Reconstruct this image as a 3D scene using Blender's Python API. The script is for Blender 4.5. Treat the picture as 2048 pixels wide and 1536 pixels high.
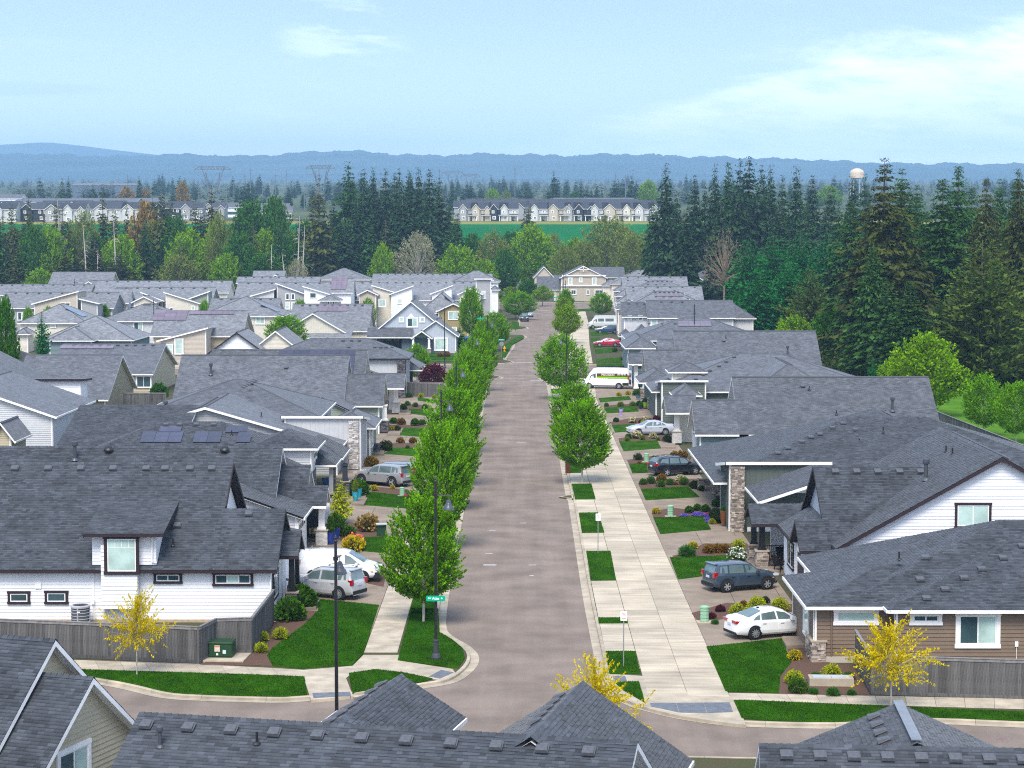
import bpy, math, random
import numpy as np
from mathutils import Vector, Matrix
SC = bpy.context.scene
COL = SC.collection
for _o in list(bpy.data.objects):
 bpy.data.objects.remove(_o)
rnd = random.Random(7)
PI = math.pi
R = math.radians
# ---------------------------------------------------------------- camera
FPX, CAMH = 4141.0, 21.0                       # focal length in photo pixels, camera height in metres
PITCH = math.atan(317 / FPX)
YAW = math.atan(14 / FPX * math.cos(PITCH))
cam_d = bpy.data.cameras.new('camera')
cam_d.sensor_width = 36.0
cam_d.lens = FPX / 2048 * 36.0
cam_d.clip_start, cam_d.clip_end = 1.0, 60000.0
cam = bpy.data.objects.new('camera', cam_d)
COL.objects.link(cam)
cam.location = (0, 0, CAMH)
cam.rotation_euler = (PI / 2 - PITCH, 0, YAW)
SC.camera = cam
# ---------------------------------------------------------------- sky, sun, exposure
SUN_EL, SUN_AZ = R(54), R(190)                 # azimuth clockwise from +Y: the sun stands high behind the camera
world = bpy.data.worlds.new('World')
SC.world = world
world.use_nodes = True
wn, wl = world.node_tree.nodes, world.node_tree.links
wn.clear()
def wnode(t, **k):
 n = wn.new(t)
 for a, b in k.items():
  setattr(n, a, b)
 return n
def wmath(op, a, b=None, c=None, clamp=False):
 n = wn.new('ShaderNodeMath')
 n.operation = op
 n.use_clamp = clamp
 for i, v in enumerate((a, b, c)):
  if v is None:
   continue
  if isinstance(v, (int, float)):
   n.inputs[i].default_value = v
  else:
   wl.new(v, n.inputs[i])
 return n.outputs[0]
def wsmooth(v, a, b):
 n = wn.new('ShaderNodeMapRange')
 n.interpolation_type = 'SMOOTHERSTEP'
 n.inputs[1].default_value, n.inputs[2].default_value = a, b
 wl.new(v, n.inputs[0])
 return n.outputs[0]
tc = wnode('ShaderNodeTexCoord')
sx = wnode('ShaderNodeSeparateXYZ')
wl.new(tc.outputs['Generated'], sx.inputs[0])
X_, Y_, Z_ = sx.outputs
zup = wmath('MULTIPLY_ADD', Z_, 4.2, 0.02)
cv = wnode('ShaderNodeCombineXYZ')
wl.new(X_, cv.inputs[0])
wl.new(Y_, cv.inputs[1])
wl.new(zup, cv.inputs[2])
nv = wnode('ShaderNodeVectorMath', operation='NORMALIZE')
wl.new(cv.outputs[0], nv.inputs[0])
sky = wnode('ShaderNodeTexSky')
sky.sky_type = 'NISHITA'
sky.sun_disc = False
sky.sun_elevation = SUN_EL
sky.sun_rotation = SUN_AZ
sky.altitude = 60
sky.air_density, sky.dust_density, sky.ozone_density = 1.0, 0.6, 2.0
wl.new(nv.outputs[0], sky.inputs[0])
# thin high cloud, drawn in direction space
pv = wnode('ShaderNodeCombineXYZ')
wl.new(wmath('ADD', wmath('MULTIPLY', X_, 7.0), wmath('MULTIPLY', Z_, 9.0)), pv.inputs[0])
wl.new(wmath('MULTIPLY', Y_, 7.0), pv.inputs[1])
wl.new(wmath('MULTIPLY', Z_, 34.0), pv.inputs[2])
n1 = wnode('ShaderNodeTexNoise')
n1.inputs['Scale'].default_value = 1.0
n1.inputs['Detail'].default_value = 7.0
n1.inputs['Roughness'].default_value = 0.58
n1.inputs['Distortion'].default_value = 0.6
wl.new(pv.outputs[0], n1.inputs['Vector'])
n2 = wnode('ShaderNodeTexNoise')
n2.inputs['Scale'].default_value = 3.1
n2.inputs['Detail'].default_value = 8.0
n2.inputs['Roughness'].default_value = 0.62
wl.new(pv.outputs[0], n2.inputs['Vector'])
# a broad bank of cloud stands to the right, its upper edge rising; small grey clouds and a wisp to the left
ztop = wmath('MULTIPLY_ADD', X_, 0.24, 0.048)
edge = wmath('ADD', wmath('SUBTRACT', ztop, Z_), wmath('MULTIPLY_ADD', n1.outputs['Fac'], 0.075, -0.040))
bank = wmath('MULTIPLY', wsmooth(edge, -0.006, 0.016), wsmooth(wmath('MULTIPLY_ADD', n1.outputs['Fac'], 0.12, X_), 0.0, 0.16))
streak = wsmooth(n1.outputs['Fac'], 0.55, 0.78)
wisp = wmath('MULTIPLY', wsmooth(n2.outputs['Fac'], 0.40, 0.66), wmath('SUBTRACT', 1.0, wsmooth(wmath('ADD', wmath('POWER', wmath('MULTIPLY_ADD', X_, 30.0, 2.5), 2.0), wmath('POWER', wmath('MULTIPLY_ADD', Z_, 40.0, -3.5), 2.0)), 0.1, 1.3)))
cl = wmath('MAXIMUM', wmath('MULTIPLY', bank, wmath('MULTIPLY_ADD', wsmooth(n2.outputs['Fac'], 0.28, 0.66), 0.72, 0.30)), wmath('MAXIMUM', wmath('MULTIPLY', streak, 0.22), wmath('MULTIPLY', wisp, 0.34)))
low = wmath('SUBTRACT', 1.0, wsmooth(Z_, 0.02, 0.30))
pale = wmath('MULTIPLY_ADD', wmath('SUBTRACT', 1.0, wsmooth(Z_, -0.01, 0.125)), 0.66, 0.24)
mixp = wnode('ShaderNodeMix', data_type='RGBA')
wl.new(pale, mixp.inputs[0])
wl.new(sky.outputs[0], mixp.inputs[6])
mixp.inputs[7].default_value = (6.2, 6.8, 7.7, 1)
mixc = wnode('ShaderNodeMix', data_type='RGBA')
wl.new(wmath('MULTIPLY', cl, 0.88), mixc.inputs[0])
wl.new(mixp.outputs[2], mixc.inputs[6])
mixc.inputs[7].default_value = (7.3, 7.8, 8.4, 1)
gx = wsmooth(wmath('MULTIPLY_ADD', n2.outputs['Fac'], 1.1, wmath('MULTIPLY', -1.0, wmath('ADD', wmath('POWER', wmath('MULTIPLY_ADD', X_, 17.0, 4.0), 2.0), wmath('MINIMUM', wmath('POWER', wmath('MULTIPLY_ADD', Z_, 190.0, -15.8), 2.0), wmath('POWER', wmath('MULTIPLY_ADD', Z_, 230.0, -14.6), 2.0))))), -0.5, 0.45)
mixg = wnode('ShaderNodeMix', data_type='RGBA')
wl.new(wmath('MULTIPLY', gx, 0.55), mixg.inputs[0])
wl.new(mixc.outputs[2], mixg.inputs[6])
mixg.inputs[7].default_value = (3.4, 4.1, 5.3, 1)
bg = wnode('ShaderNodeBackground')
bg.inputs[1].default_value = 0.145
wl.new(mixg.outputs[2], bg.inputs[0])
wo = wnode('ShaderNodeOutputWorld')
wl.new(bg.outputs[0], wo.inputs[0])
sun_d = bpy.data.lights.new('sun', 'SUN')
sun_d.energy = 2.4
sun_d.angle = R(26)
sun_d.color = (1.0, 0.93, 0.82)
sun = bpy.data.objects.new('sun', sun_d)
COL.objects.link(sun)
_sd = Vector((math.sin(SUN_AZ) * math.cos(SUN_EL), math.cos(SUN_AZ) * math.cos(SUN_EL), math.sin(SUN_EL)))
sun.rotation_euler = (-_sd).to_track_quat('-Z', 'Y').to_euler()
sun.location = (0, 0, 80)
SC.view_settings.view_transform = 'Standard'
SC.view_settings.look = 'None'
SC.view_settings.gamma = 1.0
SC.view_settings.use_curve_mapping = False
SC.view_settings.exposure = 1.06
SC.render.engine = 'CYCLES'
SC.cycles.max_bounces = 6
SC.cycles.diffuse_bounces = 4
SC.cycles.glossy_bounces = 3
SC.cycles.transmission_bounces = 4
SC.cycles.volume_bounces = 0
SC.cycles.transparent_max_bounces = 6
SC.cycles.use_denoising = False
SC.cycles.filter_width = 1.1
SC.cycles.use_adaptive_sampling = True
SC.cycles.adaptive_threshold = 0.01
# ---------------------------------------------------------------- from the photograph to the place
def ray(px, py):
 x, u = (px - 1024) / FPX, -(py - 768) / FPX
 y = math.cos(PITCH) + math.sin(PITCH) * u
 z = -math.sin(PITCH) + math.cos(PITCH) * u
 return (x * math.cos(YAW) - y * math.sin(YAW), x * math.sin(YAW) + y * math.cos(YAW), z)
def PH(px, py, h=0.0):
 d = ray(px, py)
 t = (h - CAMH) / d[2]
 return Vector((d[0] * t, d[1] * t, h))
def PY(px, py, Y):
 d = ray(px, py)
 t = Y / d[1]
 return Vector((d[0] * t, Y, CAMH + d[2] * t))
def sstep(a, b, v):
 t = min(1, max(0, (v - a) / (b - a)))
 return t * t * (3 - 2 * t)
def terrain(y):
 h = 23.0 * sstep(590, 960, y)
 if y > 960:
  h += (y - 960) * 0.0255 if y < 3000 else 52 + (y - 3000) * 0.0235
 return h
def road_shift(y):
 return float(np.interp(y, [0, 250, 312, 364, 450, 540], [0, 0, 1.7, 2.9, 5.4, 7.2]))
# ---------------------------------------------------------------- materials
MATS = {}
def mat(name, col, rough=0.75, var=0.12, scale=2.0, bump=0.0, bscale=30.0, tint=None, rand=0.0, spec=0.15, metal=0.0,
  detail=4.0, stretch=None, sheen=0.0, coat=0.0, col2=None, trans=0.0, stain=0.0):
 """Procedural surface: base colour broken up by noise, per-face tint attribute, per-object random, bump."""
 if name in MATS:
  return MATS[name]
 m = bpy.data.materials.new(name)
 m.use_nodes = True
 nt = m.node_tree
 N, L = nt.nodes, nt.links
 b = N['Principled BSDF']
 b.inputs['Roughness'].default_value = rough
 b.inputs['Specular IOR Level'].default_value = spec
 b.inputs['Metallic'].default_value = metal
 if sheen:
  b.inputs['Sheen Weight'].default_value = sheen
  b.inputs['Sheen Roughness'].default_value = 0.45
 if coat:
  b.inputs['Coat Weight'].default_value = coat
  b.inputs['Coat Roughness'].default_value = 0.06
 tcn = N.new('ShaderNodeTexCoord')
 vec = tcn.outputs['Object']
 if stretch:
  mp = N.new('ShaderNodeMapping')
  mp.inputs['Scale'].default_value = stretch
  L.new(vec, mp.inputs[0])
  vec = mp.outputs[0]
 ns = N.new('ShaderNodeTexNoise')
 ns.inputs['Scale'].default_value = scale
 ns.inputs['Detail'].default_value = detail
 L.new(vec, ns.inputs['Vector'])
 c = tuple(col) + (1,)
 c2 = (tuple(col2) if col2 else tuple(min(1, x * (1 + var)) for x in col)) + (1,)
 c1 = c if col2 else tuple(x * (1 - var) for x in col) + (1,)
 mr = N.new('ShaderNodeMapRange')
 mr.inputs[1].default_value, mr.inputs[2].default_value = 0.3, 0.7
 L.new(ns.outputs['Fac'], mr.inputs[0])
 mx = N.new('ShaderNodeMix')
 mx.data_type = 'RGBA'
 mx.inputs[6].default_value, mx.inputs[7].default_value = c1, c2
 L.new(mr.outputs[0], mx.inputs[0])
 out = mx.outputs[2]
 def scaleby(out, fac_socket, lo, hi):
  r = N.new('ShaderNodeMapRange')
  r.inputs[3].default_value, r.inputs[4].default_value = lo, hi
  L.new(fac_socket, r.inputs[0])
  v = N.new('ShaderNodeVectorMath')
  v.operation = 'SCALE'
  L.new(out, v.inputs[0])
  L.new(r.outputs[0], v.inputs['Scale'])
  return v.outputs[0]
 if tint:
  at = N.new('ShaderNodeAttribute')
  at.attribute_name = 'tint'
  out = scaleby(out, at.outputs['Fac'], 1 - tint, 1 + tint)
 if rand:
  oi = N.new('ShaderNodeObjectInfo')
  out = scaleby(out, oi.outputs['Random'], 1 - rand, 1 + rand)
 if stain:
  n3 = N.new('ShaderNodeTexNoise')
  n3.inputs['Scale'].default_value = 0.35
  n3.inputs['Detail'].default_value = 6
  L.new(tcn.outputs['Object'], n3.inputs['Vector'])
  r3 = N.new('ShaderNodeMapRange')
  r3.inputs[1].default_value, r3.inputs[2].default_value = 0.35, 0.65
  r3.clamp = True
  L.new(n3.outputs['Fac'], r3.inputs[0])
  out = scaleby(out, r3.outputs[0], 1 - stain, 1 + stain * 0.4)
 L.new(out, b.inputs['Base Color'])
 if bump:
  nb = N.new('ShaderNodeTexNoise')
  nb.inputs['Scale'].default_value = bscale
  nb.inputs['Detail'].default_value = 3
  L.new(vec, nb.inputs['Vector'])
  bp = N.new('ShaderNodeBump')
  bp.inputs['Strength'].default_value = bump
  bp.inputs['Distance'].default_value = 0.02
  L.new(nb.outputs['Fac'], bp.inputs['Height'])
  L.new(bp.outputs[0], b.inputs['Normal'])
 if trans:
  tr = N.new('ShaderNodeBsdfTranslucent')
  L.new(out, tr.inputs['Color'])
  ms = N.new('ShaderNodeMixShader')
  ms.inputs[0].default_value = trans
  L.new(b.outputs[0], ms.inputs[1])
  L.new(tr.outputs[0], ms.inputs[2])
  L.new(ms.outputs[0], N['Material Output'].inputs['Surface'])
 MATS[name] = m
 return m
def shingle_tex(name='shingle_far', col=(0.092, 0.098, 0.110)):
 """Roofs too far away to tell the shingles apart: courses and tabs from the UV in metres."""
 if name in MATS:
  return MATS[name]
 m = mat(name, col, rough=0.7, var=0.22, scale=1.3, rand=0.14, spec=0.25, sheen=0.16)
 nt = m.node_tree
 N, L = nt.nodes, nt.links
 b = N['Principled BSDF']
 src = b.inputs['Base Color'].links[0].from_socket
 uv = N.new('ShaderNodeUVMap')
 br = N.new('ShaderNodeTexBrick')
 br.inputs['Scale'].default_value = 1.0
 br.inputs['Brick Width'].default_value = 0.34
 br.inputs['Row Height'].default_value = 0.145
 br.inputs['Mortar Size'].default_value = 0.012
 br.inputs['Color1'].default_value = (0.72, 0.72, 0.72, 1)
 br.inputs['Color2'].default_value = (1.28, 1.28, 1.30, 1)
 br.inputs['Mortar'].default_value = (0.62, 0.62, 0.62, 1)
 L.new(uv.outputs[0], br.inputs['Vector'])
 mu = N.new('ShaderNodeMix')
 mu.data_type = 'RGBA'
 mu.blend_type = 'MULTIPLY'
 mu.inputs[0].default_value = 1.0
 L.new(src, mu.inputs[6])
 L.new(br.outputs['Color'], mu.inputs[7])
 L.new(mu.outputs[2], b.inputs['Base Color'])
 bp = N.new('ShaderNodeBump')
 bp.inputs['Strength'].default_value = 0.5
 bp.inputs['Distance'].default_value = 0.01
 L.new(br.outputs['Fac'], bp.inputs['Height'])
 bp.invert = True
 L.new(bp.outputs[0], b.inputs['Normal'])
 return m
def glass(name, col, rough=0.08):
 if name in MATS:
  return MATS[name]
 return mat(name, col, rough=rough, var=0.25, scale=0.9, spec=0.6, coat=0.6)
M_SHINGLE = mat('shingle_near', (0.050, 0.057, 0.069), rough=0.75, var=0.22, scale=0.9, tint=0.42, rand=0.05, spec=0.22, sheen=0.16, bump=0.25, bscale=60)
M_UNDER = mat('roof_underlay', (0.03, 0.032, 0.036), rough=0.9)
M_WHITE = mat('white_paint', (0.80, 0.80, 0.80), rough=0.55, var=0.04, scale=1.2, stain=0.06)
M_TRIMW = mat('white_trim', (0.82, 0.80, 0.78), rough=0.5, var=0.05)
M_TRIMD = mat('dark_trim', (0.035, 0.024, 0.028), rough=0.5, var=0.1)
M_CONC = mat('pale_concrete', (0.42, 0.36, 0.275), rough=0.85, var=0.16, scale=1.4, bump=0.3, bscale=90, rand=0.10, stain=0.16, detail=8)
M_PATHC = mat('path_concrete', (0.46, 0.395, 0.30), rough=0.85, var=0.18, scale=0.9, bump=0.3, bscale=90, rand=0.12, stain=0.2, detail=9, stretch=(0.35, 2.6, 1))
M_DRIVE = mat('driveway_concrete', (0.245, 0.195, 0.15), rough=0.85, var=0.14, scale=1.1, bump=0.35, bscale=120, rand=0.08, stain=0.18, detail=8)
M_BLACK = mat('black_metal', (0.012, 0.012, 0.014), rough=0.35, var=0.1, spec=0.5)
M_GALV = mat('galvanised_steel', (0.36, 0.38, 0.39), rough=0.45, metal=0.6, var=0.15)
M_RUBBER = mat('rubber', (0.015, 0.015, 0.016), rough=0.7)
M_BARK = mat('bark', (0.13, 0.105, 0.085), rough=0.9, var=0.35, scale=6, bump=0.8, bscale=20)
M_BARKP = mat('pale_bark', (0.42, 0.38, 0.34), rough=0.85, var=0.35, scale=9, bump=0.4, bscale=30)
M_GL_DARK = glass('window_glass_dark', (0.045, 0.085, 0.095))
M_GL_MINT = glass('window_glass_blind', (0.42, 0.56, 0.51), 0.2)
M_GL_CAR = glass('car_glass', (0.10, 0.15, 0.155), 0.05)  # pale teal base: the sky's reflection is partly put into the colour
# ---------------------------------------------------------------- mesh helpers
class MB:
 """Collects polygons (with an optional tint each) and links them as ONE mesh object."""
 def __init__(s):
  s.v, s.f, s.t, s.uv = [], [], [], []
 def poly(s, pts, tint=0.5, uv=None):
  n = len(s.v)
  s.v.extend([tuple(p) for p in pts])
  s.f.append(tuple(range(n, n + len(pts))))
  s.t.append(tint)
  s.uv.append(uv)
 def box(s, c, d, rz=0.0, tint=0.5, taper=1.0, M=None):
  hx, hy, hz = d[0] / 2, d[1] / 2, d[2] / 2
  cr, sr = math.cos(rz), math.sin(rz)
  P = []
  for zz, k in ((-hz, 1.0), (hz, taper)):
   for xx, yy in ((-hx, -hy), (hx, -hy), (hx, hy), (-hx, hy)):
    xx, yy = xx * k, yy * k
    p = Vector((xx * cr - yy * sr, xx * sr + yy * cr, zz))
    if M is not None:
     p = M @ p
    P.append((p[0] + c[0], p[1] + c[1], p[2] + c[2]))
  n = len(s.v)
  s.v.extend(P)
  for q in ((0, 3, 2, 1), (4, 5, 6, 7), (0, 1, 5, 4), (1, 2, 6, 5), (2, 3, 7, 6), (3, 0, 4, 7)):
   s.f.append(tuple(n + i for i in q))
   s.t.append(tint)
   s.uv.append(None)
 def beam(s, a, b, w, h=None, tint=0.5, up=(0, 0, 1)):
  a, b = Vector(a), Vector(b)
  h = h or w
  d = (b - a).normalized()
  sd = d.cross(Vector(up))
  if sd.length < 1e-4:
   sd = d.cross(Vector((1, 0, 0)))
  sd.normalize()
  u = sd.cross(d)
  n = len(s.v)
  for p in (a, b):
   for i, j in ((-1, -1), (1, -1), (1, 1), (-1, 1)):
    s.v.append(tuple(p + sd * (i * w / 2) + u * (j * h / 2)))
  for q in ((0, 1, 2, 3), (7, 6, 5, 4), (0, 4, 5, 1), (1, 5, 6, 2), (2, 6, 7, 3), (3, 7, 4, 0)):
   s.f.append(tuple(n + i for i in q))
   s.t.append(tint)
   s.uv.append(None)
 def tube(s, pts, rad, n=8, tint=0.5, cap=True):
  pts = [Vector(p) for p in pts]
  if isinstance(rad, (int, float)):
   rad = [rad] * len(pts)
  base = len(s.v)
  px = None
  for i, p in enumerate(pts):
   d = (pts[min(i + 1, len(pts) - 1)] - pts[max(i - 1, 0)]).normalized()
   if px is None or abs(px.dot(d)) > 0.95:
    px = d.orthogonal().normalized()
   px = (px - d * px.dot(d)).normalized()
   py = d.cross(px)
   for k in range(n):
    a = 2 * PI * k / n
    s.v.append(tuple(p + (px * math.cos(a) + py * math.sin(a)) * rad[i]))
  for i in range(len(pts) - 1):
   for k in range(n):
    a, b = base + i * n + k, base + i * n + (k + 1) % n
    s.f.append((a, b, b + n, a + n))
    s.t.append(tint)
    s.uv.append(None)
  if cap:
   e = base + (len(pts) - 1) * n
   s.f.append(tuple(base + k for k in reversed(range(n))))
   s.f.append(tuple(e + k for k in range(n)))
   s.t += [tint, tint]
   s.uv += [None, None]
 def lathe(s, prof, c=(0, 0, 0), n=16, axis='z', tint=0.5):
  base = len(s.v)
  for r, z in prof:
   for k in range(n):
    a = 2 * PI * k / n
    x, y = r * math.cos(a), r * math.sin(a)
    p = (x, y, z) if axis == 'z' else ((x, z, y) if axis == 'y' else (z, x, y))
    s.v.append((p[0] + c[0], p[1] + c[1], p[2] + c[2]))
  for i in range(len(prof) - 1):
   for k in range(n):
    a, b = base + i * n + k, base + i * n + (k + 1) % n
    s.f.append((a, b, b + n, a + n))
    s.t.append(tint)
    s.uv.append(None)
 def build(s, name, m, parent=None, smooth=False, org=None, kind=None):
  me = bpy.data.meshes.new(name)
  v = s.v
  if org is None and parent is not None:
   org = parent.get('_org')
  if org is not None:
   v = [(p[0] - org[0], p[1] - org[1], p[2] - org[2]) for p in v]
  me.from_pydata(v, [], s.f)
  if any(t != 0.5 for t in s.t):
   at = me.attributes.new('tint', 'FLOAT', 'FACE')
   at.data.foreach_set('value', np.array(s.t, dtype=np.float32))
  if any(u is not None for u in s.uv):
   ul = me.uv_layers.new(name='UVMap')
   flat = []
   for f, u in zip(s.f, s.uv):
    for i in range(len(f)):
     flat.extend(u[i] if u is not None else (0, 0))
   ul.data.foreach_set('uv', np.array(flat, dtype=np.float32))
  if smooth:
   me.polygons.foreach_set('use_smooth', [True] * len(me.polygons))
  me.materials.append(m)
  me.update()
  return link(name, me, parent, kind)
def link(name, me, parent=None, kind=None, loc=None, rot=None):
 o = bpy.data.objects.new(name, me)
 COL.objects.link(o)
 if parent is not None:
  o.parent = parent
 if kind:
  o['kind'] = kind
 if loc is not None:
  o.location = loc
 if rot is not None:
  o.rotation_euler = rot
 return o
def bulk(name, v, f, m, tint=None, parent=None, kind=None, smooth=False):
 """Fast mesh from arrays: v (N,3), f (M,k)."""
 me = bpy.data.meshes.new(name or 'foliage')
 v = np.asarray(v, dtype=np.float32)
 f = np.asarray(f, dtype=np.int32)
 k = f.shape[1]
 me.vertices.add(len(v))
 me.vertices.foreach_set('co', v.ravel())
 me.loops.add(f.size)
 me.loops.foreach_set('vertex_index', f.ravel())
 me.polygons.add(len(f))
 me.polygons.foreach_set('loop_start', np.arange(0, f.size, k, dtype=np.int32))
 if smooth:
  me.polygons.foreach_set('use_smooth', np.ones(len(f), dtype=bool))
 me.update(calc_edges=True)
 if tint is not None:
  at = me.attributes.new('tint', 'FLOAT', 'FACE')
  at.data.foreach_set('value', np.asarray(tint, dtype=np.float32))
 me.materials.append(m)
 return link(name, me, parent, kind) if name else me
def thing(name, label, cat, loc=(0, 0, 0), rz=0.0, group=None):
 o = bpy.data.objects.new(name, None)
 o.empty_display_size = 0.2
 COL.objects.link(o)
 o.location = loc
 o.rotation_euler = (0, 0, rz)
 o['label'], o['category'] = label, cat
 if group:
  o['group'] = group
 return o
def tag(o, label, cat, group=None):
 o['label'], o['category'] = label, cat
 if group:
  o['group'] = group
 return o
def dup(root, loc, rz=0.0, label=None, group=None, scale=None):
 """A copy of a thing together with its parts and sub-parts (mesh data shared)."""
 r = root.copy()
 COL.objects.link(r)
 r.location = loc
 r.rotation_euler = (0, 0, rz)
 if scale is not None:
  r.scale = scale if isinstance(scale, tuple) else (scale,) * 3
 if label:
  r['label'] = label
 if group:
  r['group'] = group
 for ch in root.children:
  c = ch.copy()
  COL.objects.link(c)
  c.parent = r
  for g in ch.children:
   d = g.copy()
   COL.objects.link(d)
   d.parent = c
 return r
# ---------------------------------------------------------------- houses
def frame_of(P):
 """u along the eave, v up the slope, n out of the roof."""
 a, b, c = Vector(P[0]), Vector(P[1]), Vector(P[2])
 u = (b - a).normalized()
 n = u.cross(c - b)
 n.normalize()
 if n.z < 0:
  n = -n
 v = n.cross(u)
 return a, u, v, n
def interval(poly, y):
 """x-range of a convex 2D polygon at height y."""
 xs = []
 n = len(poly)
 for i in range(n):
  (x0, y0), (x1, y1) = poly[i], poly[(i + 1) % n]
  if (y0 - y) * (y1 - y) <= 0 and abs(y1 - y0) > 1e-9:
   t = (y - y0) / (y1 - y0)
   xs.append(x0 + (x1 - x0) * t)
  elif abs(y1 - y0) <= 1e-9 and abs(y - y0) < 1e-6:
   xs += [x0, x1]
 return (min(xs), max(xs)) if len(xs) >= 2 else None
def shingle_arrays(P, ex=0.145, wmin=0.17, wmax=0.40, lift=0.0):
 a, u, v, n = frame_of(P)
 q = [((Vector(p) - a).dot(u), (Vector(p) - a).dot(v)) for p in P]
 top = max(y for _, y in q)
 V, F, T = [], [], []
 k = 0
 y = 0.0
 while y < top - 0.02:
  y2 = min(y + ex, top)
  i0, i1 = interval(q, min(y + 1e-4, top - 1e-4)), interval(q, y2 - 1e-4)
  if i0 and i1:
   x = min(i0[0], i1[0])
   xe = max(i0[1], i1[1])
   while x < xe - 0.02:
    w = rnd.uniform(wmin, wmax)
    x2 = min(x + w, xe)
    xa, xb = max(x, i0[0]), min(x2, i0[1])
    xc, xd = max(x, i1[0]), min(x2, i1[1])
    if xb - xa > 0.01 or xd - xc > 0.01:
     xb, xd = max(xa, xb), max(xc, xd)
     t = rnd.choice((0.014, 0.018, 0.027))
     p0 = a + u * xa + v * y
     p1 = a + u * xb + v * y
     p2 = a + u * xd + v * y2
     p3 = a + u * xc + v * y2
     b = len(V)
     V += [p0 + n * (lift + t), p1 + n * (lift + t), p2 + n * (lift + 0.004), p3 + n * (lift + 0.004), p0 + n * (lift - 0.002), p1 + n * (lift - 0.002)]
     F += [(b, b + 1, b + 2, b + 3), (b + 4, b + 5, b + 1, b)]
     tt = min(1, max(0, rnd.gauss(0.5, 0.24)))
     T += [tt, tt * 0.6]
    x = x2
  y = y2
  k += 1
 return V, F, T
SOLAR2 = []
VENT_ME = PIPE_ME = FLUE_ME = SOLAR_ME = FAN_ME = None
def shared_meshes():
 global VENT_ME, PIPE_ME, FLUE_ME, SOLAR_ME, FAN_ME
 mb = MB()
 mb.box((0, 0, 0.05), (0.34, 0.34, 0.10))
 P = [(-0.21, -0.24, 0.10), (0.21, -0.24, 0.10), (0.21, 0.20, 0.10), (-0.21, 0.20, 0.10),
   (-0.19, -0.22, 0.21), (0.19, -0.22, 0.21), (0.15, 0.17, 0.14), (-0.15, 0.17, 0.14)]
 for q in ((0, 3, 2, 1), (4, 5, 6, 7), (0, 1, 5, 4), (1, 2, 6, 5), (2, 3, 7, 6), (3, 0, 4, 7)):
  mb.poly([P[i] for i in q])
 mv = mat('vent_grey', (0.085, 0.088, 0.098), rough=0.5, var=0.2, scale=8, spec=0.5)
 o = mb.build('roof_vent', mv)
 VENT_ME = o.data
 bpy.data.objects.remove(o)
 mb = MB()
 mb.tube([(0, 0, -0.05), (0, 0, 0.42)], 0.045, 8)
 mb.lathe([(0.14, 0.02), (0.10, 0.07), (0.05, 0.10)], n=10)
 o = mb.build('vent_pipe', M_BLACK)
 PIPE_ME = o.data
 bpy.data.objects.remove(o)
 mb = MB()
 mb.lathe([(0.26, 0.0), (0.17, 0.14), (0.115, 0.18), (0.115, 0.95), (0.18, 0.96), (0.20, 1.05), (0.20, 1.22), (0.12, 1.27), (0.0, 1.28)], n=14)
 o = mb.build('flue_pipe', mat('flue_grey', (0.055, 0.06, 0.07), rough=0.4, spec=0.5), smooth=False)
 FLUE_ME = o.data
 bpy.data.objects.remove(o)
 mb = MB()
 mb.box((0, 0, 0.09), (1.02, 1.68, 0.035))
 ms = mat('solar_cells', (0.030, 0.028, 0.050), rough=0.12, var=0.3, scale=2, spec=0.6, coat=0.7, rand=0.3)
 o = mb.build('solar_panel', ms)
 SOLAR_ME = o.data
 bpy.data.objects.remove(o)
 SOLAR2.append(SOLAR_ME.copy())
 SOLAR2[0].materials[0] = mat('solar_mauve_reflection', (0.15, 0.115, 0.145), rough=0.3, var=0.15, scale=2, spec=0.5, coat=0.4, rand=0.15)  # pale mauve imitates sky reflected off the far panels, painted as base colour
 mb = MB()
 mb.lathe([(0.16, 0), (0.16, 0.16), (0.30, 0.17), (0.31, 0.22), (0.26, 0.32), (0.10, 0.37), (0, 0.375)], n=18)
 o = mb.build('roof_fan', M_BLACK, smooth=False)
 FAN_ME = o.data
 bpy.data.objects.remove(o)
shared_meshes()
M_FLASH = mat('pipe_flashing', (0.45, 0.46, 0.48), rough=0.5)
SIDE = {'S': ((1, 0), (0, -1)), 'N': ((-1, 0), (0, 1)), 'E': ((0, 1), (1, 0)), 'W': ((0, -1), (-1, 0))}
def stone_mesh(mb, x0, x1, y0, y1, z0, z1, sides='SWEN', hmin=0.07, hmax=0.14):
 for sd in sides:
  (tx, ty), (nx, ny) = SIDE[sd]
  L = (x1 - x0) if sd in 'SN' else (y1 - y0)
  cx, cy = (x0 + x1) / 2 + nx * (x1 - x0) / 2, (y0 + y1) / 2 + ny * (y1 - y0) / 2
  z = z0
  while z < z1 - 0.02:
   h = min(rnd.uniform(hmin, hmax), z1 - z)
   s = -L / 2
   while s < L / 2 - 0.02:
    w = min(rnd.uniform(0.14, 0.42), L / 2 - s)
    d = rnd.uniform(0.03, 0.085)
    c = s + w / 2
    mb.box((cx + tx * c + nx * (d / 2 - 0.02), cy + ty * c + ny * (d / 2 - 0.02), z + h / 2),
      (w - 0.012, d, h - 0.012) if sd in 'SN' else (d, w - 0.012, h - 0.012), tint=rnd.random())
    s += w
   z += h
M_STONE = mat('ledge_stone', (0.30, 0.255, 0.215), rough=0.85, var=0.3, scale=5, tint=0.62, bump=0.5, bscale=25)
M_STONEL = mat('pale_ledge_stone', (0.46, 0.43, 0.41), rough=0.85, var=0.25, scale=5, tint=0.45, bump=0.5, bscale=25)
M_STONED = mat('dark_ledge_stone', (0.105, 0.10, 0.11), rough=0.85, var=0.35, scale=5, tint=0.7, bump=0.5, bscale=25)
M_BRICKW = mat('whitewashed_brick', (0.55, 0.53, 0.50), rough=0.85, var=0.15, scale=6, tint=0.16, bump=0.4)
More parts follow.
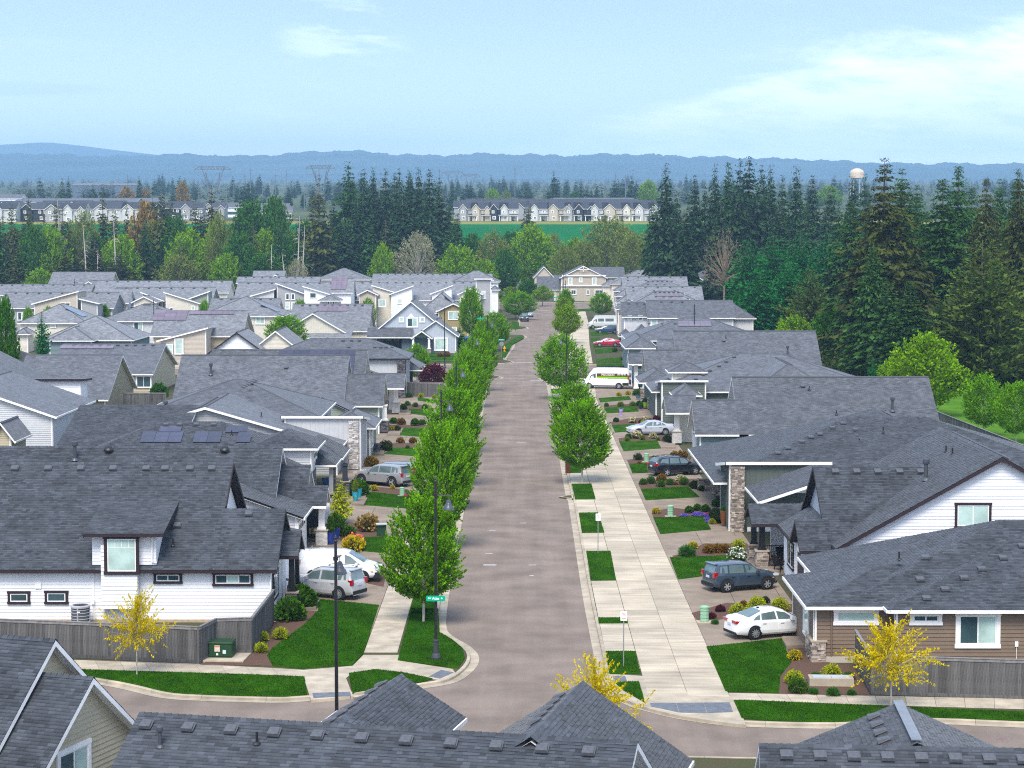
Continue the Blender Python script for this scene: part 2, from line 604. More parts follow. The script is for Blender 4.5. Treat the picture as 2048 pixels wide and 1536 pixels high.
class House:
 def __init__(s, name, label, org, rz=0.0, wall=None, trim=None, near=0, group=None, roofm=None, cat='house'):
  s.e = thing(name, label, cat, (org[0], org[1], 0), rz, group)
  s.e['_org'] = (org[0], org[1], 0)
  s.wall, s.trim, s.near = wall or M_WHITE, trim or M_TRIMW, near
  s.roofm = roofm or shingle_tex()
  s.blocks = []
 # --- roof and walls of one block; the rectangle is the eave line
 def block(s, kind, x0, x1, y0, y1, he, hr, oh=0.45, ins=None, ends=(1, 1), ym=None, rk=1, walls=True, wall=None,
    siding='lap', sep='', sides='SNEW', z0=0.0, trim=None, eaves=(1, 1), soffit=True, base=None):
  trim = trim or s.trim
  wall = wall or s.wall
  xm = (x0 + x1) / 2
  ymid = ym if ym is not None else (y0 + y1) / 2
  Fs = []
  if kind == 'gx':
   Fs.append(([(x0, y0, he), (x1, y0, he), (x1, ymid, hr), (x0, ymid, hr)], ['e' if eaves[0] else '', 'r' if ends[1] else '', 't', 'r' if ends[0] else '']))
   Fs.append(([(x1, y1, he), (x0, y1, he), (x0, ymid, hr), (x1, ymid, hr)], ['e' if eaves[1] else '', 'r' if ends[0] else '', '', 'r' if ends[1] else '']))
   hz = lambda x, y: he + (hr - he) * (1 - (abs(y - ymid) / ((ymid - y0) if y < ymid else (y1 - ymid))))
  elif kind == 'gy':
   Fs.append(([(x1, y0, he), (x1, y1, he), (xm, y1, hr), (xm, y0, hr)], ['e', 'r' if ends[1] else '', 't', 'r' if ends[0] else '']))
   Fs.append(([(x0, y1, he), (x0, y0, he), (xm, y0, hr), (xm, y1, hr)], ['e', 'r' if ends[0] else '', '', 'r' if ends[1] else '']))
   hz = lambda x, y: he + (hr - he) * (1 - abs(x - xm) / ((x1 - x0) / 2))
  elif kind == 'hip':
   if (x1 - x0) >= (y1 - y0):
    i = ins or (y1 - y0) / 2
    i = min(i, (x1 - x0) / 2 - 0.05)
    Fs.append(([(x0, y0, he), (x1, y0, he), (x1 - i, ymid, hr), (x0 + i, ymid, hr)], ['e', 'h', 't', 'h']))
    Fs.append(([(x1, y1, he), (x0, y1, he), (x0 + i, ymid, hr), (x1 - i, ymid, hr)], ['e', 'h', '', 'h']))
    Fs.append(([(x0, y1, he), (x0, y0, he), (x0 + i, ymid, hr)], ['e', '', '']))
    Fs.append(([(x1, y0, he), (x1, y1, he), (x1 - i, ymid, hr)], ['e', '', '']))
    hz = lambda x, y: he + (hr - he) * min(1 - abs(y - ymid) / ((y1 - y0) / 2), (x - x0) / i, (x1 - x) / i)
   else:
    i = ins or (x1 - x0) / 2
    i = min(i, (y1 - y0) / 2 - 0.05)
    Fs.append(([(x1, y0, he), (x1, y1, he), (xm, y1 - i, hr), (xm, y0 + i, hr)], ['e', 'h', 't', 'h']))
    Fs.append(([(x0, y1, he), (x0, y0, he), (xm, y0 + i, hr), (xm, y1 - i, hr)], ['e', 'h', '', 'h']))
    Fs.append(([(x0, y0, he), (x1, y0, he), (xm, y0 + i, hr)], ['e', '', '']))
    Fs.append(([(x1, y1, he), (x0, y1, he), (xm, y1 - i, hr)], ['e', '', '']))
    hz = lambda x, y: he + (hr - he) * min(1 - abs(x - xm) / ((x1 - x0) / 2), (y - y0) / i, (y1 - y) / i)
  else:
   c = {'sS': [(x0, y0, he), (x1, y0, he), (x1, y1, hr), (x0, y1, hr)],
     'sN': [(x1, y1, he), (x0, y1, he), (x0, y0, hr), (x1, y0, hr)],
     'sW': [(x0, y1, he), (x0, y0, he), (x1, y0, hr), (x1, y1, hr)],
     'sE': [(x1, y0, he), (x1, y1, he), (x0, y1, hr), (x0, y0, hr)]}[kind]
   Fs.append((c, ['e', 'r', 'r', 'r'] if rk else ['e', '', '', '']))
   hz = {'sS': lambda x, y: he + (hr - he) * (y - y0) / (y1 - y0), 'sN': lambda x, y: he + (hr - he) * (y1 - y) / (y1 - y0),
     'sW': lambda x, y: he + (hr - he) * (x - x0) / (x1 - x0), 'sE': lambda x, y: he + (hr - he) * (x1 - x) / (x1 - x0)}[kind]
  # roof deck
  rf, fa = MB(), MB()
  caps = MB()
  SV, SF, ST = [], [], []
  for P, ed in Fs:
   a, u, v, n = frame_of(P)
   rf.poly(P, uv=[((Vector(p) - a).dot(u), (Vector(p) - a).dot(v)) for p in P])
   if soffit:
    fa.poly([(p[0], p[1], p[2] - 0.14) for p in reversed(P)])
   cen = sum((Vector(p) for p in P), Vector()) / len(P)
   for i, e in enumerate(ed):
    A, B = Vector(P[i]), Vector(P[(i + 1) % len(P)])
    if e in ('e', 'r'):
     d = B - A
     o = Vector((d.y, -d.x, 0)).normalized()
     if o.dot(A - cen) < 0:
      o = -o
     w, zt, zb = (0.075, -0.012, -0.16) if e == 'e' else (-0.045, -0.012, -0.22)
     a0, a1, b0, b1 = A, A + o * w, B, B + o * w
     up, dn = Vector((0, 0, zt)), Vector((0, 0, zb))
     fa.poly([a1 + dn, b1 + dn, b1 + up, a1 + up])
     fa.poly([a0 + up, a1 + up, b1 + up, b0 + up])
     fa.poly([a0 + dn, b0 + dn, b1 + dn, a1 + dn])
     fa.poly([a0 + dn, a1 + dn, a1 + up, a0 + up])
     fa.poly([b0 + dn, b0 + up, b1 + up, b1 + dn])
     fa.poly([a0 + dn, a0 + up, b0 + up, b0 + dn])
    elif e in ('t', 'h'):
     d = (B - A).normalized()
     Ln = (B - A).length
     st = 0.24 if s.near else Ln
     k = 0.0
     while k < Ln - 0.02:
      k2 = min(k + st, Ln)
      sd = d.cross(Vector((0, 0, 1))).normalized() * 0.14
      z1, z2 = 0.055, 0.03 if s.near else 0.055
      p, q = A + d * k, A + d * k2
      t = min(1, max(0, rnd.gauss(0.55, 0.2)))
      dr = Vector((0, 0, -0.06))
      U1, U2 = Vector((0, 0, z1)), Vector((0, 0, z2))
      caps.poly([p + U1, p + sd + dr, q + sd + dr, q + U2], t)
      caps.poly([p - sd + dr, p + U1, q + U2, q - sd + dr], t)
      k = k2
   if s.near and n.y < 0.9:
    ex = 0.145
    V, F, T = shingle_arrays(P, ex, lift=0.006)
    b = len(SV)
    SV += V
    SF += [tuple(i + b for i in f) for f in F]
    ST += T
  roof = rf.build('roof', M_UNDER if s.near else s.roofm, s.e)
  if s.near and SV:
   og = s.e['_org']
   arr = np.array([tuple(p) for p in SV], dtype=np.float32) - np.array(og, dtype=np.float32)
   keep = 300 if s.near == 2 else 0
   F = np.array(SF, dtype=np.int32)
   if keep:
    F = s.loose_shingles(roof, arr, F, ST, keep)
    ST = ST[len(ST) - len(F):]
   bulk('shingles', arr, F, M_SHINGLE, ST, roof, kind='stuff')
  if caps.f:
   caps.build('ridge_cap', M_SHINGLE if s.near else mat('ridge_cap_far', (0.07, 0.074, 0.084), rough=0.7), roof, org=s.e['_org'])
  fa.build('fascia', trim, s.e)
  blk = dict(F=[f[0] for f in Fs], hz=hz, he=he, hr=hr)
  s.blocks.append(blk)
  # walls
  if walls:
   X0, X1, Y0, Y1 = x0 + oh, x1 - oh, y0 + oh, y1 - oh
   wm = MB()
   corners = []
   seps = []
   for sd in 'SNEW':
    (tx, ty), (nx, ny) = SIDE[sd]
    if sd in 'SN':
     yy = Y0 if sd == 'S' else Y1
     ss = [X0, X1] if sd == 'S' else [X1, X0]
     pts = [(x, yy) for x in ([X0, xm, X1] if kind == 'gy' else [X0, X1])]
     if sd == 'N':
      pts = pts[::-1]
    else:
     xx = X1 if sd == 'E' else X0
     pts = [(xx, y) for y in ([Y0, ymid, Y1] if kind == 'gx' else [Y0, Y1])]
     if sd == 'W':
      pts = pts[::-1]
    o2 = pts[0]
    poly2 = [(0.0, z0), (math.dist(pts[0], pts[-1]), z0)] + [(math.dist(o2, p), hz(*p) - 0.13) for p in reversed(pts)]
    to3 = lambda q, d=0.0: (o2[0] + tx * q[0] + nx * d, o2[1] + ty * q[0] + ny * d, q[1])
    wm.poly([to3(q) for q in poly2])
    top = max(q[1] for q in poly2)
    if sd in sides and siding == 'lap':
     z = z0 + (0.25 if z0 == 0 else 0)
     while z < top - 0.03:
      z2 = min(z + 0.185, top)
      i0, i1 = interval(poly2, z + 1e-4), interval(poly2, z2 - 1e-4)
      if i0 and i1:
       tgt = MB() if sd in sep else wm
       a_, b_, c_, d_ = (i0[0], z), (i0[1], z), (i1[1], z2), (i1[0], z2)
       tt = rnd.uniform(0.4, 0.6)
       tgt.poly([to3(a_, 0.034), to3(b_, 0.034), to3(c_, 0.004), to3(d_, 0.004)], tt)
       tgt.poly([to3(a_, 0.0), to3(b_, 0.0), to3(b_, 0.034), to3(a_, 0.034)], tt)
       if tgt is not wm:
        seps.append(tgt)
      z = z2
    elif sd in sides and siding == 'bb':
     Lw = poly2[1][0]
     k = 0.2
     while k < Lw - 0.1:
      t = top
      # height of the wall at this place
      zt = z0
      lo = [q for q in poly2[2:]]
      for (xa, za), (xb, zb) in zip(lo, lo[1:]):
       if min(xa, xb) - 1e-6 <= k <= max(xa, xb) + 1e-6 and abs(xa - xb) > 1e-6:
        zt = za + (zb - za) * (k - xa) / (xb - xa)
      if zt > z0 + 0.1:
       c = to3((k, (z0 + zt) / 2), 0.012)
       wm.box(c, (0.05, 0.024, zt - z0) if sd in 'SN' else (0.024, 0.05, zt - z0))
      k += 0.4
    if sd in sides:
     for q in (poly2[0], poly2[1]):
      zt = hz(*(pts[0] if q[0] == 0 else pts[-1])) - 0.16
      off = 0.06 if q[0] == 0 else -0.06
      c = to3((q[0] + off, (z0 + zt) / 2), 0.022)
      if zt > z0:
       corners.append(MB())
       corners[-1].box(c, (0.10, 0.044, zt - z0) if sd in 'SN' else (0.044, 0.10, zt - z0))
   w = wm.build('wall', wall, s.e)
   for c in corners if siding != 'none' else ():
    c.build('corner_trim', trim if trim is not M_TRIMD else M_TRIMW, w, org=s.e['_org'])
   for b in seps:
    b.build('siding_board', wall, w, org=s.e['_org'])
   blk['wall'] = w
  blk['roof'] = roof
  return blk
 def loose_shingles(s, roof, arr, F, T, keep):
  """The shingles that show largest (the first courses listed nearest the ridge) become pieces of their own."""
  n = len(F) // 2
  cz = arr[F[::2].reshape(-1)].reshape(n, 4, 3).mean(axis=1)
  og = np.array(s.e['_org'])
  cr, sr = math.cos(s.e.rotation_euler.z), math.sin(s.e.rotation_euler.z)
  wx = cz[:, 0] * cr - cz[:, 1] * sr + og[0]
  wy = cz[:, 0] * sr + cz[:, 1] * cr + og[1]
  sc = FPX / wy
  px, py = 1038 + wx * sc, 451 + (CAMH - cz[:, 2]) * sc
  ok = (py < 1530) & (px > 5) & (px < 2043)
  order = np.argsort(np.where(ok, -sc, 1e9))[:keep]
  pick = set(int(i) for i in order if ok[i])
  rest = []
  tr = []
  for i in range(n):
   if i in pick:
    V = arr[[*F[2 * i], *F[2 * i + 1][:2]]]
    c = V.mean(axis=0)
    bev = [(0, 1, 2, 3), (4, 5, 1, 0), (1, 5, 2), (0, 3, 4)]
    me = bpy.data.meshes.new('shingle')
    me.from_pydata([tuple(p - c) for p in V], [], bev)
    at = me.attributes.new('tint', 'FLOAT', 'FACE')
    at.data.foreach_set('value', np.array([T[2 * i], T[2 * i] * .6, T[2 * i], T[2 * i]], dtype=np.float32))
    me.materials.append(M_SHINGLE)
    link('shingle', me, roof, loc=tuple(c))
   else:
    rest += [2 * i, 2 * i + 1]
  T[:] = [T[i] for i in rest]
  return F[rest]
 # --- things on a roof face
 def on_face(s, blk, fi, u, vdown, dz=0.0):
  """matrix at u along the eave (metres), vdown metres below the top edge."""
  P = blk['F'][fi]
  a, uu, v, n = frame_of(P)
  top = max((Vector(p) - a).dot(v) for p in P)
  p = a + uu * u + v * (top - vdown) + n * dz
  M = Matrix((uu, v, n)).transposed().to_4x4()
  o = Vector(s.e['_org'])
  M.translation = p - o
  return M
 def vents(s, blk, fi, us, vdown, me=None, name='roof_vent'):
  for u in us:
   o = link(name, me or VENT_ME, blk['roof'])
   o.matrix_local = s.on_face(blk, fi, u, vdown)
 def ventx(s, blk, fi, xs, vdown, me=None, name='roof_vent'):
  """vents by world X (or Y on east/west faces)"""
  P = blk['F'][fi]
  a, uu, v, n = frame_of(P)
  ax = 0 if abs(uu.x) > abs(uu.y) else 1
  s.vents(blk, fi, [(x - P[0][ax]) / uu[ax] for x in xs], vdown, me, name)
 def vpx(s, blk, fi, pts, me=None, name='roof_vent'):
  """stand a vent on a roof face where it shows at photo pixel (px, py)"""
  P = blk['F'][fi]
  og, th = Vector(s.e['_org']), s.e.rotation_euler.z
  M = Matrix.Rotation(-th, 4, 'Z')
  a, uu, v, n = frame_of(P)
  c = M @ (Vector((0, 0, CAMH)) - og)
  for px, py in pts:
   d = M @ Vector(ray(px, py))
   t = (a - og - c).dot(n) / d.dot(n)
   p = c + d * t
   o = link(name, me or VENT_ME, blk['roof'])
   if me is PIPE_ME or me is FLUE_ME:
    o.location = p
   else:
    m = Matrix((uu, v, n)).transposed().to_4x4()
    m.translation = p
    o.matrix_local = m
 def pipe(s, blk, x, y, me=None, name='vent_pipe'):
  o = link(name, me or PIPE_ME, blk['roof'])
  g = Vector(s.e['_org'])
  o.location = (x - g.x, y - g.y, blk['hz'](x, y))
  return o
 def solar(s, blk, fi, u0, v0, cols, rows, land=False, skip=(), me=None):
  for r in range(rows):
   for c in range(cols):
    if (c, r) in skip:
     continue
    o = link('solar_panel', me or SOLAR_ME, blk['roof'])
    w, h = (1.70, 1.04) if land else (1.04, 1.70)
    M = s.on_face(blk, fi, u0 + c * w, v0 + r * h)
    if land:
     M = M @ Matrix.Rotation(PI / 2, 4, 'Z')
    o.matrix_local = M
 # --- windows and doors on a wall plane
 def window(s, side, a, b, z0, z1, plane, panes=2, kind='mint', casing=0.11, trim=None, grid=0, hgrid=0):
  (tx, ty), (nx, ny) = SIDE[side]
  trim = trim or s.trim
  c = (a + b) / 2
  w, h = b - a, z1 - z0
  def P(t, z, d):
   if side in 'SN':
    return (c + t * abs(tx) * (1 if side == 'S' else 1), plane + ny * d, z)
   return (plane + nx * d, c + t, z)
  def bx(mb, t0, t1, za, zb, d0, d1):
   q0, q1 = P(t0, za, d0), P(t1, zb, d1)
   mb.box(((q0[0] + q1[0]) / 2, (q0[1] + q1[1]) / 2, (q0[2] + q1[2]) / 2), (abs(q1[0] - q0[0]), abs(q1[1] - q0[1]), abs(q1[2] - q0[2])))
  fr = MB()
  k = casing
  e = 0.03 if w > 0.8 else 0.0
  bx(fr, -w / 2 - e, w / 2 + e, z1 - k, z1, 0, 0.080)
  bx(fr, -w / 2 - e, w / 2 + e, z0, z0 + k, 0, 0.086)
  bx(fr, -w / 2, -w / 2 + k, z0 + k, z1 - k, 0, 0.074)
  bx(fr, w / 2 - k, w / 2, z0 + k, z1 - k, 0, 0.074)
  win = fr.build('window', trim, s.e)
  iw, i0, i1 = w - 2 * k, z0 + k, z1 - k
  sa = MB()
  f = min(0.055, iw * 0.07)
  bx(sa, -iw / 2, iw / 2, i1 - f, i1, 0.0, 0.054)
  bx(sa, -iw / 2, iw / 2, i0, i0 + f, 0.0, 0.054)
  bx(sa, -iw / 2, -iw / 2 + f, i0 + f, i1 - f, 0.0, 0.054)
  bx(sa, iw / 2 - f, iw / 2, i0 + f, i1 - f, 0.0, 0.054)
  for i in range(1, panes):
   t = -iw / 2 + iw * i / panes
   bx(sa, t - f / 2, t + f / 2, i0 + f, i1 - f, 0.0, 0.054)
  for i in range(1, grid):
   t = -iw / 2 + iw * i / grid
   bx(sa, t - 0.012, t + 0.012, i1 - (i1 - i0) * 0.28, i1 - f, 0.0, 0.046)
  if grid:
   zz = i1 - (i1 - i0) * 0.28
   bx(sa, -iw / 2 + f, iw / 2 - f, zz - 0.012, zz + 0.012, 0.0, 0.046)
  for i in range(1, hgrid):
   zz = i0 + (i1 - i0) * i / hgrid
   bx(sa, -iw / 2 + f, iw / 2 - f, zz - f / 2, zz + f / 2, 0.0, 0.050)
  sa.build('sash', M_TRIMW, win, org=s.e['_org'])
  for i in range(panes):
   t0, t1 = -iw / 2 + iw * i / panes, -iw / 2 + iw * (i + 1) / panes
   g = MB()
   q = [P(t0, i0, 0.038), P(t1, i0, 0.038), P(t1, i1, 0.038), P(t0, i1, 0.038)]
   g.poly(q if side in 'SE' else q[::-1])
   m = {'mint': M_GL_MINT, 'dark': M_GL_DARK, 'mix': (M_GL_DARK if i % 2 == 0 else M_GL_MINT)}[kind]
   g.build('pane', m, win, org=s.e['_org'])
  return win
 def winS(s, x0, y0, x1, y1, Y, **k):
  A, B = PY(x0, y1, Y), PY(x1, y0, Y)
  return s.window('S', A.x, B.x, A.z, B.z, Y, **k)
 def garage(s, side, a, b, z0, z1, plane, m, rows=4, cols=4, lights=True, trim=None):
  (tx, ty), (nx, ny) = SIDE[side]
  def bx(mb, t0, t1, za, zb, d0, d1):
   if side in 'SN':
    mb.box(((t0 + t1) / 2, plane + ny * (d0 + d1) / 2, (za + zb) / 2), (t1 - t0, abs(d1 - d0), zb - za))
   else:
    mb.box((plane + nx * (d0 + d1) / 2, (t0 + t1) / 2, (za + zb) / 2), (abs(d1 - d0), t1 - t0, zb - za))
  fr = MB()
  bx(fr, a - 0.14, a, z0, z1, 0, 0.09)
  bx(fr, b, b + 0.14, z0, z1, 0, 0.09)
  bx(fr, a - 0.14, b + 0.14, z1, z1 + 0.16, 0, 0.09)
  g = fr.build('garage_door', trim or M_TRIMW, s.e)
  h = (z1 - z0) / rows
  for r in range(rows):
   mb = MB()
   bx(mb, a, b, z0 + r * h + 0.008, z0 + (r + 1) * h - 0.008, 0, 0.045)
   mb.build('door_panel', m, g, org=s.e['_org'])
  if lights:
   cw = (b - a) / cols
   for c in range(cols):
    mb = MB()
    for j in range(3):
     t = a + cw * c + cw * 0.16 + j * cw * 0.23
     bx(mb, t, t + cw * 0.2, z1 - h * 0.80, z1 - h * 0.2, 0.045, 0.05)
    mb.build('door_light', M_GL_DARK, g, org=s.e['_org'])
 def column(s, x, y, z0, z1, pier=1.0, pw=0.62, sw=0.34, stone=None, m=None, brick=False):
  shaft = MB()
  shaft.box((x, y, (z0 + pier + z1) / 2), (sw, sw, z1 - z0 - pier), taper=0.86)
  shaft.box((x, y, z0 + pier + 0.10), (sw * 1.35, sw * 1.35, 0.2))
  shaft.box((x, y, z1 - 0.08), (sw * 1.25, sw * 1.25, 0.16))
  c = shaft.build('column', m or M_TRIMW, s.e)
  if pier > 0.15:
   st = MB()
   st.box((x, y, z0 + pier / 2), (pw, pw, pier))
   if brick:
    brick_mesh(st, x - pw / 2, x + pw / 2, y - pw / 2, y + pw / 2, z0, z0 + pier)
   else:
    stone_mesh(st, x - pw / 2, x + pw / 2, y - pw / 2, y + pw / 2, z0, z0 + pier, 'SWE')
   st.build('stone_pier', stone or M_STONE, c, org=s.e['_org'], kind='stuff')
   cp = MB()
   cp.box((x, y, z0 + pier + 0.035), (pw + 0.16, pw + 0.16, 0.07))
   cp.build('pier_cap', M_CONC, c, org=s.e['_org'])
 def stone_tower(s, x0, x1, y0, y1, z0, z1, stone=None):
  mb = MB()
  mb.box(((x0 + x1) / 2, (y0 + y1) / 2, (z0 + z1) / 2), (x1 - x0, y1 - y0, z1 - z0))
  stone_mesh(mb, x0, x1, y0, y1, z0, z1, 'SWE')
  mb.build('stone_column', stone or M_STONE, s.e, kind='stuff')
 def add(s, name, mb, m, **k):
  return mb.build(name, m, s.e, **k)
def brick_mesh(mb, x0, x1, y0, y1, z0, z1):
 for sd in 'SWE':
  (tx, ty), (nx, ny) = SIDE[sd]
  L = (x1 - x0) if sd in 'SN' else (y1 - y0)
  cx, cy = (x0 + x1) / 2 + nx * (x1 - x0) / 2, (y0 + y1) / 2 + ny * (y1 - y0) / 2
  z, r = z0, 0
  while z < z1 - 0.03:
   s0 = -L / 2 - (0.11 if r % 2 else 0)
   while s0 < L / 2 - 0.02:
    a, b = max(s0, -L / 2), min(s0 + 0.22, L / 2)
    if b - a > 0.03:
     c = (a + b) / 2
     d = (b - a - 0.018, 0.025, 0.062) if sd in 'SN' else (0.025, b - a - 0.018, 0.062)
     mb.box((cx + tx * c + nx * 0.006, cy + ty * c + ny * 0.006, z + 0.04), d, tint=rnd.random())
    s0 += 0.22
   z += 0.08
   r += 1
def ridge_solve(py, y0, he, p):
 """half-span w and ridge height of a roof whose near eave stands at (y0, he) and whose ridge shows at photo row py."""
 k = FPX / (py - 451)
 w = ((CAMH - he) * k - y0) / (1 + p * k)
 return w, he + p * w
def XA(px, Y):
 return (px - 1038) / FPX * Y
def YE(py, h):
 """distance at which height h shows on photo row py"""
 return (CAMH - h) * FPX / (py - 451)
# ---------------------------------------------------------------- terrain
def sheet(name, ys, hw, nx, hf, m, kind='structure', xoff=0.0):
 V, F = [], []
 for j, y in enumerate(ys):
  w = hw(y)
  for i in range(nx + 1):
   x = -w + 2 * w * i / nx + xoff
   V.append((x, y, hf(x, y)))
 for j in range(len(ys) - 1):
  for i in range(nx):
   a = j * (nx + 1) + i
   F.append((a, a + 1, a + nx + 2, a + nx + 1))
 return bulk(name, V, F, m, kind=kind, smooth=True)
M_GROUND = mat('yard_soil', (0.055, 0.075, 0.025), rough=0.95, var=0.3, scale=0.6, col2=(0.085, 0.062, 0.042), bump=0.6, bscale=25, detail=8)
M_MEADOW = mat('meadow', (0.06, 0.11, 0.02), rough=0.95, scale=0.05, col2=(0.13, 0.17, 0.035), detail=8)
M_CROP = mat('crop_green', (0.002, 0.10, 0.026), rough=0.9, spec=0.02, scale=0.03, col2=(0.006, 0.135, 0.036), detail=6)
M_VERGE = mat('verge_grass', (0.15, 0.19, 0.03), rough=0.95, scale=0.15, col2=(0.24, 0.21, 0.06), detail=6)
M_PLAIN = mat('plain_fields', (0.035, 0.055, 0.03), rough=0.95, scale=0.006, col2=(0.09, 0.11, 0.05), detail=9)
M_HILL = mat('hill_woods', (0.010, 0.026, 0.034), rough=1.0, spec=0.0, scale=0.004, col2=(0.05, 0.085, 0.085), detail=14, stretch=(0.35, 1, 1))  # bluish tone: some of the distance haze is put into the woods' colour
wide = lambda y: 0.36 * abs(y) + 160
sheet('ground', [-220, -60, 20, 70, 120, 200, 300, 420, 520, 590], wide, 8, lambda x, y: -0.10, M_GROUND)
sheet('meadow', list(np.linspace(590, 700, 8)), wide, 40, lambda x, y: terrain(y) - 0.10 + (0.6 * math.sin(x * 0.06) * sstep(590, 640, y)), M_MEADOW)
sheet('crop_field', list(np.linspace(700, 905, 12)), wide, 20, lambda x, y: terrain(y) - 0.10, M_CROP)
sheet('grass_verge', list(np.linspace(905, 962, 6)), wide, 30, lambda x, y: terrain(y) - 0.10, M_VERGE)
def hill_h(x, y):
 base = terrain(7600)
 px = 1038 + x / max(y, 1) * FPX
 row = np.interp(px, [-400, 0, 350, 480, 700, 860, 1000, 1200, 1440, 1560, 1700, 1850, 2048, 2500],
     [314, 313, 314, 316, 308, 313, 312, 312, 320, 327, 326, 332, 329, 326])
 crest = CAMH + (451 - row) / FPX * 9400
 crest += 4 * math.sin(px * 0.021) + 3 * math.sin(px * 0.053 + 1) + 3 * math.sin(px * 0.13 + 2)
 t = sstep(7400, 9400, y)
 if y > 9000:
  crest += rnd.uniform(-2, 7)
 spur = 22 * math.sin(x * 0.0031 + y * 0.0012) * math.sin(y * 0.0022 + x * 0.0007) * math.sin(PI * min(1, max(0, (y - 7400) / 2000)))
 return terrain(min(y, 7600)) + (crest - base) * t - max(0, y - 9400) * 0.10 + spur
sheet('plain', list(np.linspace(962, 3000, 24)) + list(np.linspace(3200, 7400, 12)), lambda y: 0.40 * y + 160, 60, lambda x, y: terrain(y) - 0.10, M_PLAIN)
sheet('hills', list(np.linspace(7400, 9400, 30)) + [9600, 10000, 10600], lambda y: 0.36 * y + 160, 620, hill_h, M_HILL)
def peak_h(x, y):
 px = 1038 + x / y * FPX
 row = np.interp(px, [-500, -150, 0, 60, 95, 140, 200, 290, 420, 600], [300, 296, 291, 287, 285, 290, 297, 307, 322, 345])
 return (CAMH + (451 - row) / FPX * 13000) * sstep(10600, 13000, y) * 0.999 + 2 * math.sin(px * 0.2)
sheet('mountain', list(np.linspace(10600, 13000, 10)) + [13600], lambda y: 2600, 60, peak_h, M_HILL, xoff=-3000)
# ---------------------------------------------------------------- roads
M_ASPH = mat('warm_asphalt', (0.225, 0.180, 0.150), spec=0.08, rough=0.92, var=0.08, scale=0.8, bump=0.25, bscale=150, detail=10, stain=0.22, stretch=(1.6, 0.06, 1))
Z_ROAD, Z_GUT, Z_WALK = 0.0, 0.006, 0.13
def strip(mb, L, Rr, z):
 for i in range(len(L) - 1):
  mb.poly([(L[i][0], L[i][1], z), (Rr[i][0], Rr[i][1], z), (Rr[i + 1][0], Rr[i + 1][1], z), (L[i + 1][0], L[i + 1][1], z)])
mb = MB()
ys = [97.0] + list(np.arange(105, 545, 10.0)) + [545.0]
strip(mb, [(-6 + road_shift(y), y) for y in ys], [(6 + road_shift(y), y) for y in ys], Z_ROAD)
mb.build('road', M_ASPH, kind='structure')
mb = MB()
mb.poly([(-75, 76, 0), (75, 76, 0), (75, 97, 0), (-75, 97.0, 0)])
o = mb.build('cross_street', M_ASPH, kind='structure')
o.location.z = -0.001
for (ya, yb, xa, xb, nm) in ((284, 316, -90, 16, 'side_street'), (396, 430, -100, -2, 'side_street'), (520, 568, -90, 60, 'end_street')):
 mb = MB()
 mb.poly([(xa, ya, 0), (xb, ya, 0), (xb, yb, 0), (xa, yb, 0)])
 o = mb.build(nm, M_ASPH, kind='structure')
 o.location.z = -0.004
def offset_line(pts, d):
 """shift a polyline sideways (left of its direction for d > 0)"""
 out = []
 for i, p in enumerate(pts):
  a, b = Vector(pts[max(i - 1, 0)][:2]), Vector(pts[min(i + 1, len(pts) - 1)][:2])
  t = (b - a).normalized()
  out.append((p[0] - t.y * d, p[1] + t.x * d))
 return out
def smooth_line(pts, n=4):
 out = []
 m = len(pts)
 for i in range(m - 1):
  p0, p1, p2, p3 = (Vector(pts[max(0, min(m - 1, i + k))][:2]) for k in (-1, 0, 1, 2))
  for k in range(n):
   t = k / n
   out.append(tuple(0.5 * ((2 * p1) + (p2 - p0) * t + (2 * p0 - 5 * p1 + 4 * p2 - p3) * t * t + (3 * p1 - p0 - 3 * p2 + p3) * t ** 3)))
 out.append(tuple(pts[-1][:2]))
 return out
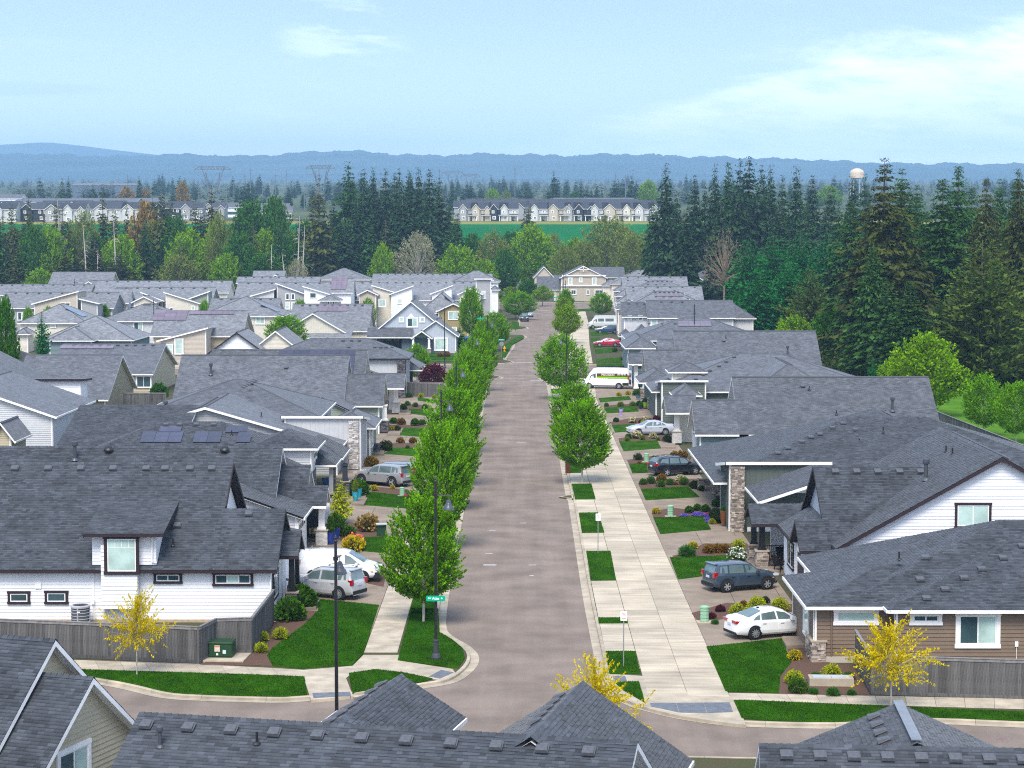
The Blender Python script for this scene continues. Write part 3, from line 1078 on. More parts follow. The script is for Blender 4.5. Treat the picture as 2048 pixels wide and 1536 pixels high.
def kerbed(edge, side, seg=3.0, gut=0.42, near=True):
 """gutter and kerb along an asphalt edge; side = +1 when the raised ground lies to the left of the line"""
 a = edge
 b = offset_line(edge, side * gut)
 c = offset_line(edge, side * (gut + 0.17))
 # cut into cast lengths
 d = [0.0]
 for i in range(len(a) - 1):
  d.append(d[-1] + math.dist(a[i], a[i + 1]))
 L = d[-1]
 n = max(1, round(L / seg))
 def at(line, s):
  return (float(np.interp(s, d, [p[0] for p in line])), float(np.interp(s, d, [p[1] for p in line])))
 for k in range(n):
  s0, s1 = L * k / n + 0.006, L * (k + 1) / n - 0.006
  ss = [s0] + [x for x in d if s0 < x < s1] + [s1]
  A, B, C = [at(a, s) for s in ss], [at(b, s) for s in ss], [at(c, s) for s in ss]
  g, q = MB(), MB()
  z = Z_WALK + 0.01
  for i in range(len(ss) - 1):
   g.poly([(*A[i], Z_GUT + 0.004), (*A[i + 1], Z_GUT + 0.004), (*B[i + 1], Z_GUT), (*B[i], Z_GUT)][::side])
   e0, e1 = ((B[i][0] * .8 + C[i][0] * .2, B[i][1] * .8 + C[i][1] * .2), (B[i + 1][0] * .8 + C[i + 1][0] * .2, B[i + 1][1] * .8 + C[i + 1][1] * .2))
   q.poly([(*B[i], 0), (*B[i + 1], 0), (*B[i + 1], z - 0.03), (*B[i], z - 0.03)])
   q.poly([(*B[i], z - 0.03), (*B[i + 1], z - 0.03), (*e1, z), (*e0, z)])
   q.poly([(*e0, z), (*e1, z), (*C[i + 1], z), (*C[i], z)])
   q.poly([(*C[i], z), (*C[i + 1], z), (*C[i + 1], -0.1), (*C[i], -0.1)])
  for P in ((B[0], C[0]), (B[-1], C[-1])):
   q.poly([(*P[0], 0), (*P[1], 0), (*P[1], z), (*P[0], z - 0.03)])
  if near and 80 < A[0][1] < 180:
   g.build('gutter', M_CONC, KERB)
   q.build('kerb', M_CONC, KERB)
  else:
   for src, dst in ((g, FARK), (q, FARK)):
    o = len(dst.v)
    dst.v += src.v
    dst.f += [tuple(i + o for i in f) for f in src.f]
    dst.t += src.t
    dst.uv += src.uv
 return c
KERB = bpy.data.objects.new('kerb_line', None)
COL.objects.link(KERB)
KERB['kind'] = 'structure'
FARK = MB()
def pad(name, pts, m, z, kind='structure', parent=None, skirt=0.2):
 """flat raised ground with a skirt; the outline may be concave"""
 from mathutils.geometry import tessellate_polygon
 P = [(p[0], p[1]) for p in pts]
 tri = tessellate_polygon([[Vector((x, y, 0)) for x, y in P]])
 mb = MB()
 n = len(P)
 mb.v = [(x, y, z) for x, y in P] + [(x, y, z - skirt) for x, y in P]
 for t in tri:
  a, b, c = (Vector(P[i]) for i in t)
  t = tuple(t) if (b - a).cross(c - a) > 0 else tuple(reversed(t))
  mb.f.append(t)
 area = sum(P[i][0] * P[(i + 1) % n][1] - P[(i + 1) % n][0] * P[i][1] for i in range(n))
 for i in range(n):
  j = (i + 1) % n
  mb.f.append((i, i + n, j + n, j) if area > 0 else (i, j, j + n, i + n))
 mb.t = [0.5] * len(mb.f)
 mb.uv = [None] * len(mb.f)
 return mb.build(name, m, parent, kind=kind)
def px_line(pts):
 return [tuple(PH(x, y, 0.0)[:2]) for x, y in pts]
# --- block left of the road, near: asphalt edge from the left frame edge round the corner and up the street
edgeL = px_line([(-260, 1345), (60, 1352), (192, 1369), (251, 1380), (320, 1396), (400, 1402), (544, 1406), (600, 1404), (722, 1394), (844, 1378),
     (914, 1364), (950, 1338), (958, 1314), (940, 1293), (905, 1272), (893, 1254), (895.5, 1209), (906, 1140)])
edgeL = smooth_line(edgeL, 4) + [(-4.04, y) for y in (140, 160, 180, 200, 225, 250, 272)] + smooth_line(
 [(-4.04, 277), (-3.4, 281), (-2.3, 284), (-2.3, 287), (-4.0, 289.2), (-9, 290), (-40, 290)], 4)
cL = kerbed(edgeL, +1)
M_YARD = M_DRIVE
pad('front_yards', cL + [(-40, 300 - 10.2), (-85, 290), (-85, 99)], M_GROUND, Z_WALK - 0.02)
# --- block right of the road, near
edgeR = [(3.65, 272), (3.65, 250), (3.65, 200), (3.64, 160)] + px_line([(1135.6, 1000), (1162, 1173), (1178, 1262), (1190, 1326), (1194, 1355), (1212, 1384), (1252, 1410), (1300, 1425),
                  (1357, 1438.5), (1454, 1451.6), (1585, 1457), (1700, 1457), (1790, 1451), (1850, 1448), (1901, 1449.5), (2048, 1456), (2400, 1470)])
edgeR = smooth_line([(16, 290), (7.5, 289.5), (3.4, 287.5), (2.6, 284), (3.4, 279), (3.65, 272)], 4)[:-1] + smooth_line(edgeR, 4)
cR = kerbed(edgeR, +1)
pad('front_yards', cR + [(60, 80.5), (60, 290), (16, 291)], M_GROUND, Z_WALK - 0.02)
# --- far blocks
e2 = smooth_line(px_line([(800, 731), (985, 729), (1019, 727.7), (1030, 725.5), (1025, 722.7), (1013, 719.4), (1019.6, 707), (1028.5, 695), (1033, 683), (1046, 678.5), (1055, 674.6), (1050, 671.5), (1035, 670), (950, 670)]), 4)
c2 = kerbed(e2, +1)
pad('front_yards', c2 + [(-95, 395), (-95, 315)], M_GROUND, Z_WALK - 0.02)
e3 = smooth_line(px_line([(900, 662), (1029, 661), (1046, 659.7), (1058, 657), (1054, 654), (1041, 652.5), (1041, 644), (1047, 626), (1046, 621), (1020, 619), (930, 619)]), 4)
c3 = kerbed(e3, +1)
pad('front_yards', c3 + [(-110, 517), (-110, 420)], M_GROUND, Z_WALK - 0.02)
e4 = smooth_line([(60, 512), (16, 512), (10.5, 508), (9.6, 500), (9.2, 480)] + [(3.65 + road_shift(y), y) for y in (440, 400, 364, 330, 320)] + [(4.6, 314), (8, 311.5), (16, 311)], 4)
c4 = kerbed(e4, +1)
pad('front_yards', c4 + [(60, 311), (60, 512)], M_GROUND, Z_WALK - 0.02)
e5 = [(45, 566), (12, 566), (0, 566), (-20, 566), (-90, 566)]
c5 = kerbed(e5, -1)
pad('front_yards', [(45, 567), (-90, 567), (-90, 640), (45, 640)], M_MEADOW, Z_WALK - 0.02)
# --- ground on the near side of the cross street
e6 = [(-70, 79.2), (-18, 80.2), (5, 80.9), (12, 80.4), (40, 79.0)]
c6 = kerbed(e6, -1)
pad('near_yards', c6[::-1] + [(-70, 30), (40, 30)], M_GROUND, Z_WALK - 0.02)
FARK.build('far_kerbs', M_CONC, kind='structure')
# ---------------------------------------------------------------- walks made of cast slabs
def slab(mb_pts, z, m, parent, h=0.1, joint=0.010):
 P = [Vector((p[0], p[1])) for p in mb_pts]
 c = sum(P, Vector((0, 0))) / 4
 q = []
 for p in P:
  d = c - p
  q.append(p + d.normalized() * joint)
 mb = MB()
 lo, hi = [(*p, z - h) for p in q], [(*p, z - 0.012) for p in q]
 top = [(*(p + (c - p).normalized() * 0.018), z) for p in q]
 for i in range(4):
  j = (i + 1) % 4
  mb.poly([lo[i], lo[j], hi[j], hi[i]])
  mb.poly([hi[i], hi[j], top[j], top[i]])
 mb.poly(top)
 mb.build('slab', m, parent)
def walk(name, A, B, n, m, z=Z_WALK + 0.012, solo=True):
 """slabs between edge lines A and B (each two points), cut n times"""
 base = [A[0], B[0], B[1], A[1]]
 e = pad(name, [A[0], B[0], B[1], A[1]], mat('joint_sand', (0.16, 0.13, 0.10), rough=0.95, var=0.3, scale=9), z - 0.02)
 A0, A1, B0, B1 = (Vector(p[:2]) for p in (A[0], A[1], B[0], B[1]))
 for k in range(n):
  t0, t1 = k / n, (k + 1) / n
  slab([A0.lerp(A1, t0), B0.lerp(B1, t0), B0.lerp(B1, t1), A0.lerp(A1, t1)], z, m, e)
 return e
walk('side_path', [(-7.60, 100.2), (-7.60, 170)], [(-5.95, 100.2), (-5.95, 170)], 46, M_CONC)
walk('side_path', [(-7.60, 170), (-7.60, 286)], [(-5.95, 170), (-5.95, 286)], 20, M_CONC)
walk('shared_path', [(5.74, 91.4), (5.74, 252)], [(7.53, 91.4), (7.53, 252)], 104, M_PATHC)
walk('shared_path', [(7.53, 90.9), (7.53, 252)], [(9.37, 90.6), (9.37, 252)], 104, M_PATHC)
for ya, yb in ((252, 283), (314, 364), (364, 450), (450, 505)):
 sa, sb = road_shift(ya), road_shift(yb)
 walk('shared_path', [(5.74 + sa * 1.05, ya), (5.74 + sb * 1.05, yb)], [(9.37 + sa * 1.05, ya), (9.37 + sb * 1.05, yb)], 10, M_PATHC)
P_ = lambda x, y: tuple(PH(x, y, 0.13)[:2])
walk('side_path', [P_(-200, 1306), P_(544, 1336)], [P_(-200, 1330), P_(560, 1353)], 15, M_CONC)
walk('side_path', [P_(1456, 1386), P_(2048, 1398)], [P_(1470, 1402), P_(2048, 1418)], 10, M_CONC)
walk('side_path', [P_(2048, 1398), P_(2500, 1407)], [P_(2048, 1418), P_(2500, 1433)], 7, M_CONC)
# corner landings, left
for nm, pts in (('corner_landing', [(544, 1336), (607, 1340), (705, 1332), (727, 1310), (800, 1310), (796, 1321), (905, 1338), (912, 1348), (880, 1360), (790, 1346), (700, 1350), (692, 1356), (706, 1392), (622, 1400), (607, 1354), (560, 1353)]),
    ('corner_landing', [(1285, 1352), (1258, 1350), (1202, 1348), (1210, 1362), (1240, 1396), (1300, 1418), (1360, 1432), (1455, 1446), (1492, 1450), (1470, 1396), (1450, 1384), (1300, 1384)]),
    ):
 pad(nm, [P_(*p) for p in pts], M_CONC, Z_WALK + 0.006)
# ribbed steel tactile plates in the ramps
M_TACT = mat('tactile_plate', (0.13, 0.145, 0.17), rough=0.6, var=0.2, scale=4)
for q in ([(625, 1386), (700, 1384), (702, 1392), (627, 1396)], [(858, 1353), (882, 1340), (907, 1345), (880, 1357)],
   [(1226, 1352), (1250, 1352), (1254, 1362), (1228, 1363)], [(1300, 1406), (1352, 1406), (1358, 1425), (1303, 1413)],
   [(1353, 1406), (1407, 1405.5), (1414, 1426), (1359, 1425)], [(1408, 1405.5), (1459, 1405), (1466, 1424), (1415, 1426)]):
 P = [PH(x, y, 0.14) for x, y in q]
 e = pad('tactile_plate', [p[:2] for p in P], M_TACT, 0.15)
 mb = MB()
 a, b, c, d = P
 nu, nv_ = max(4, int((b - a).length / 0.12)), max(3, int((d - a).length / 0.12))
 for i in range(nu):
  for j in range(nv_):
   u, v = (i + .5) / nu, (j + .5) / nv_
   p = (a.lerp(b, u)).lerp(d.lerp(c, u), v)
   mb.box((p.x, p.y, 0.155), (0.05, 0.05, 0.014), taper=0.6)
 mb.build('studs', M_TACT, e, kind='stuff')
# planting strip on the right: concrete with lawn squares let in
pad('planting_strip', [(4.25, 96.5), (5.72, 96.5), (5.72, 270), (4.25, 270)], M_PATHC, Z_WALK + 0.004)
pad('planting_strip', [(-5.93, 101.5), (-4.64, 104), (-4.64, 270), (-5.93, 270)], M_GROUND, Z_WALK - 0.002)
# ---------------------------------------------------------------- lawns, beds, drives
M_LAWN = mat('lawn', (0.014, 0.062, 0.001), spec=0.03, rough=0.95, scale=1.6, col2=(0.042, 0.115, 0.003), stain=0.25, detail=7, bump=0.8, bscale=60, stretch=(1.0, 0.5, 1))
M_BLADE = mat('grass_blade', (0.022, 0.090, 0.002), spec=0.05, rough=0.8, var=0.2, tint=0.5, scale=1.2)
M_MULCH = mat('bark_mulch', (0.075, 0.042, 0.030), rough=0.95, var=0.4, scale=14, bump=1.0, bscale=40, col2=(0.15, 0.09, 0.065))
M_GRAVEL = mat('river_gravel', (0.25, 0.22, 0.19), rough=0.9, var=0.4, scale=18, bump=1.0, bscale=40)
def inside(P, x, y):
 c = False
 n = len(P)
 for i in range(n):
  (x0, y0), (x1, y1) = P[i], P[(i + 1) % n]
  if (y0 > y) != (y1 > y) and x < (x1 - x0) * (y - y0) / (y1 - y0) + x0:
   c = not c
 return c
def blades(P, z, dens, h=0.055):
 a = abs(sum(P[i][0] * P[(i + 1) % len(P)][1] - P[(i + 1) % len(P)][0] * P[i][1] for i in range(len(P)))) / 2
 x0, x1 = min(p[0] for p in P), max(p[0] for p in P)
 y0, y1 = min(p[1] for p in P), max(p[1] for p in P)
 n = int(a * dens)
 V, T = [], []
 k = 0
 while k < n:
  x, y = rnd.uniform(x0, x1), rnd.uniform(y0, y1)
  if not inside(P, x, y):
   continue
  k += 1
  an = rnd.uniform(0, PI)
  w = rnd.uniform(0.012, 0.022)
  hh = h * rnd.uniform(0.6, 1.3)
  dx, dy = math.cos(an) * w, math.sin(an) * w
  V += [(x - dx, y - dy, z), (x + dx, y + dy, z), (x + rnd.uniform(-.03, .03), y + rnd.uniform(-.03, .03), z + hh)]
  T.append(rnd.random() * 0.7 + 0.3 * (math.sin(x * 2.2 + y * 0.9) > 0))
 F = np.arange(len(V), dtype=np.int32).reshape(-1, 3)
 return V, F, T
BL_V, BL_F, BL_T = [], [], []
def lawn(pts, world_pts=False, z=Z_WALK + 0.03, dens=None):
 P = [tuple(p) for p in pts] if world_pts else [P_(*p) for p in pts]
 e = pad('lawn', P, M_LAWN, z, skirt=0.08)
 yc = sum(p[1] for p in P) / len(P)
 d = dens if dens is not None else (420 if yc < 125 else (200 if yc < 190 else 0))
 if d:
  V, F, T = blades(P, z - 0.005, d)
  bulk('grass', V, F, M_BLADE, T, e, kind='stuff')
 return e
def bed(pts, m=None, z=Z_WALK + 0.015, name='mulch_bed'):
 return pad(name, [P_(*p) for p in pts], m or M_MULCH, z, skirt=0.06)
def drive(pts, z=Z_WALK + 0.006, world_pts=False):
 return pad('driveway', pts if world_pts else [P_(*p) for p in pts], M_DRIVE, z, skirt=0.06)
c1 = lambda x, y: (x / 2.866, 1000 + y / 2.866)
c2_ = lambda x, y: (600 + x / 2.866, 1000 + y / 2.866)
c3_ = lambda x, y: (1348 + x / 2.866, 1000 + y / 2.866)
c6_ = lambda x, y: (1100 + x / 2.954, 660 + y / 2.954)
c5_ = lambda x, y: (600 + x / 2.926, 660 + y / 2.926)
z6_ = lambda x, y: (720 + x / 8.53, 780 + y / 8.53)
z4_ = lambda x, y: (640 + x / 9.31, 900 + y / 9.31)
q6_ = lambda x, y: (1120 + x / 5.12, 1150 + y / 5.12)
z3_ = lambda x, y: (850 + x / 4.096, 520 + y / 4.096)
# right yards: everything between path and houses is drive first, beds and lawns lie on it
drive([(9.38, 91.8), (14.2, 98.2), (15.2, 98.2), (15.2, 140), (15.2, 285), (10.2, 285), (9.38, 250)], world_pts=True)
drive([(-7.62, 105), (-7.62, 285), (-15.4, 285), (-15.4, 110), (-13.0, 110)], world_pts=True)
for q in ([c3_(185, 843), c3_(620, 795), c3_(640, 850), c3_(672, 935), c3_(610, 1010), c3_(600, 1105), c3_(295, 1098)],
   [c6_(708, 1345), c6_(1050, 1333), c6_(1060, 1352), c6_(935, 1452), c6_(757, 1475)],
   [c6_(610, 1110), c6_(912, 1102), c6_(950, 1180), c6_(652, 1207)],
   [c6_(536, 942), c6_(812, 925), c6_(885, 988), c6_(566, 1007)],
   [c6_(466, 793), c6_(600, 786), c6_(600, 843), c6_(487, 848)],
   [c6_(408, 660), c6_(632, 653), c6_(664, 700), c6_(435, 717)],
   [c6_(365, 563), c6_(500, 556), c6_(510, 596), c6_(385, 607)],
   [c6_(318, 460), c6_(508, 448), c6_(526, 482), c6_(336, 493)],
   [c6_(287, 403), c6_(468, 391), c6_(480, 413), c6_(297, 428)],
   [z3_(1400, 815), z3_(1640, 795), z3_(1690, 842), z3_(1405, 840)], [z3_(1405, 850), z3_(1670, 850), z3_(1675, 870), z3_(1405, 868)],
   [z3_(1390, 733), z3_(1540, 718), z3_(1560, 755), z3_(1398, 768)], [z3_(1375, 690), z3_(1440, 680), z3_(1450, 718), z3_(1380, 722)],
   [z3_(1360, 640), z3_(1430, 632), z3_(1430, 664), z3_(1365, 668)], [z3_(1355, 590), z3_(1490, 585), z3_(1500, 612), z3_(1360, 622)],
   [z3_(1350, 548), z3_(1420, 545), z3_(1430, 570), z3_(1352, 574)], [z3_(1240, 405), z3_(1390, 395), z3_(1400, 410), z3_(1240, 425)],
   # right planting squares
   [q6_(808, 1093), q6_(872, 1312), q6_(640, 1180), q6_(560, 1100)],
   [q6_(467, 785), q6_(772, 783), q6_(825, 1012), q6_(502, 1010)], [q6_(390, 440), q6_(686, 438), q6_(692, 497), q6_(396, 499)],
   [c2_(1640, 295), c2_(1780, 293), c2_(1812, 462), c2_(1668, 464)], [c2_(1598, 75), c2_(1708, 73), c2_(1745, 188), c2_(1616, 190)],
   [c5_(1590, 902), c5_(1705, 900), c5_(1730, 992), c5_(1610, 993)], [c5_(1560, 770), c5_(1640, 768), c5_(1655, 836), c5_(1575, 838)],
   [c5_(1482, 395), c5_(1560, 393), c5_(1570, 421), c5_(1490, 423)], [c5_(1468, 345), c5_(1540, 343), c5_(1545, 372), c5_(1474, 373)],
   # right cross-street strip
   [c3_(342, 1150), c3_(420, 1150), c3_(1230, 1183), c3_(1700, 1205), c3_(2300, 1225), c3_(2300, 1285), c3_(2000, 1265), c3_(1400, 1248), c3_(1000, 1272), c3_(600, 1268), c3_(388, 1252)],
   # left side
   [(640, 1199), (758, 1211), (727, 1307), (705, 1330), (600, 1337), (545, 1332), (534, 1312), (545, 1296), (607, 1251), (636, 1222)],
   [c2_(640, 622), c2_(792, 625), c2_(800, 760), c2_(870, 800), c2_(930, 850), c2_(945, 905), c2_(905, 965), c2_(560, 920)],
   [c2_(280, 995), c2_(435, 972), c2_(600, 992), c2_(760, 1025), c2_(640, 1062), c2_(300, 1105)],
   [c2_(352, 293), c2_(368, 215), c2_(520, 210), c2_(500, 308)],
   [z4_(820, 1030), z4_(870, 790), z4_(1000, 790), z4_(1640, 862), z4_(1790, 905), z4_(1700, 1100)],
   [z6_(540, 985), z6_(1010, 990), z6_(1040, 1140), z6_(412, 1092)], [z6_(740, 645), z6_(1170, 652), z6_(1110, 805), z6_(683, 775)],
   [z6_(862, 402), z6_(825, 320), z6_(1250, 340), z6_(1300, 470)], [z6_(982, 130), z6_(1380, 175), z6_(1340, 235), z6_(985, 182)]):
 lawn(q)
_cl = [p for p in cL if p[0] < -10.4 and p[1] < 110 and p[0] > -60]
lawn(_cl + [P_(614, 1391), P_(609, 1354), P_(544, 1351), P_(93, 1337.5), P_(-230, 1331)], True)
pad('meadow', [(40, 140), (90, 140), (90, 275), (40, 275)], mat('rough_lawn', (0.05, 0.15, 0.008), spec=0.03, rough=0.95, scale=0.4, col2=(0.10, 0.20, 0.02), detail=8), 0.13)
for ya, yb in ((104, 128), (131, 150), (153, 178), (182, 205), (210, 240), (245, 272)):
 lawn([(-5.92, ya + (2 if ya > 110 else 6)), (-4.66, ya + (2 if ya > 110 else 6)), (-4.66, yb), (-5.92, yb)], True, dens=150 if ya < 140 else 0)
for x0, x1, ya, yb in ((-16, -5, 316.5, 319), (-30, -3.5, 321.5, 331), (-60, -12, 330, 338)):
 lawn([(x0, ya), (x1, ya), (x1, yb), (x0, yb)], True)
lawn([z3_(735, 640), z3_(800, 615), z3_(810, 640), z3_(720, 690), z3_(660, 790), z3_(620, 815), z3_(640, 700)])
lawn([z3_(720, 505), z3_(770, 512), z3_(775, 560), z3_(830, 558), z3_(740, 572), z3_(700, 540)])
lawn([(-6, 568.5), (18, 568.5), (18, 572), (-6, 572)], True)
lawn([(20, 567.6), (45, 567.6), (45, 574), (20, 574)], True)
# beds
for q in ([(548, 1245), (600, 1222), (636, 1222), (607, 1251), (545, 1296), (534, 1312), (545, 1332), (470, 1330), (400, 1330), (440, 1310), (530, 1300)],
   [c2_(385, 390), c2_(500, 405), c2_(478, 498), c2_(390, 480)],
   [c2_(160, 230), c2_(280, 130), c2_(500, 180), c2_(490, 215), c2_(368, 212), c2_(352, 290), c2_(260, 280)],
   [z4_(930, 770), z4_(1060, 690), z4_(1640, 735), z4_(1700, 860), z4_(1000, 790)],
   [z6_(330, 900), z6_(560, 905), z6_(1010, 910), z6_(1010, 990), z6_(540, 985), z6_(400, 1070)],
   [z6_(490, 600), z6_(1260, 600), z6_(1210, 655), z6_(740, 645), z6_(600, 690)],
   [z6_(690, 230), z6_(1200, 265), z6_(1250, 340), z6_(825, 320), z6_(800, 340)],
   [c3_(100, 650), c3_(300, 590), c3_(755, 600), c3_(755, 640), c3_(320, 680), c3_(140, 700)],
   [c3_(640, 830), c3_(770, 820), c3_(880, 930), c3_(1030, 960), c3_(1125, 1118), c3_(600, 1112), c3_(610, 1010), c3_(672, 935)],
   [c3_(60, 310), c3_(170, 250), c3_(430, 250), c3_(440, 345), c3_(0, 332), c3_(-10, 320)],
   [c6_(600, 1075), c6_(720, 1050), c6_(1050, 1090), c6_(1050, 1150), c6_(950, 1145), c6_(912, 1102), c6_(610, 1108)],
   [c6_(520, 905), c6_(700, 880), c6_(900, 880), c6_(910, 960), c6_(812, 925), c6_(536, 942)],
   [c6_(455, 768), c6_(600, 745), c6_(800, 735), c6_(800, 755), c6_(600, 786), c6_(466, 793)],
   [c6_(405, 640), c6_(560, 620), c6_(725, 620), c6_(725, 668), c6_(632, 653), c6_(408, 660)],
   [c6_(360, 545), c6_(480, 520), c6_(650, 520), c6_(650, 535), c6_(500, 556), c6_(365, 563)],
   [c6_(316, 450), c6_(400, 440), c6_(600, 430), c6_(610, 465), c6_(520, 470), c6_(508, 448), c6_(318, 460)]):
 bed(q)
bed([c1(-400, 890), c1(1145, 940), c1(1560, 965), c1(265, 965), c1(-400, 930)], M_GRAVEL, Z_WALK + 0.01, 'gravel_strip')
# raised entry slabs
for q in ([z4_(610, 990), z4_(640, 880), z4_(885, 885), z4_(815, 1010)], [c2_(60, 270), c2_(150, 225), c2_(262, 235), c2_(256, 275)],
   [z6_(165, 1080), z6_(180, 1020), z6_(418, 1030), z6_(405, 1090)], [z6_(470, 755), z6_(480, 690), z6_(697, 700), z6_(680, 760)],
   [z6_(660, 405), z6_(670, 345), z6_(872, 350), z6_(858, 405)], [c6_(655, 690), c6_(640, 670), c6_(740, 668), c6_(740, 692)],
   [(575, 1220), (600, 1195), (640, 1197), (632, 1214)], [c3_(620, 795), c3_(622, 780), c3_(770, 778), c3_(770, 830), c3_(645, 835)],
   [z4_(500, 700), z4_(520, 640), z4_(620, 640), z4_(610, 700)]):
 pad('entry_slab', [tuple(PH(x, y, 0.3)[:2]) for x, y in q], M_DRIVE, 0.30, skirt=0.3)
# drive joints are real saw cuts: thin dark inlays would be paint, so the joint is a shallow groove strip of sand set 4 mm proud
M_JOINT = mat('joint_filler', (0.075, 0.065, 0.055), rough=0.95)
jm = MB()
for (a, b) in ((c3_(320, 525), c3_(352, 590)), (c3_(575, 500), c3_(612, 560)), (c6_(860, 1192), c6_(905, 1275)), (c6_(1062, 1150), c6_(1095, 1215)),
    (c2_(345, 290), c2_(318, 365)), (z4_(1030, 1065), z4_(960, 1190)), (c3_(440, 800), c3_(448, 812)), (z6_(795, 790), z6_(765, 880))):
 A, B = PH(*a, 0.14), PH(*b, 0.14)
 A.z = B.z = Z_WALK + 0.006
 jm.beam(A, B, 0.03, 0.01)
jm.build('drive_joints', M_JOINT, kind='structure')
# manhole cover, painted survey marks and skid marks on the asphalt
P = PH(1500 + 1885 / 3.737, 1400 + 290 / 3.737)
mb = MB()
mb.lathe([(0.0, 0.010), (0.30, 0.010), (0.31, 0.014), (0.36, 0.014), (0.37, 0.006), (0.52, 0.006), (0.54, 0.0)], n=28)
for r in (0.1, 0.2):
 mb.lathe([(r - .02, 0.010), (r - .02, 0.016), (r + .02, 0.016), (r + .02, 0.010)], n=24)
e = mb.build('manhole_cover', mat('cast_iron_worn', (0.20, 0.15, 0.135), rough=0.7, var=0.2, scale=6))
e.location = P
tag(e, 'round iron manhole cover in the near cross street asphalt', 'manhole cover')
M_MARK = mat('white_road_paint', (0.62, 0.62, 0.62), rough=0.8, var=0.3, scale=8)
mk = MB()
for x, y, w in ((980, 1130, 26), (978, 1107, 14), (1065, 1130, 14), (985, 1061, 12), (1047, 1046, 12), (1043, 885, 20), (1063, 1151, 8)):
 A, B = PH(x - w / 2, y), PH(x + w / 2, y)
 mk.beam(A + Vector((0, 0, .0)), B + Vector((0, 0, .0)), 0.22 if w > 20 else 0.09, 0.010)
for xa, xb, y in ((1031, 1070, 725.5), (1060, 1092, 761.5), (1075, 1100, 621)):
 mk.beam(PH(xa, y), PH(xb, y), 0.35, 0.010)
mk.build('survey_marks', M_MARK, kind='structure')
# ---------------------------------------------------------------- plants
NR = np.random.default_rng(11)
def leaf_mat(name, col, tint=0.45, trans=0.22, var=0.25, col2=None, rand=0.0):
 return mat(name, col, rough=0.7, var=var, scale=0.7, tint=tint, trans=trans, spec=0.06, col2=col2, rand=rand)
def leaf_quads(C, size, aspect=0.6, up=0.35, seed_dir=None, dirs=None):
 """diamond leaves at centres C (N,3); dirs = preferred long axis"""
 n = len(C)
 a = NR.normal(size=(n, 3))
 if dirs is not None:
  a = dirs + a * 0.45
 a[:, 2] += up * 0.5
 a /= np.linalg.norm(a, axis=1, keepdims=True)
 b = NR.normal(size=(n, 3))
 b[:, 2] *= 0.6
 b -= a * np.sum(a * b, axis=1, keepdims=True)
 b /= np.linalg.norm(b, axis=1, keepdims=True) + 1e-9
 s = size * NR.uniform(0.6, 1.35, size=(n, 1))
 nrm = np.cross(a, b)
 p0 = C - a * s * 0.5
 p1 = C + b * s * aspect * 0.5 + nrm * s * 0.08
 p2 = C + a * s * 0.5
 p3 = C - b * s * aspect * 0.5 + nrm * s * 0.08
 V = np.stack([p0, p1, p2, p3], axis=1).reshape(-1, 3)
 F = np.arange(4 * n, dtype=np.int32).reshape(-1, 4)
 return V, F
def egg(t, lo=0.30, p=1.0):
 """crown radius over height fraction, widest at lo"""
 t = np.asarray(t, dtype=float)
 r = np.where(t < lo, np.sqrt(np.clip(1 - ((lo - t) / lo) ** 2, 0, 1)), np.power(np.clip(1 - ((t - lo) / (1 - lo)) ** 2, 0, 1), p))
 return r
def crown_cloud(name, m, Rr, Hh, z0, shoots=420, per=22, leaf=0.17, lo=0.32, p=0.75, spike=0.55, lump=0.22, aspect=0.62, hollow=0.38, sc=0.75, up=0.35):
 t = NR.beta(1.25, 1.35, shoots)
 ph = NR.uniform(0, 2 * PI, shoots)
 lum = 1 + lump * (np.sin(3 * ph + 5 * t + NR.uniform(0, 6)) * 0.5 + np.sin(5 * ph - 7 * t + 1.3) * 0.5)
 rad = egg(t, lo, p) * Rr * lum * (1 - (1 - hollow) * NR.uniform(0, 1, shoots) ** 2.2)
 base = np.stack([rad * np.cos(ph), rad * np.sin(ph), z0 + t * Hh], axis=1)
 d = np.stack([np.cos(ph) * 0.8, np.sin(ph) * 0.8, up + 1.0 * t], axis=1) + NR.normal(size=(shoots, 3)) * 0.25
 d /= np.linalg.norm(d, axis=1, keepdims=True)
 L = spike * NR.uniform(0.5, 1.3, shoots)
 k = NR.uniform(-0.5, 1.0, (shoots, per))
 C = base[:, None, :] + d[:, None, :] * (k * L[:, None])[:, :, None]
 C += NR.normal(size=C.shape) * (leaf * sc) * (1.15 - np.clip(k, 0, 1))[:, :, None]
 dirs = np.repeat(d, per, axis=0)
 V, F = leaf_quads(C.reshape(-1, 3), leaf, aspect, 0.3, dirs=dirs * 0.7)
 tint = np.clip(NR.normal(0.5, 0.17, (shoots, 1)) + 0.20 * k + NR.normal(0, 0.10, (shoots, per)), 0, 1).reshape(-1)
 return bulk(None, V, F, m, tint), base
def woody(name, h, r, tips=(), bark=None, fork=0.35, lean=0.0, n=7):
 mb = MB()
 mb.tube([(0, 0, -0.15), (0, 0, 0.05), (0.02 * h * lean, 0.01, h * 0.3), (0.03 * h * lean, -0.01 * h * lean, h * 0.65), (0, 0, h)], [r * 1.35, r * 1.05, r * 0.85, r * 0.55, r * 0.18], n)
 for q in tips:
  q = Vector(q)
  z = max(0.25 * h, min(q.z * 0.75 - 0.25 * math.hypot(q.x, q.y), h * 0.85)) if fork is None else h * fork + (q.z - h * fork) * 0.35 * rnd.uniform(0.6, 1.1)
  a = Vector((0, 0, max(z, h * 0.18)))
  b = a.lerp(q, 0.5) + Vector((0, 0, 0.06 * h * rnd.uniform(-.3, .6)))
  mb.tube([a, b, q], [r * 0.42, r * 0.24, r * 0.06], 5, cap=False)
 o = mb.build(name, bark or M_BARK)
 me = o.data
 bpy.data.objects.remove(o)
 return me
KINDS = {}
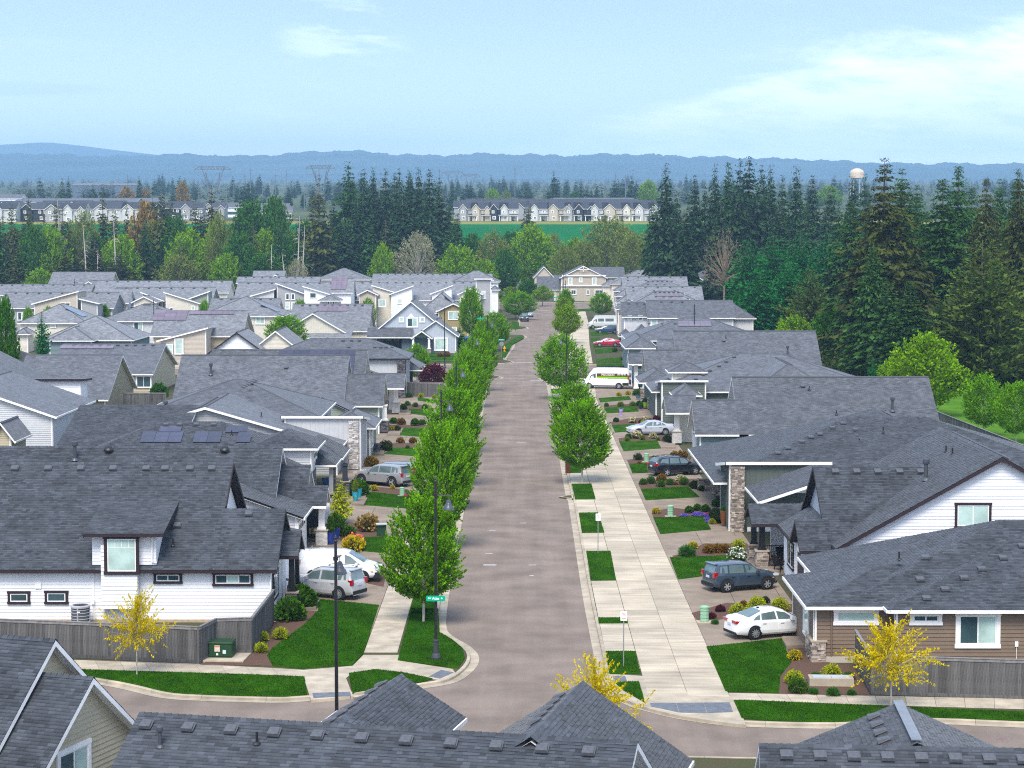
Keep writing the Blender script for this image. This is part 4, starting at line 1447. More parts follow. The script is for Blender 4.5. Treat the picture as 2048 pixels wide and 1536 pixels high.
def plant_kind(key, crown, trunk):
 KINDS.setdefault(key, []).append((crown, trunk))
def tips_of(base, k, frac=0.9):
 idx = NR.choice(len(base), size=min(k, len(base)), replace=False)
 return [tuple(base[i] * np.array([frac, frac, 1])) for i in idx]
def broadleaf(key, m, Rr, Hh, z0, shoots, per, leaf, bark=None, tr=0.07, limbs=14, variants=2, **k):
 for _ in range(variants):
  cm, base = crown_cloud(key, m, Rr, Hh, z0, shoots, per, leaf, **k)
  plant_kind(key, cm, woody('trunk', z0 + Hh * 0.8, tr, tips_of(base, limbs), bark, fork=min(0.6, z0 / (z0 + Hh) + 0.06)))
def conifer(key, m, Rr, Hh, layers=26, per=9, sprays=7, z0=0.10, droop=0.35, pw=0.85, leaf=0.9, ragged=0.3, variants=2, bark=None, tr=0.32, gap=0.0, tufts=2, limb_frac=0.0, hang=-0.35):
 for _ in range(variants):
  Cs, Ds, Ts, Ss = [], [], [], []
  pw = max(pw, 0.85) if key not in ('cedar', 'pine', 'small_cypress', 'dark_cypress') else pw
  tips = []
  asym = NR.uniform(0, 2 * PI)
  for i in range(layers):
   t = z0 + (1 - z0) * (i + NR.uniform(0, 1)) / layers
   if NR.uniform() < gap:
    continue
   Lm = Rr * (1 - t) ** pw * (0.55 + 0.45 * min(1, (t - z0 * 0.4) / 0.22)) + 0.05 * Rr
   nb = max(3, int(per * (0.35 + 0.85 * (1 - t))))
   off = NR.uniform(0, 2 * PI)
   for j in range(nb):
    a = off + 2 * PI * j / nb + NR.normal(0, 0.18)
    L = Lm * NR.uniform(1 - ragged, 1 + ragged * 0.6) * (1.35 if NR.uniform() < 0.10 else 1.0) * (1 + 0.15 * math.cos(a - asym))
    dr = droop * NR.uniform(0.5, 1.3)
    ns = max(2, int(sprays * (0.35 + 0.65 * L / Rr)))
    bt = NR.normal(0.5, 0.17)
    for s in range(ns):
     f = (s + NR.uniform(0.2, 1)) / ns
     r = L * f
     z = t * Hh + r * (0.25 - dr * f) + NR.normal(0, 0.04 * Hh / layers * 3)
     c = (r * math.cos(a), r * math.sin(a), z)
     for _u in range(tufts):
      side = NR.normal(0, 0.30 * leaf)
      Cs.append((c[0] - math.sin(a) * side, c[1] + math.cos(a) * side, z + NR.normal(0, 0.10 * leaf)))
      Ds.append((math.cos(a) + NR.normal(0, .45), math.sin(a) + NR.normal(0, .45), hang - dr * 0.8 * f + NR.normal(0, 0.45)))
      Ss.append((0.20 + 0.80 * min(1, (1 - t) / 0.5)) * leaf)
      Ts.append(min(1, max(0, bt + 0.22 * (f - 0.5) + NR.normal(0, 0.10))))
    if NR.uniform() < limb_frac:
     tips.append((L * 0.8 * math.cos(a), L * 0.8 * math.sin(a), t * Hh - 0.1 * L))
  C = np.array(Cs)
  D = np.array(Ds) * 1.6
  V, F = leaf_quads(C, np.array(Ss)[:, None], 0.42, 0.0, dirs=D)
  cm = bulk(None, V, F, m, Ts)
  mb = MB()
  mb.tube([(0, 0, -0.5), (0, 0, 0.3), (0, 0, Hh * 0.5), (0, 0, Hh * 0.99)], [tr * 1.3, tr, tr * 0.6, 0.03], 8)
  for q in tips:
   mb.tube([(0, 0, q[2] + 0.4), (q[0] * .5, q[1] * .5, q[2] + 0.35), q], [tr * 0.25, tr * 0.16, 0.02], 4, cap=False)
  o = mb.build('trunk', bark or M_BARK)
  tm = o.data
  bpy.data.objects.remove(o)
  plant_kind(key, cm, tm)
PLANTED = {}
def plant(key, name, loc, label, cat, group=None, s=1.0, sz=None, rz=None, v=None):
 var = KINDS[key]
 n = PLANTED.get(key, 0)
 PLANTED[key] = n + 1
 cm, tm = var[(n if v is None else v) % len(var)]
 t = thing(name, label, cat, loc, rnd.uniform(0, 2 * PI) if rz is None else rz, group)
 t.scale = (s, s, sz or s)
 link('crown' if cat == 'tree' else 'foliage', cm, t)
 if tm is not None:
  link('trunk' if cat == 'tree' else 'stem', tm, t)
 return t
L_MAPLE = leaf_mat('maple_leaf', (0.115, 0.270, 0.003), tint=0.8, trans=0.28)
L_MAPLEY = leaf_mat('maple_leaf_yellow', (0.15, 0.26, 0.004), tint=0.55)
L_LIME = leaf_mat('lime_leaf', (0.16, 0.30, 0.002), tint=0.45)
L_OLIVE = leaf_mat('young_leaf_olive', (0.16, 0.20, 0.035), tint=0.45)
L_GREEN = leaf_mat('green_leaf', (0.045, 0.145, 0.008), tint=0.5)
L_LOCUST = leaf_mat('locust_leaf', (0.58, 0.46, 0.000), tint=0.28, trans=0.3)
L_CON_D = leaf_mat('fir_needle', (0.024, 0.056, 0.020), tint=0.6, trans=0.05, rand=0.25)
L_CON_O = leaf_mat('olive_needle', (0.052, 0.064, 0.012), tint=0.55, trans=0.05, rand=0.2)
L_CON_B = leaf_mat('spruce_needle', (0.030, 0.080, 0.014), tint=0.6, trans=0.05, rand=0.2)
L_CEDAR = leaf_mat('cedar_spray', (0.012, 0.120, 0.020), tint=0.55, trans=0.1)
L_PINE = leaf_mat('pine_needle', (0.075, 0.110, 0.018), tint=0.55, trans=0.08)
L_PURPLE = leaf_mat('plum_leaf', (0.085, 0.010, 0.026), tint=0.5)
L_YEL = leaf_mat('golden_leaf', (0.33, 0.37, 0.008), tint=0.4)
L_GOLD = leaf_mat('gold_leaf', (0.44, 0.36, 0.006), tint=0.3)
L_SHRUB = leaf_mat('shrub_leaf', (0.045, 0.125, 0.005), tint=0.5)
L_DKSHRUB = leaf_mat('dark_shrub_leaf', (0.032, 0.055, 0.008), tint=0.5)
L_BRONZE = leaf_mat('bronze_leaf', (0.16, 0.13, 0.012), tint=0.55, col2=(0.20, 0.07, 0.01))
L_CORAL = leaf_mat('coral_blossom', (0.80, 0.22, 0.13), tint=0.25)
L_WHITEF = leaf_mat('white_blossom', (0.72, 0.74, 0.66), tint=0.2)
L_BLUEF = leaf_mat('blue_blossom', (0.10, 0.10, 0.55), tint=0.35, col2=(0.28, 0.14, 0.55))
L_PALE = leaf_mat('pale_catkins', (0.30, 0.29, 0.17), tint=0.4)
L_TAN = leaf_mat('tan_twigs', (0.22, 0.17, 0.115), tint=0.4)
L_RUST = leaf_mat('rust_leaf', (0.26, 0.17, 0.045), tint=0.45)
broadleaf('maple', L_MAPLE, 2.15, 5.1, 1.35, 640, 60, 0.135, M_BARKP, 0.085, 16, 4, sc=0.6, spike=0.80, lump=0.16, lo=0.34, p=0.62)
broadleaf('maple_wide', L_MAPLE, 3.0, 6.4, 1.5, 560, 34, 0.20, M_BARKP, 0.09, 14, 2, spike=0.8, lump=0.12, lo=0.42, p=0.6)
broadleaf('maple_yellow', L_MAPLEY, 2.4, 4.4, 1.9, 360, 18, 0.26, M_BARK, 0.08, 12, 2, spike=0.5, lump=0.2)
broadleaf('locust', L_LOCUST, 1.75, 2.2, 1.35, 120, 64, 0.11, M_BARKP, 0.055, 110, 3, spike=1.2, lump=0.55, lo=0.28, p=1.3, hollow=0.12, aspect=0.7, sc=0.7, up=-0.25)
broadleaf('lime_tree', L_LIME, 5.0, 11.0, 2.0, 420, 34, 0.44, M_BARK, 0.22, 16, 3, spike=1.6, lump=0.25)
broadleaf('olive_tree', L_OLIVE, 6.0, 12.5, 3.0, 420, 18, 0.52, M_BARK, 0.25, 40, 3, spike=1.9, lump=0.3, aspect=0.5)
broadleaf('green_tree', L_GREEN, 4.2, 11.0, 2.0, 420, 34, 0.44, M_BARK, 0.22, 16, 3, spike=1.5, lump=0.25)
broadleaf('pale_tree', L_PALE, 5.5, 11.0, 3.0, 480, 18, 0.40, M_BARKP, 0.25, 60, 2, spike=1.3, lump=0.25, aspect=0.35)
broadleaf('rust_tree', L_RUST, 4.2, 9.0, 3.0, 300, 16, 0.60, M_BARK, 0.2, 20, 1, spike=1.2, lump=0.3)
broadleaf('twig_tree', L_TAN, 5.0, 8.0, 3.5, 140, 10, 0.45, mat('tan_bark', (0.22, 0.165, 0.11), var=0.3, scale=5), 0.26, 60, 1, spike=1.2, lump=0.35, aspect=0.18)
broadleaf('plum_tree', L_PURPLE, 1.9, 2.9, 0.7, 230, 16, 0.26, M_BARK, 0.09, 12, 1, spike=0.5)
conifer('fir', L_CON_D, 5.2, 36.0, 42, 11, 8, 0.10, 0.45, 0.72, 1.9, 0.40, 4, tr=0.5)
conifer('spruce', L_CON_B, 5.6, 32.0, 38, 11, 8, 0.10, 0.40, 0.75, 1.8, 0.42, 3, tr=0.45)
conifer('ragged_fir', L_CON_O, 4.6, 31.0, 36, 9, 7, 0.12, 0.40, 0.6, 1.6, 0.55, 3, tr=0.42, gap=0.22, limb_frac=0.25)
conifer('big_fir', L_CON_O, 7.0, 31.0, 50, 14, 14, 0.08, 0.42, 0.62, 1.15, 0.45, 2, tr=0.5, tufts=3, gap=0.06, limb_frac=0.12)
conifer('big_spruce', L_CON_B, 6.8, 31.0, 50, 14, 14, 0.05, 0.36, 0.72, 1.15, 0.38, 2, tr=0.45, tufts=3)
conifer('cedar', L_CEDAR, 5.2, 17.0, 40, 14, 11, 0.02, 0.22, 0.42, 1.0, 0.32, 3, tr=0.3, tufts=2, hang=0.15)
conifer('pine', L_PINE, 7.0, 19.5, 34, 13, 14, 0.03, -0.05, 0.55, 0.85, 0.30, 1, tr=0.3, tufts=3, hang=0.5)
conifer('small_cypress', L_YEL, 0.95, 3.2, 26, 12, 7, 0.04, 0.05, 0.6, 0.24, 0.35, 1, tr=0.05, tufts=2)
conifer('dark_cypress', L_CEDAR, 1.1, 5.5, 26, 10, 6, 0.03, -0.3, 0.5, 0.38, 0.25, 1, tr=0.07, tufts=2)
conifer('far_fir', L_CON_D, 3.6, 22.0, 18, 8, 4, 0.06, 0.4, 0.8, 2.4, 0.4, 4, tr=0.4)
def shrub_kind(key, m, Rr, Hh, n, leaf, m2=None, n2=0, leaf2=0.0, aspect=0.6, flat=0.15, blade=False):
 ph = NR.uniform(0, 2 * PI, n)
 ct = NR.uniform(-0.25, 1, n)
 r = NR.uniform(0.80, 1.06, n) * (1 + 0.10 * np.sin(3 * ph + 2 * ct) + 0.07 * np.sin(5 * ph + 1))
 st = np.sqrt(1 - np.clip(ct, -1, 1) ** 2)
 C = np.stack([Rr * r * st * np.cos(ph), Rr * r * st * np.sin(ph), Hh * (0.28 + 0.72 * ct * r)], axis=1)
 C[:, 2] = np.maximum(C[:, 2], 0.02)
 dirs = np.stack([st * np.cos(ph), st * np.sin(ph), ct + 0.3], axis=1)
 V, F = leaf_quads(C, leaf, aspect, 0.2, dirs=dirs * 0.8)
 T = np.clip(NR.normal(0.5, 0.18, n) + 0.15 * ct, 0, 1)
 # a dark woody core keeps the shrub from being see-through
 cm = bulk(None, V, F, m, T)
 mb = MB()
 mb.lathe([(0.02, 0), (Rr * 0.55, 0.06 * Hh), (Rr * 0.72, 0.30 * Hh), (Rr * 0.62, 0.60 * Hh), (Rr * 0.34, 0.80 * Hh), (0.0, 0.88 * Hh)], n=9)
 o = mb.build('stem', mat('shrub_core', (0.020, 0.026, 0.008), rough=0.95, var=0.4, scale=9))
 sm = o.data
 bpy.data.objects.remove(o)
 fm = None
 if m2 is not None:
  k = NR.choice(n, n2, replace=False)
  k = k[np.argsort(-ct[k])][:int(n2 * 0.8)]
  nn = np.repeat(C[k], 6, axis=0) * np.array([1.05, 1.05, 1.05]) + NR.normal(size=(len(k) * 6, 3)) * leaf2 * 0.5
  V2, F2 = leaf_quads(nn, leaf2, 0.9, 0.2)
  fm = bulk(None, V2, F2, m2, NR.uniform(0, 1, len(F2)))
 KINDS.setdefault(key, []).append((cm, sm, fm))
def shrub(key, px, py, wpx, label, name='shrub', hz=None, group=None, cat='shrub', z=0.14):
 """shrub whose foot shows at photo pixel (px, py) and whose width is wpx photo pixels"""
 p = PH(px, py, z)
 var = KINDS[key]
 n = PLANTED.get(key, 0)
 PLANTED[key] = n + 1
 cm, sm, fm = var[n % len(var)]
 t = thing(name, label, cat, p, rnd.uniform(0, 2 * PI), group)
 Rr = wpx / FPX * p.y / 2
 t.scale = (Rr, Rr, Rr * (hz or 1.0))
 link('foliage', cm, t)
 link('stem', sm, t)
 if fm is not None:
  link('blossom', fm, t)
 return t
for _v in range(2):
 shrub_kind('ball', L_SHRUB, 1, 1.55, 900, 0.20)
 shrub_kind('goldball', L_YEL, 1, 1.5, 1000, 0.19)
 shrub_kind('gold', L_GOLD, 1, 1.4, 700, 0.24)
 shrub_kind('dark', L_DKSHRUB, 1, 1.5, 800, 0.22)
 shrub_kind('rhodo', L_SHRUB, 1, 1.5, 700, 0.34)
 shrub_kind('bronze', L_BRONZE, 1, 1.4, 600, 0.32)
 shrub_kind('plum', L_PURPLE, 1, 1.3, 600, 0.30)
 shrub_kind('coral', L_SHRUB, 1, 1.35, 500, 0.24, L_CORAL, 330, 0.26)
 shrub_kind('white', L_SHRUB, 1, 1.4, 600, 0.26, L_WHITEF, 110, 0.20)
 shrub_kind('cream', L_DKSHRUB, 1, 1.4, 500, 0.26, leaf_mat('cream_blossom', (0.62, 0.56, 0.30), tint=0.2), 130, 0.22)
 shrub_kind('blue', L_SHRUB, 1, 0.5, 300, 0.24, L_BLUEF, 260, 0.16)
 shrub_kind('pink', L_SHRUB, 1, 0.6, 300, 0.24, leaf_mat('pink_blossom', (0.55, 0.06, 0.22), tint=0.25), 200, 0.18)
 shrub_kind('grassy', leaf_mat('sedge', (0.14, 0.19, 0.02), tint=0.5), 1, 1.5, 600, 0.75, aspect=0.08)
 shrub_kind('greengrass', leaf_mat('sedge_green', (0.035, 0.13, 0.012), tint=0.5), 1, 1.2, 700, 0.6, aspect=0.10)
 shrub_kind('rust', L_RUST, 1, 1.4, 500, 0.3)
# ---------------------------------------------------------------- vehicles
def paint(name, col, metal=0.0):
 return mat(name, col, rough=0.28, var=0.03, spec=0.5, coat=0.9, metal=metal)
M_CLAD = mat('car_cladding', (0.022, 0.024, 0.027), rough=0.55, var=0.1)
M_RED = mat('tail_light_red', (0.34, 0.003, 0.006), rough=0.15, spec=0.6, coat=0.6, var=0.05)
M_LAMP = mat('head_light_clear', (0.62, 0.64, 0.66), rough=0.1, spec=0.7, coat=0.8, var=0.05)
M_AMBER = mat('amber_reflector', (0.75, 0.26, 0.02), rough=0.2, var=0.05)
M_RIM = mat('alloy_rim', (0.55, 0.56, 0.58), rough=0.3, metal=0.7, var=0.06)
M_PLATE = mat('number_plate', (0.55, 0.58, 0.62), rough=0.4, var=0.2, scale=30)
WHEELS = {}
def wheel_meshes(r, spokes, w=0.22, face=0.82, dark=False):
 k = (r, spokes, dark)
 if k in WHEELS:
  return WHEELS[k]
 mb = MB()
 mb.lathe([(r * 0.66, -w / 2), (r * 0.92, -w / 2), (r, -w * 0.32), (r, w * 0.32), (r * 0.93, w / 2), (r * 0.70, w / 2 - 0.005), (r * 0.66, w * 0.2)], n=28, axis='y')
 o = mb.build('tyre', M_RUBBER, smooth=True)
 ty = o.data
 bpy.data.objects.remove(o)
 mb = MB()
 for sgn in (1, -1):
  y = sgn * (w / 2 - 0.03)
  mb.lathe([(r * 0.71, y + sgn * 0.02), (r * 0.64, y + sgn * 0.018), (r * 0.62, y - sgn * 0.03)], n=28, axis='y')
  mb.lathe([(0.0, y + sgn * 0.022), (r * 0.16, y + sgn * 0.022), (r * 0.17, y - sgn * 0.02)], n=14, axis='y')
  for i in range(spokes):
   a = 2 * PI * i / spokes
   p, q = r * 0.10, r * 0.66
   mb.beam((p * math.cos(a), y, p * math.sin(a)), (q * math.cos(a + .06), y, q * math.sin(a + .06)), r * (0.9 / spokes + 0.05), 0.035, up=(0, 1, 0))
 o = mb.build('rim', M_RIM)
 rm = o.data
 bpy.data.objects.remove(o)
 mb = MB()
 for sgn in (1, -1):
  y = sgn * (w / 2 - 0.075)
  mb.lathe([(0.0, y), (r * 0.67, y)], n=24, axis='y')
 o = mb.build('brake_disc', M_CLAD)
 bm = o.data
 bpy.data.objects.remove(o)
 WHEELS[k] = (ty, rm, bm)
 return WHEELS[k]
class Car:
 def __init__(s, name, label, cat, loc, heading, col, top, belt, half, zb=0.22, L=4.6, wb=(-1.35, 1.35), r=0.33, spokes=5, ww=0.0, group=None, metal=0.0,
     glass_side=(), doors=(), windshield=None, rearglass=None, paint_name=None, ns=30, rails=False, clad=False, drop=1.0):
  s.e = thing(name, label, cat, loc, heading, group)
  s.m = paint(paint_name or name + '_paint', col, metal)
  s.top, s.belt, s.half, s.zb, s.dropk = top, belt, half, zb, drop
  x0, x1 = top[0][0], top[-1][0]
  s.x0, s.x1 = x0, x1
  xs = sorted(set([x0 + (x1 - x0) * i / ns for i in range(ns + 1)] + [p[0] for p in top]))
  mb = MB()
  rings = [s.ring(x) for x in xs]
  n = len(rings[0])
  for rg in rings:
   mb.v += rg + [(p[0], -p[1], p[2]) for p in rg]
  for i in range(len(rings) - 1):
   a, b = i * 2 * n, (i + 1) * 2 * n
   for k in range(n - 1):
    mb.f.append((a + k, a + k + 1, b + k + 1, b + k))
    mb.f.append((a + n + k + 1, a + n + k, b + n + k, b + n + k + 1))
  mb.f.append(tuple(list(range(n)) + list(reversed(range(n, 2 * n)))))
  e = (len(rings) - 1) * 2 * n
  mb.f.append(tuple([e + k for k in reversed(range(n))] + [e + k for k in range(n, 2 * n)]))
  mb.t = [0.5] * len(mb.f)
  mb.uv = [None] * len(mb.f)
  body = mb.build('body', s.m, s.e, org=(0, 0, 0), smooth=True)
  s.body = body
  try:
   body.data.set_sharp_from_angle(angle=R(38))
  except Exception:
   pass
  # wheels and arches
  ty, rm, bmh = wheel_meshes(r, spokes)
  for x in wb:
   w = s.hw(x)
   for sg in (1, -1):
    ar = MB()
    ar.lathe([(0.0, sg * (w + 0.006)), (r + 0.055, sg * (w + 0.006)), (r + 0.055, sg * (w - 0.30))], c=(x, 0, r + 0.015), n=26, axis='y')
    ar.build('wheel_arch', M_CLAD, s.e, org=(0, 0, 0))
    wo = bpy.data.objects.new('wheel', None)
    COL.objects.link(wo)
    wo.parent = s.e
    wo.location = (x, sg * (w - 0.075 + ww), r)
    link('tyre', ty, wo)
    link('rim', rm, wo)
    link('brake_disc', bmh, wo)
    if clad:
     cl = MB()
     for i in range(13):
      a0, a1 = PI * i / 13 - 0.15, PI * (i + 1) / 13 - 0.12
      ri, ro = r + 0.055, r + 0.125
      P = [(x + q * math.cos(a), sg * (w + 0.014), r + 0.015 + q * math.sin(a)) for q, a in ((ri, a0), (ro, a0), (ro, a1), (ri, a1))]
      cl.poly(P if sg < 0 else P[::-1])
     cl.build('arch_cladding', M_CLAD, s.e, org=(0, 0, 0))
  if clad:
   s.patch('sill_cladding', M_CLAD, wb[0] + r, wb[1] - r, 1, 2, 0.012)
  for xa, xb in doors:
   for sg in (1, -1):
    d = s.patch('door', s.m, xa, xb, 2, 5, 0.010, sides=(sg,))
    hb = MB()
    xh = xa + (xb - xa) * 0.22
    zz = s.bz(xh) - 0.13
    hb.box((xh, sg * (s.hw(xh) + 0.02), zz), (0.2, 0.04, 0.035))
    hb.build('door_handle', s.m, d, org=(0, 0, 0))
  for q in glass_side:
   for sg in (1, -1):
    s.side_glass(q, sg)
  if windshield:
   s.top_glass('windshield', *windshield)
  if rearglass:
   s.top_glass('rear_window', *rearglass)
  if rails:
   rb = MB()
   for sg in (1, -1):
    P = [(x, sg * s.rw(x) * 0.86, s.tz(x) + (0.055 if 0 < i < 6 else 0.0)) for i, x in enumerate(np.linspace(rails[0], rails[1], 7))]
    rb.tube(P, 0.018, 6)
   rb.build('roof_rail', M_BLACK, s.e, org=(0, 0, 0))
 def tz(s, x):
  return float(np.interp(x, [p[0] for p in s.top], [p[1] for p in s.top]))
 def bz(s, x):
  return min(float(np.interp(x, [p[0] for p in s.belt], [p[1] for p in s.belt])), s.tz(x) - 0.03)
 def hw(s, x):
  return float(np.interp(x, [p[0] for p in s.half], [p[1] for p in s.half]))
 def rw(s, x):
  g = min(1.0, max(0.0, (s.tz(x) - s.bz(x)) / 0.4))
  return s.hw(x) * (0.92 - 0.20 * g * s.dropk)
 def ring(s, x):
  t, b, w, rw = s.tz(x), s.bz(x), s.hw(x), s.rw(x)
  g = min(1.0, max(0.0, (t - b) / 0.4))
  zb = min(s.zb + max(0, abs(x) - (s.x1 - 0.75)) * 0.12, b - 0.2)
  m = zb + 0.33 * (b - zb)
  return [(x, 0, zb), (x, w * 0.86, zb), (x, w * 0.97, zb + 0.10), (x, w, m), (x, w * 0.985, b - 0.10), (x, w * 0.94, b), (x, rw, t - 0.055 * g - 0.006), (x, rw * 0.78, t - 0.010), (x, 0, t)]
 def patch(s, name, m, xa, xb, k0, k1, off, sides=(1, -1), n=5):
  mb = MB()
  for sg in sides:
   g = []
   for i in range(n + 1):
    rg = s.ring(xa + (xb - xa) * i / n)
    g.append([(p[0], sg * (p[1] + off), p[2]) for p in rg[k0:k1 + 1]])
   inn = [[(p[0], p[1] - sg * off * 1.5, p[2]) for p in row] for row in g]
   for i in range(n):
    for k in range(len(g[0]) - 1):
     q = [g[i][k], g[i + 1][k], g[i + 1][k + 1], g[i][k + 1]]
     mb.poly(q if sg < 0 else q[::-1])
   for row, ir in ((g[0], inn[0]), (g[-1], inn[-1])):
    for k in range(len(row) - 1):
     mb.poly([row[k], row[k + 1], ir[k + 1], ir[k]])
   for k in (0, -1):
    for i in range(n):
     mb.poly([g[i][k], g[i + 1][k], inn[i + 1][k], inn[i][k]])
  return mb.build(name, m, s.e, org=(0, 0, 0))
 def side_glass(s, q, sg):
  """q = corners (x, f) with f from 0 at the belt to 1 at the roof edge"""
  P = []
  for x, f in q:
   rg = s.ring(x)
   a, b = rg[5], rg[6]
   P.append((x, sg * (a[1] + (b[1] - a[1]) * f + 0.010), a[2] + (b[2] - a[2]) * f + 0.003))
  mb = MB()
  mb.poly(P if sg < 0 else P[::-1])
  mb.build('side_window', M_GL_CAR, s.e, org=(0, 0, 0))
 def top_glass(s, name, xa, xb, inset=0.90, n=5):
  mb = MB()
  rows = []
  for i in range(n + 1):
   x = xa + (xb - xa) * i / n
   rg = s.ring(x)
   w6, w7 = rg[6][1] * inset, rg[7][1]
   zs = [(-w6, rg[6][2]), (-w7, rg[7][2]), (0, rg[8][2]), (w7, rg[7][2]), (w6, rg[6][2])]
   rows.append([(x + (0.008 if xb > 0 else -0.008), y, z + 0.012) for y, z in zs])
  for i in range(n):
   for k in range(4):
    mb.poly([rows[i][k], rows[i + 1][k], rows[i + 1][k + 1], rows[i][k + 1]])
  mb.build(name, M_GL_CAR, s.e, org=(0, 0, 0), smooth=True)
 def piece(s, name, m, boxes):
  mb = MB()
  for c, d in boxes:
   mb.box(c, d)
  return mb.build(name, m, s.e, org=(0, 0, 0))
 def lights(s, zt, zh, tail=(0.10, 0.42, 0.17), head=(0.20, 0.36, 0.13), amber=True):
  for sg in (1, -1):
   x = s.x0 + 0.10
   w = s.hw(x)
   s.piece('tail_light', M_RED, [((x + 0.03, sg * (w - tail[1] / 2 + 0.012), zt), (tail[0] + 0.20, tail[1], tail[2]))])
   x = s.x1 - 0.16
   w = s.hw(x)
   s.piece('headlight', M_LAMP, [((x - 0.02, sg * (w - head[1] / 2 + 0.03), zh), (head[0] + 0.16, head[1], head[2]))])
   xm = s.mirror_x if hasattr(s, 'mirror_x') else 0.85
   s.piece('wing_mirror', s.m, [((xm, sg * (s.hw(xm) + 0.06), s.bz(xm) + 0.08), (0.14, 0.22, 0.14))])
   if amber:
    s.piece('marker_light', M_AMBER, [((s.x1 - 0.42, sg * (s.hw(s.x1 - 0.42) + 0.004), zh - 0.16), (0.16, 0.03, 0.06))])
  s.piece('number_plate', M_PLATE, [((s.x0 - 0.006, 0, zt - 0.14), (0.03, 0.36, 0.13))])
def sedan(name, label, loc, rz, col, pn, silver=False, flip=None, r=0.33, spokes=10):
 top = [(-2.35, 0.50), (-2.32, 0.90), (-2.22, 1.08), (-1.80, 1.10), (-1.55, 1.14), (-0.85, 1.40), (-0.45, 1.455), (0.05, 1.45), (0.40, 1.38), (0.80, 1.16), (1.12, 0.99), (1.70, 0.92), (2.10, 0.80), (2.30, 0.66), (2.36, 0.45)]
 belt = [(-2.35, 0.45), (-2.3, 0.86), (-2.0, 0.96), (-1.0, 0.95), (0.9, 0.90), (1.2, 0.87), (2.1, 0.72), (2.36, 0.42)]
 half = [(-2.36, 0.62), (-2.2, 0.78), (-1.8, 0.87), (-1.0, 0.90), (1.2, 0.90), (1.8, 0.86), (2.15, 0.76), (2.36, 0.52)]
 c = Car(name, label, 'car', loc, rz, col, top, belt, half, zb=0.20, wb=(-1.32, 1.38), r=r, spokes=spokes, paint_name=pn,
   glass_side=([(-1.42, .10), (-1.02, .06), (-0.98, .84), (-1.25, .62)], [(-0.95, .06), (-0.10, .06), (-0.16, .90), (-0.90, .86)], [(0.0, .06), (0.92, .10), (0.42, .86), (-0.06, .90)]),
   doors=((-1.02, -0.06), (-0.03, 1.0)), windshield=(1.08, 0.42), rearglass=(-1.62, -0.85))
 c.mirror_x = 0.72
 c.lights(0.90, 0.68, tail=(0.08, 0.46, 0.13), head=(0.22, 0.40, 0.11), amber=False)
 c.piece('lower_bumper', M_CLAD, [((-2.28, 0, 0.33), (0.16, 1.30, 0.14)), ((2.30, 0, 0.30), (0.12, 1.1, 0.16))])
 c.piece('roof_antenna', M_BLACK, [((-0.75, 0, 1.45), (0.14, 0.03, 0.07))])
 return c
def wagon(name, label, loc, rz, col, pn):
 top = [(-2.38, 0.50), (-2.36, 0.95), (-2.28, 1.16), (-1.95, 1.50), (-1.6, 1.58), (-0.6, 1.62), (0.05, 1.60), (0.40, 1.52), (0.85, 1.22), (1.15, 1.06), (1.75, 1.0), (2.15, 0.88), (2.34, 0.70), (2.40, 0.48)]
 belt = [(-2.38, 0.45), (-2.3, 0.95), (-2.0, 1.08), (-1.0, 1.03), (0.9, 0.98), (1.2, 0.95), (2.1, 0.80), (2.4, 0.45)]
 half = [(-2.4, 0.66), (-2.25, 0.80), (-1.8, 0.88), (-1.0, 0.91), (1.2, 0.91), (1.8, 0.88), (2.2, 0.78), (2.4, 0.56)]
 c = Car(name, label, 'car', loc, rz, col, top, belt, half, zb=0.26, wb=(-1.36, 1.38), r=0.35, spokes=5, paint_name=pn, clad=True, rails=(-1.7, 0.2),
   glass_side=([(-1.95, .15), (-1.15, .06), (-1.12, .90), (-1.7, .85)], [(-1.02, .06), (-0.12, .06), (-0.16, .92), (-0.98, .92)], [(0.0, .06), (0.95, .12), (0.42, .86), (-0.05, .92)]),
   doors=((-1.05, -0.08), (-0.04, 1.02)), windshield=(1.10, 0.44), rearglass=(-2.24, -1.95))
 c.mirror_x = 0.74
 c.lights(1.0, 0.78, tail=(0.08, 0.42, 0.17))
 return c
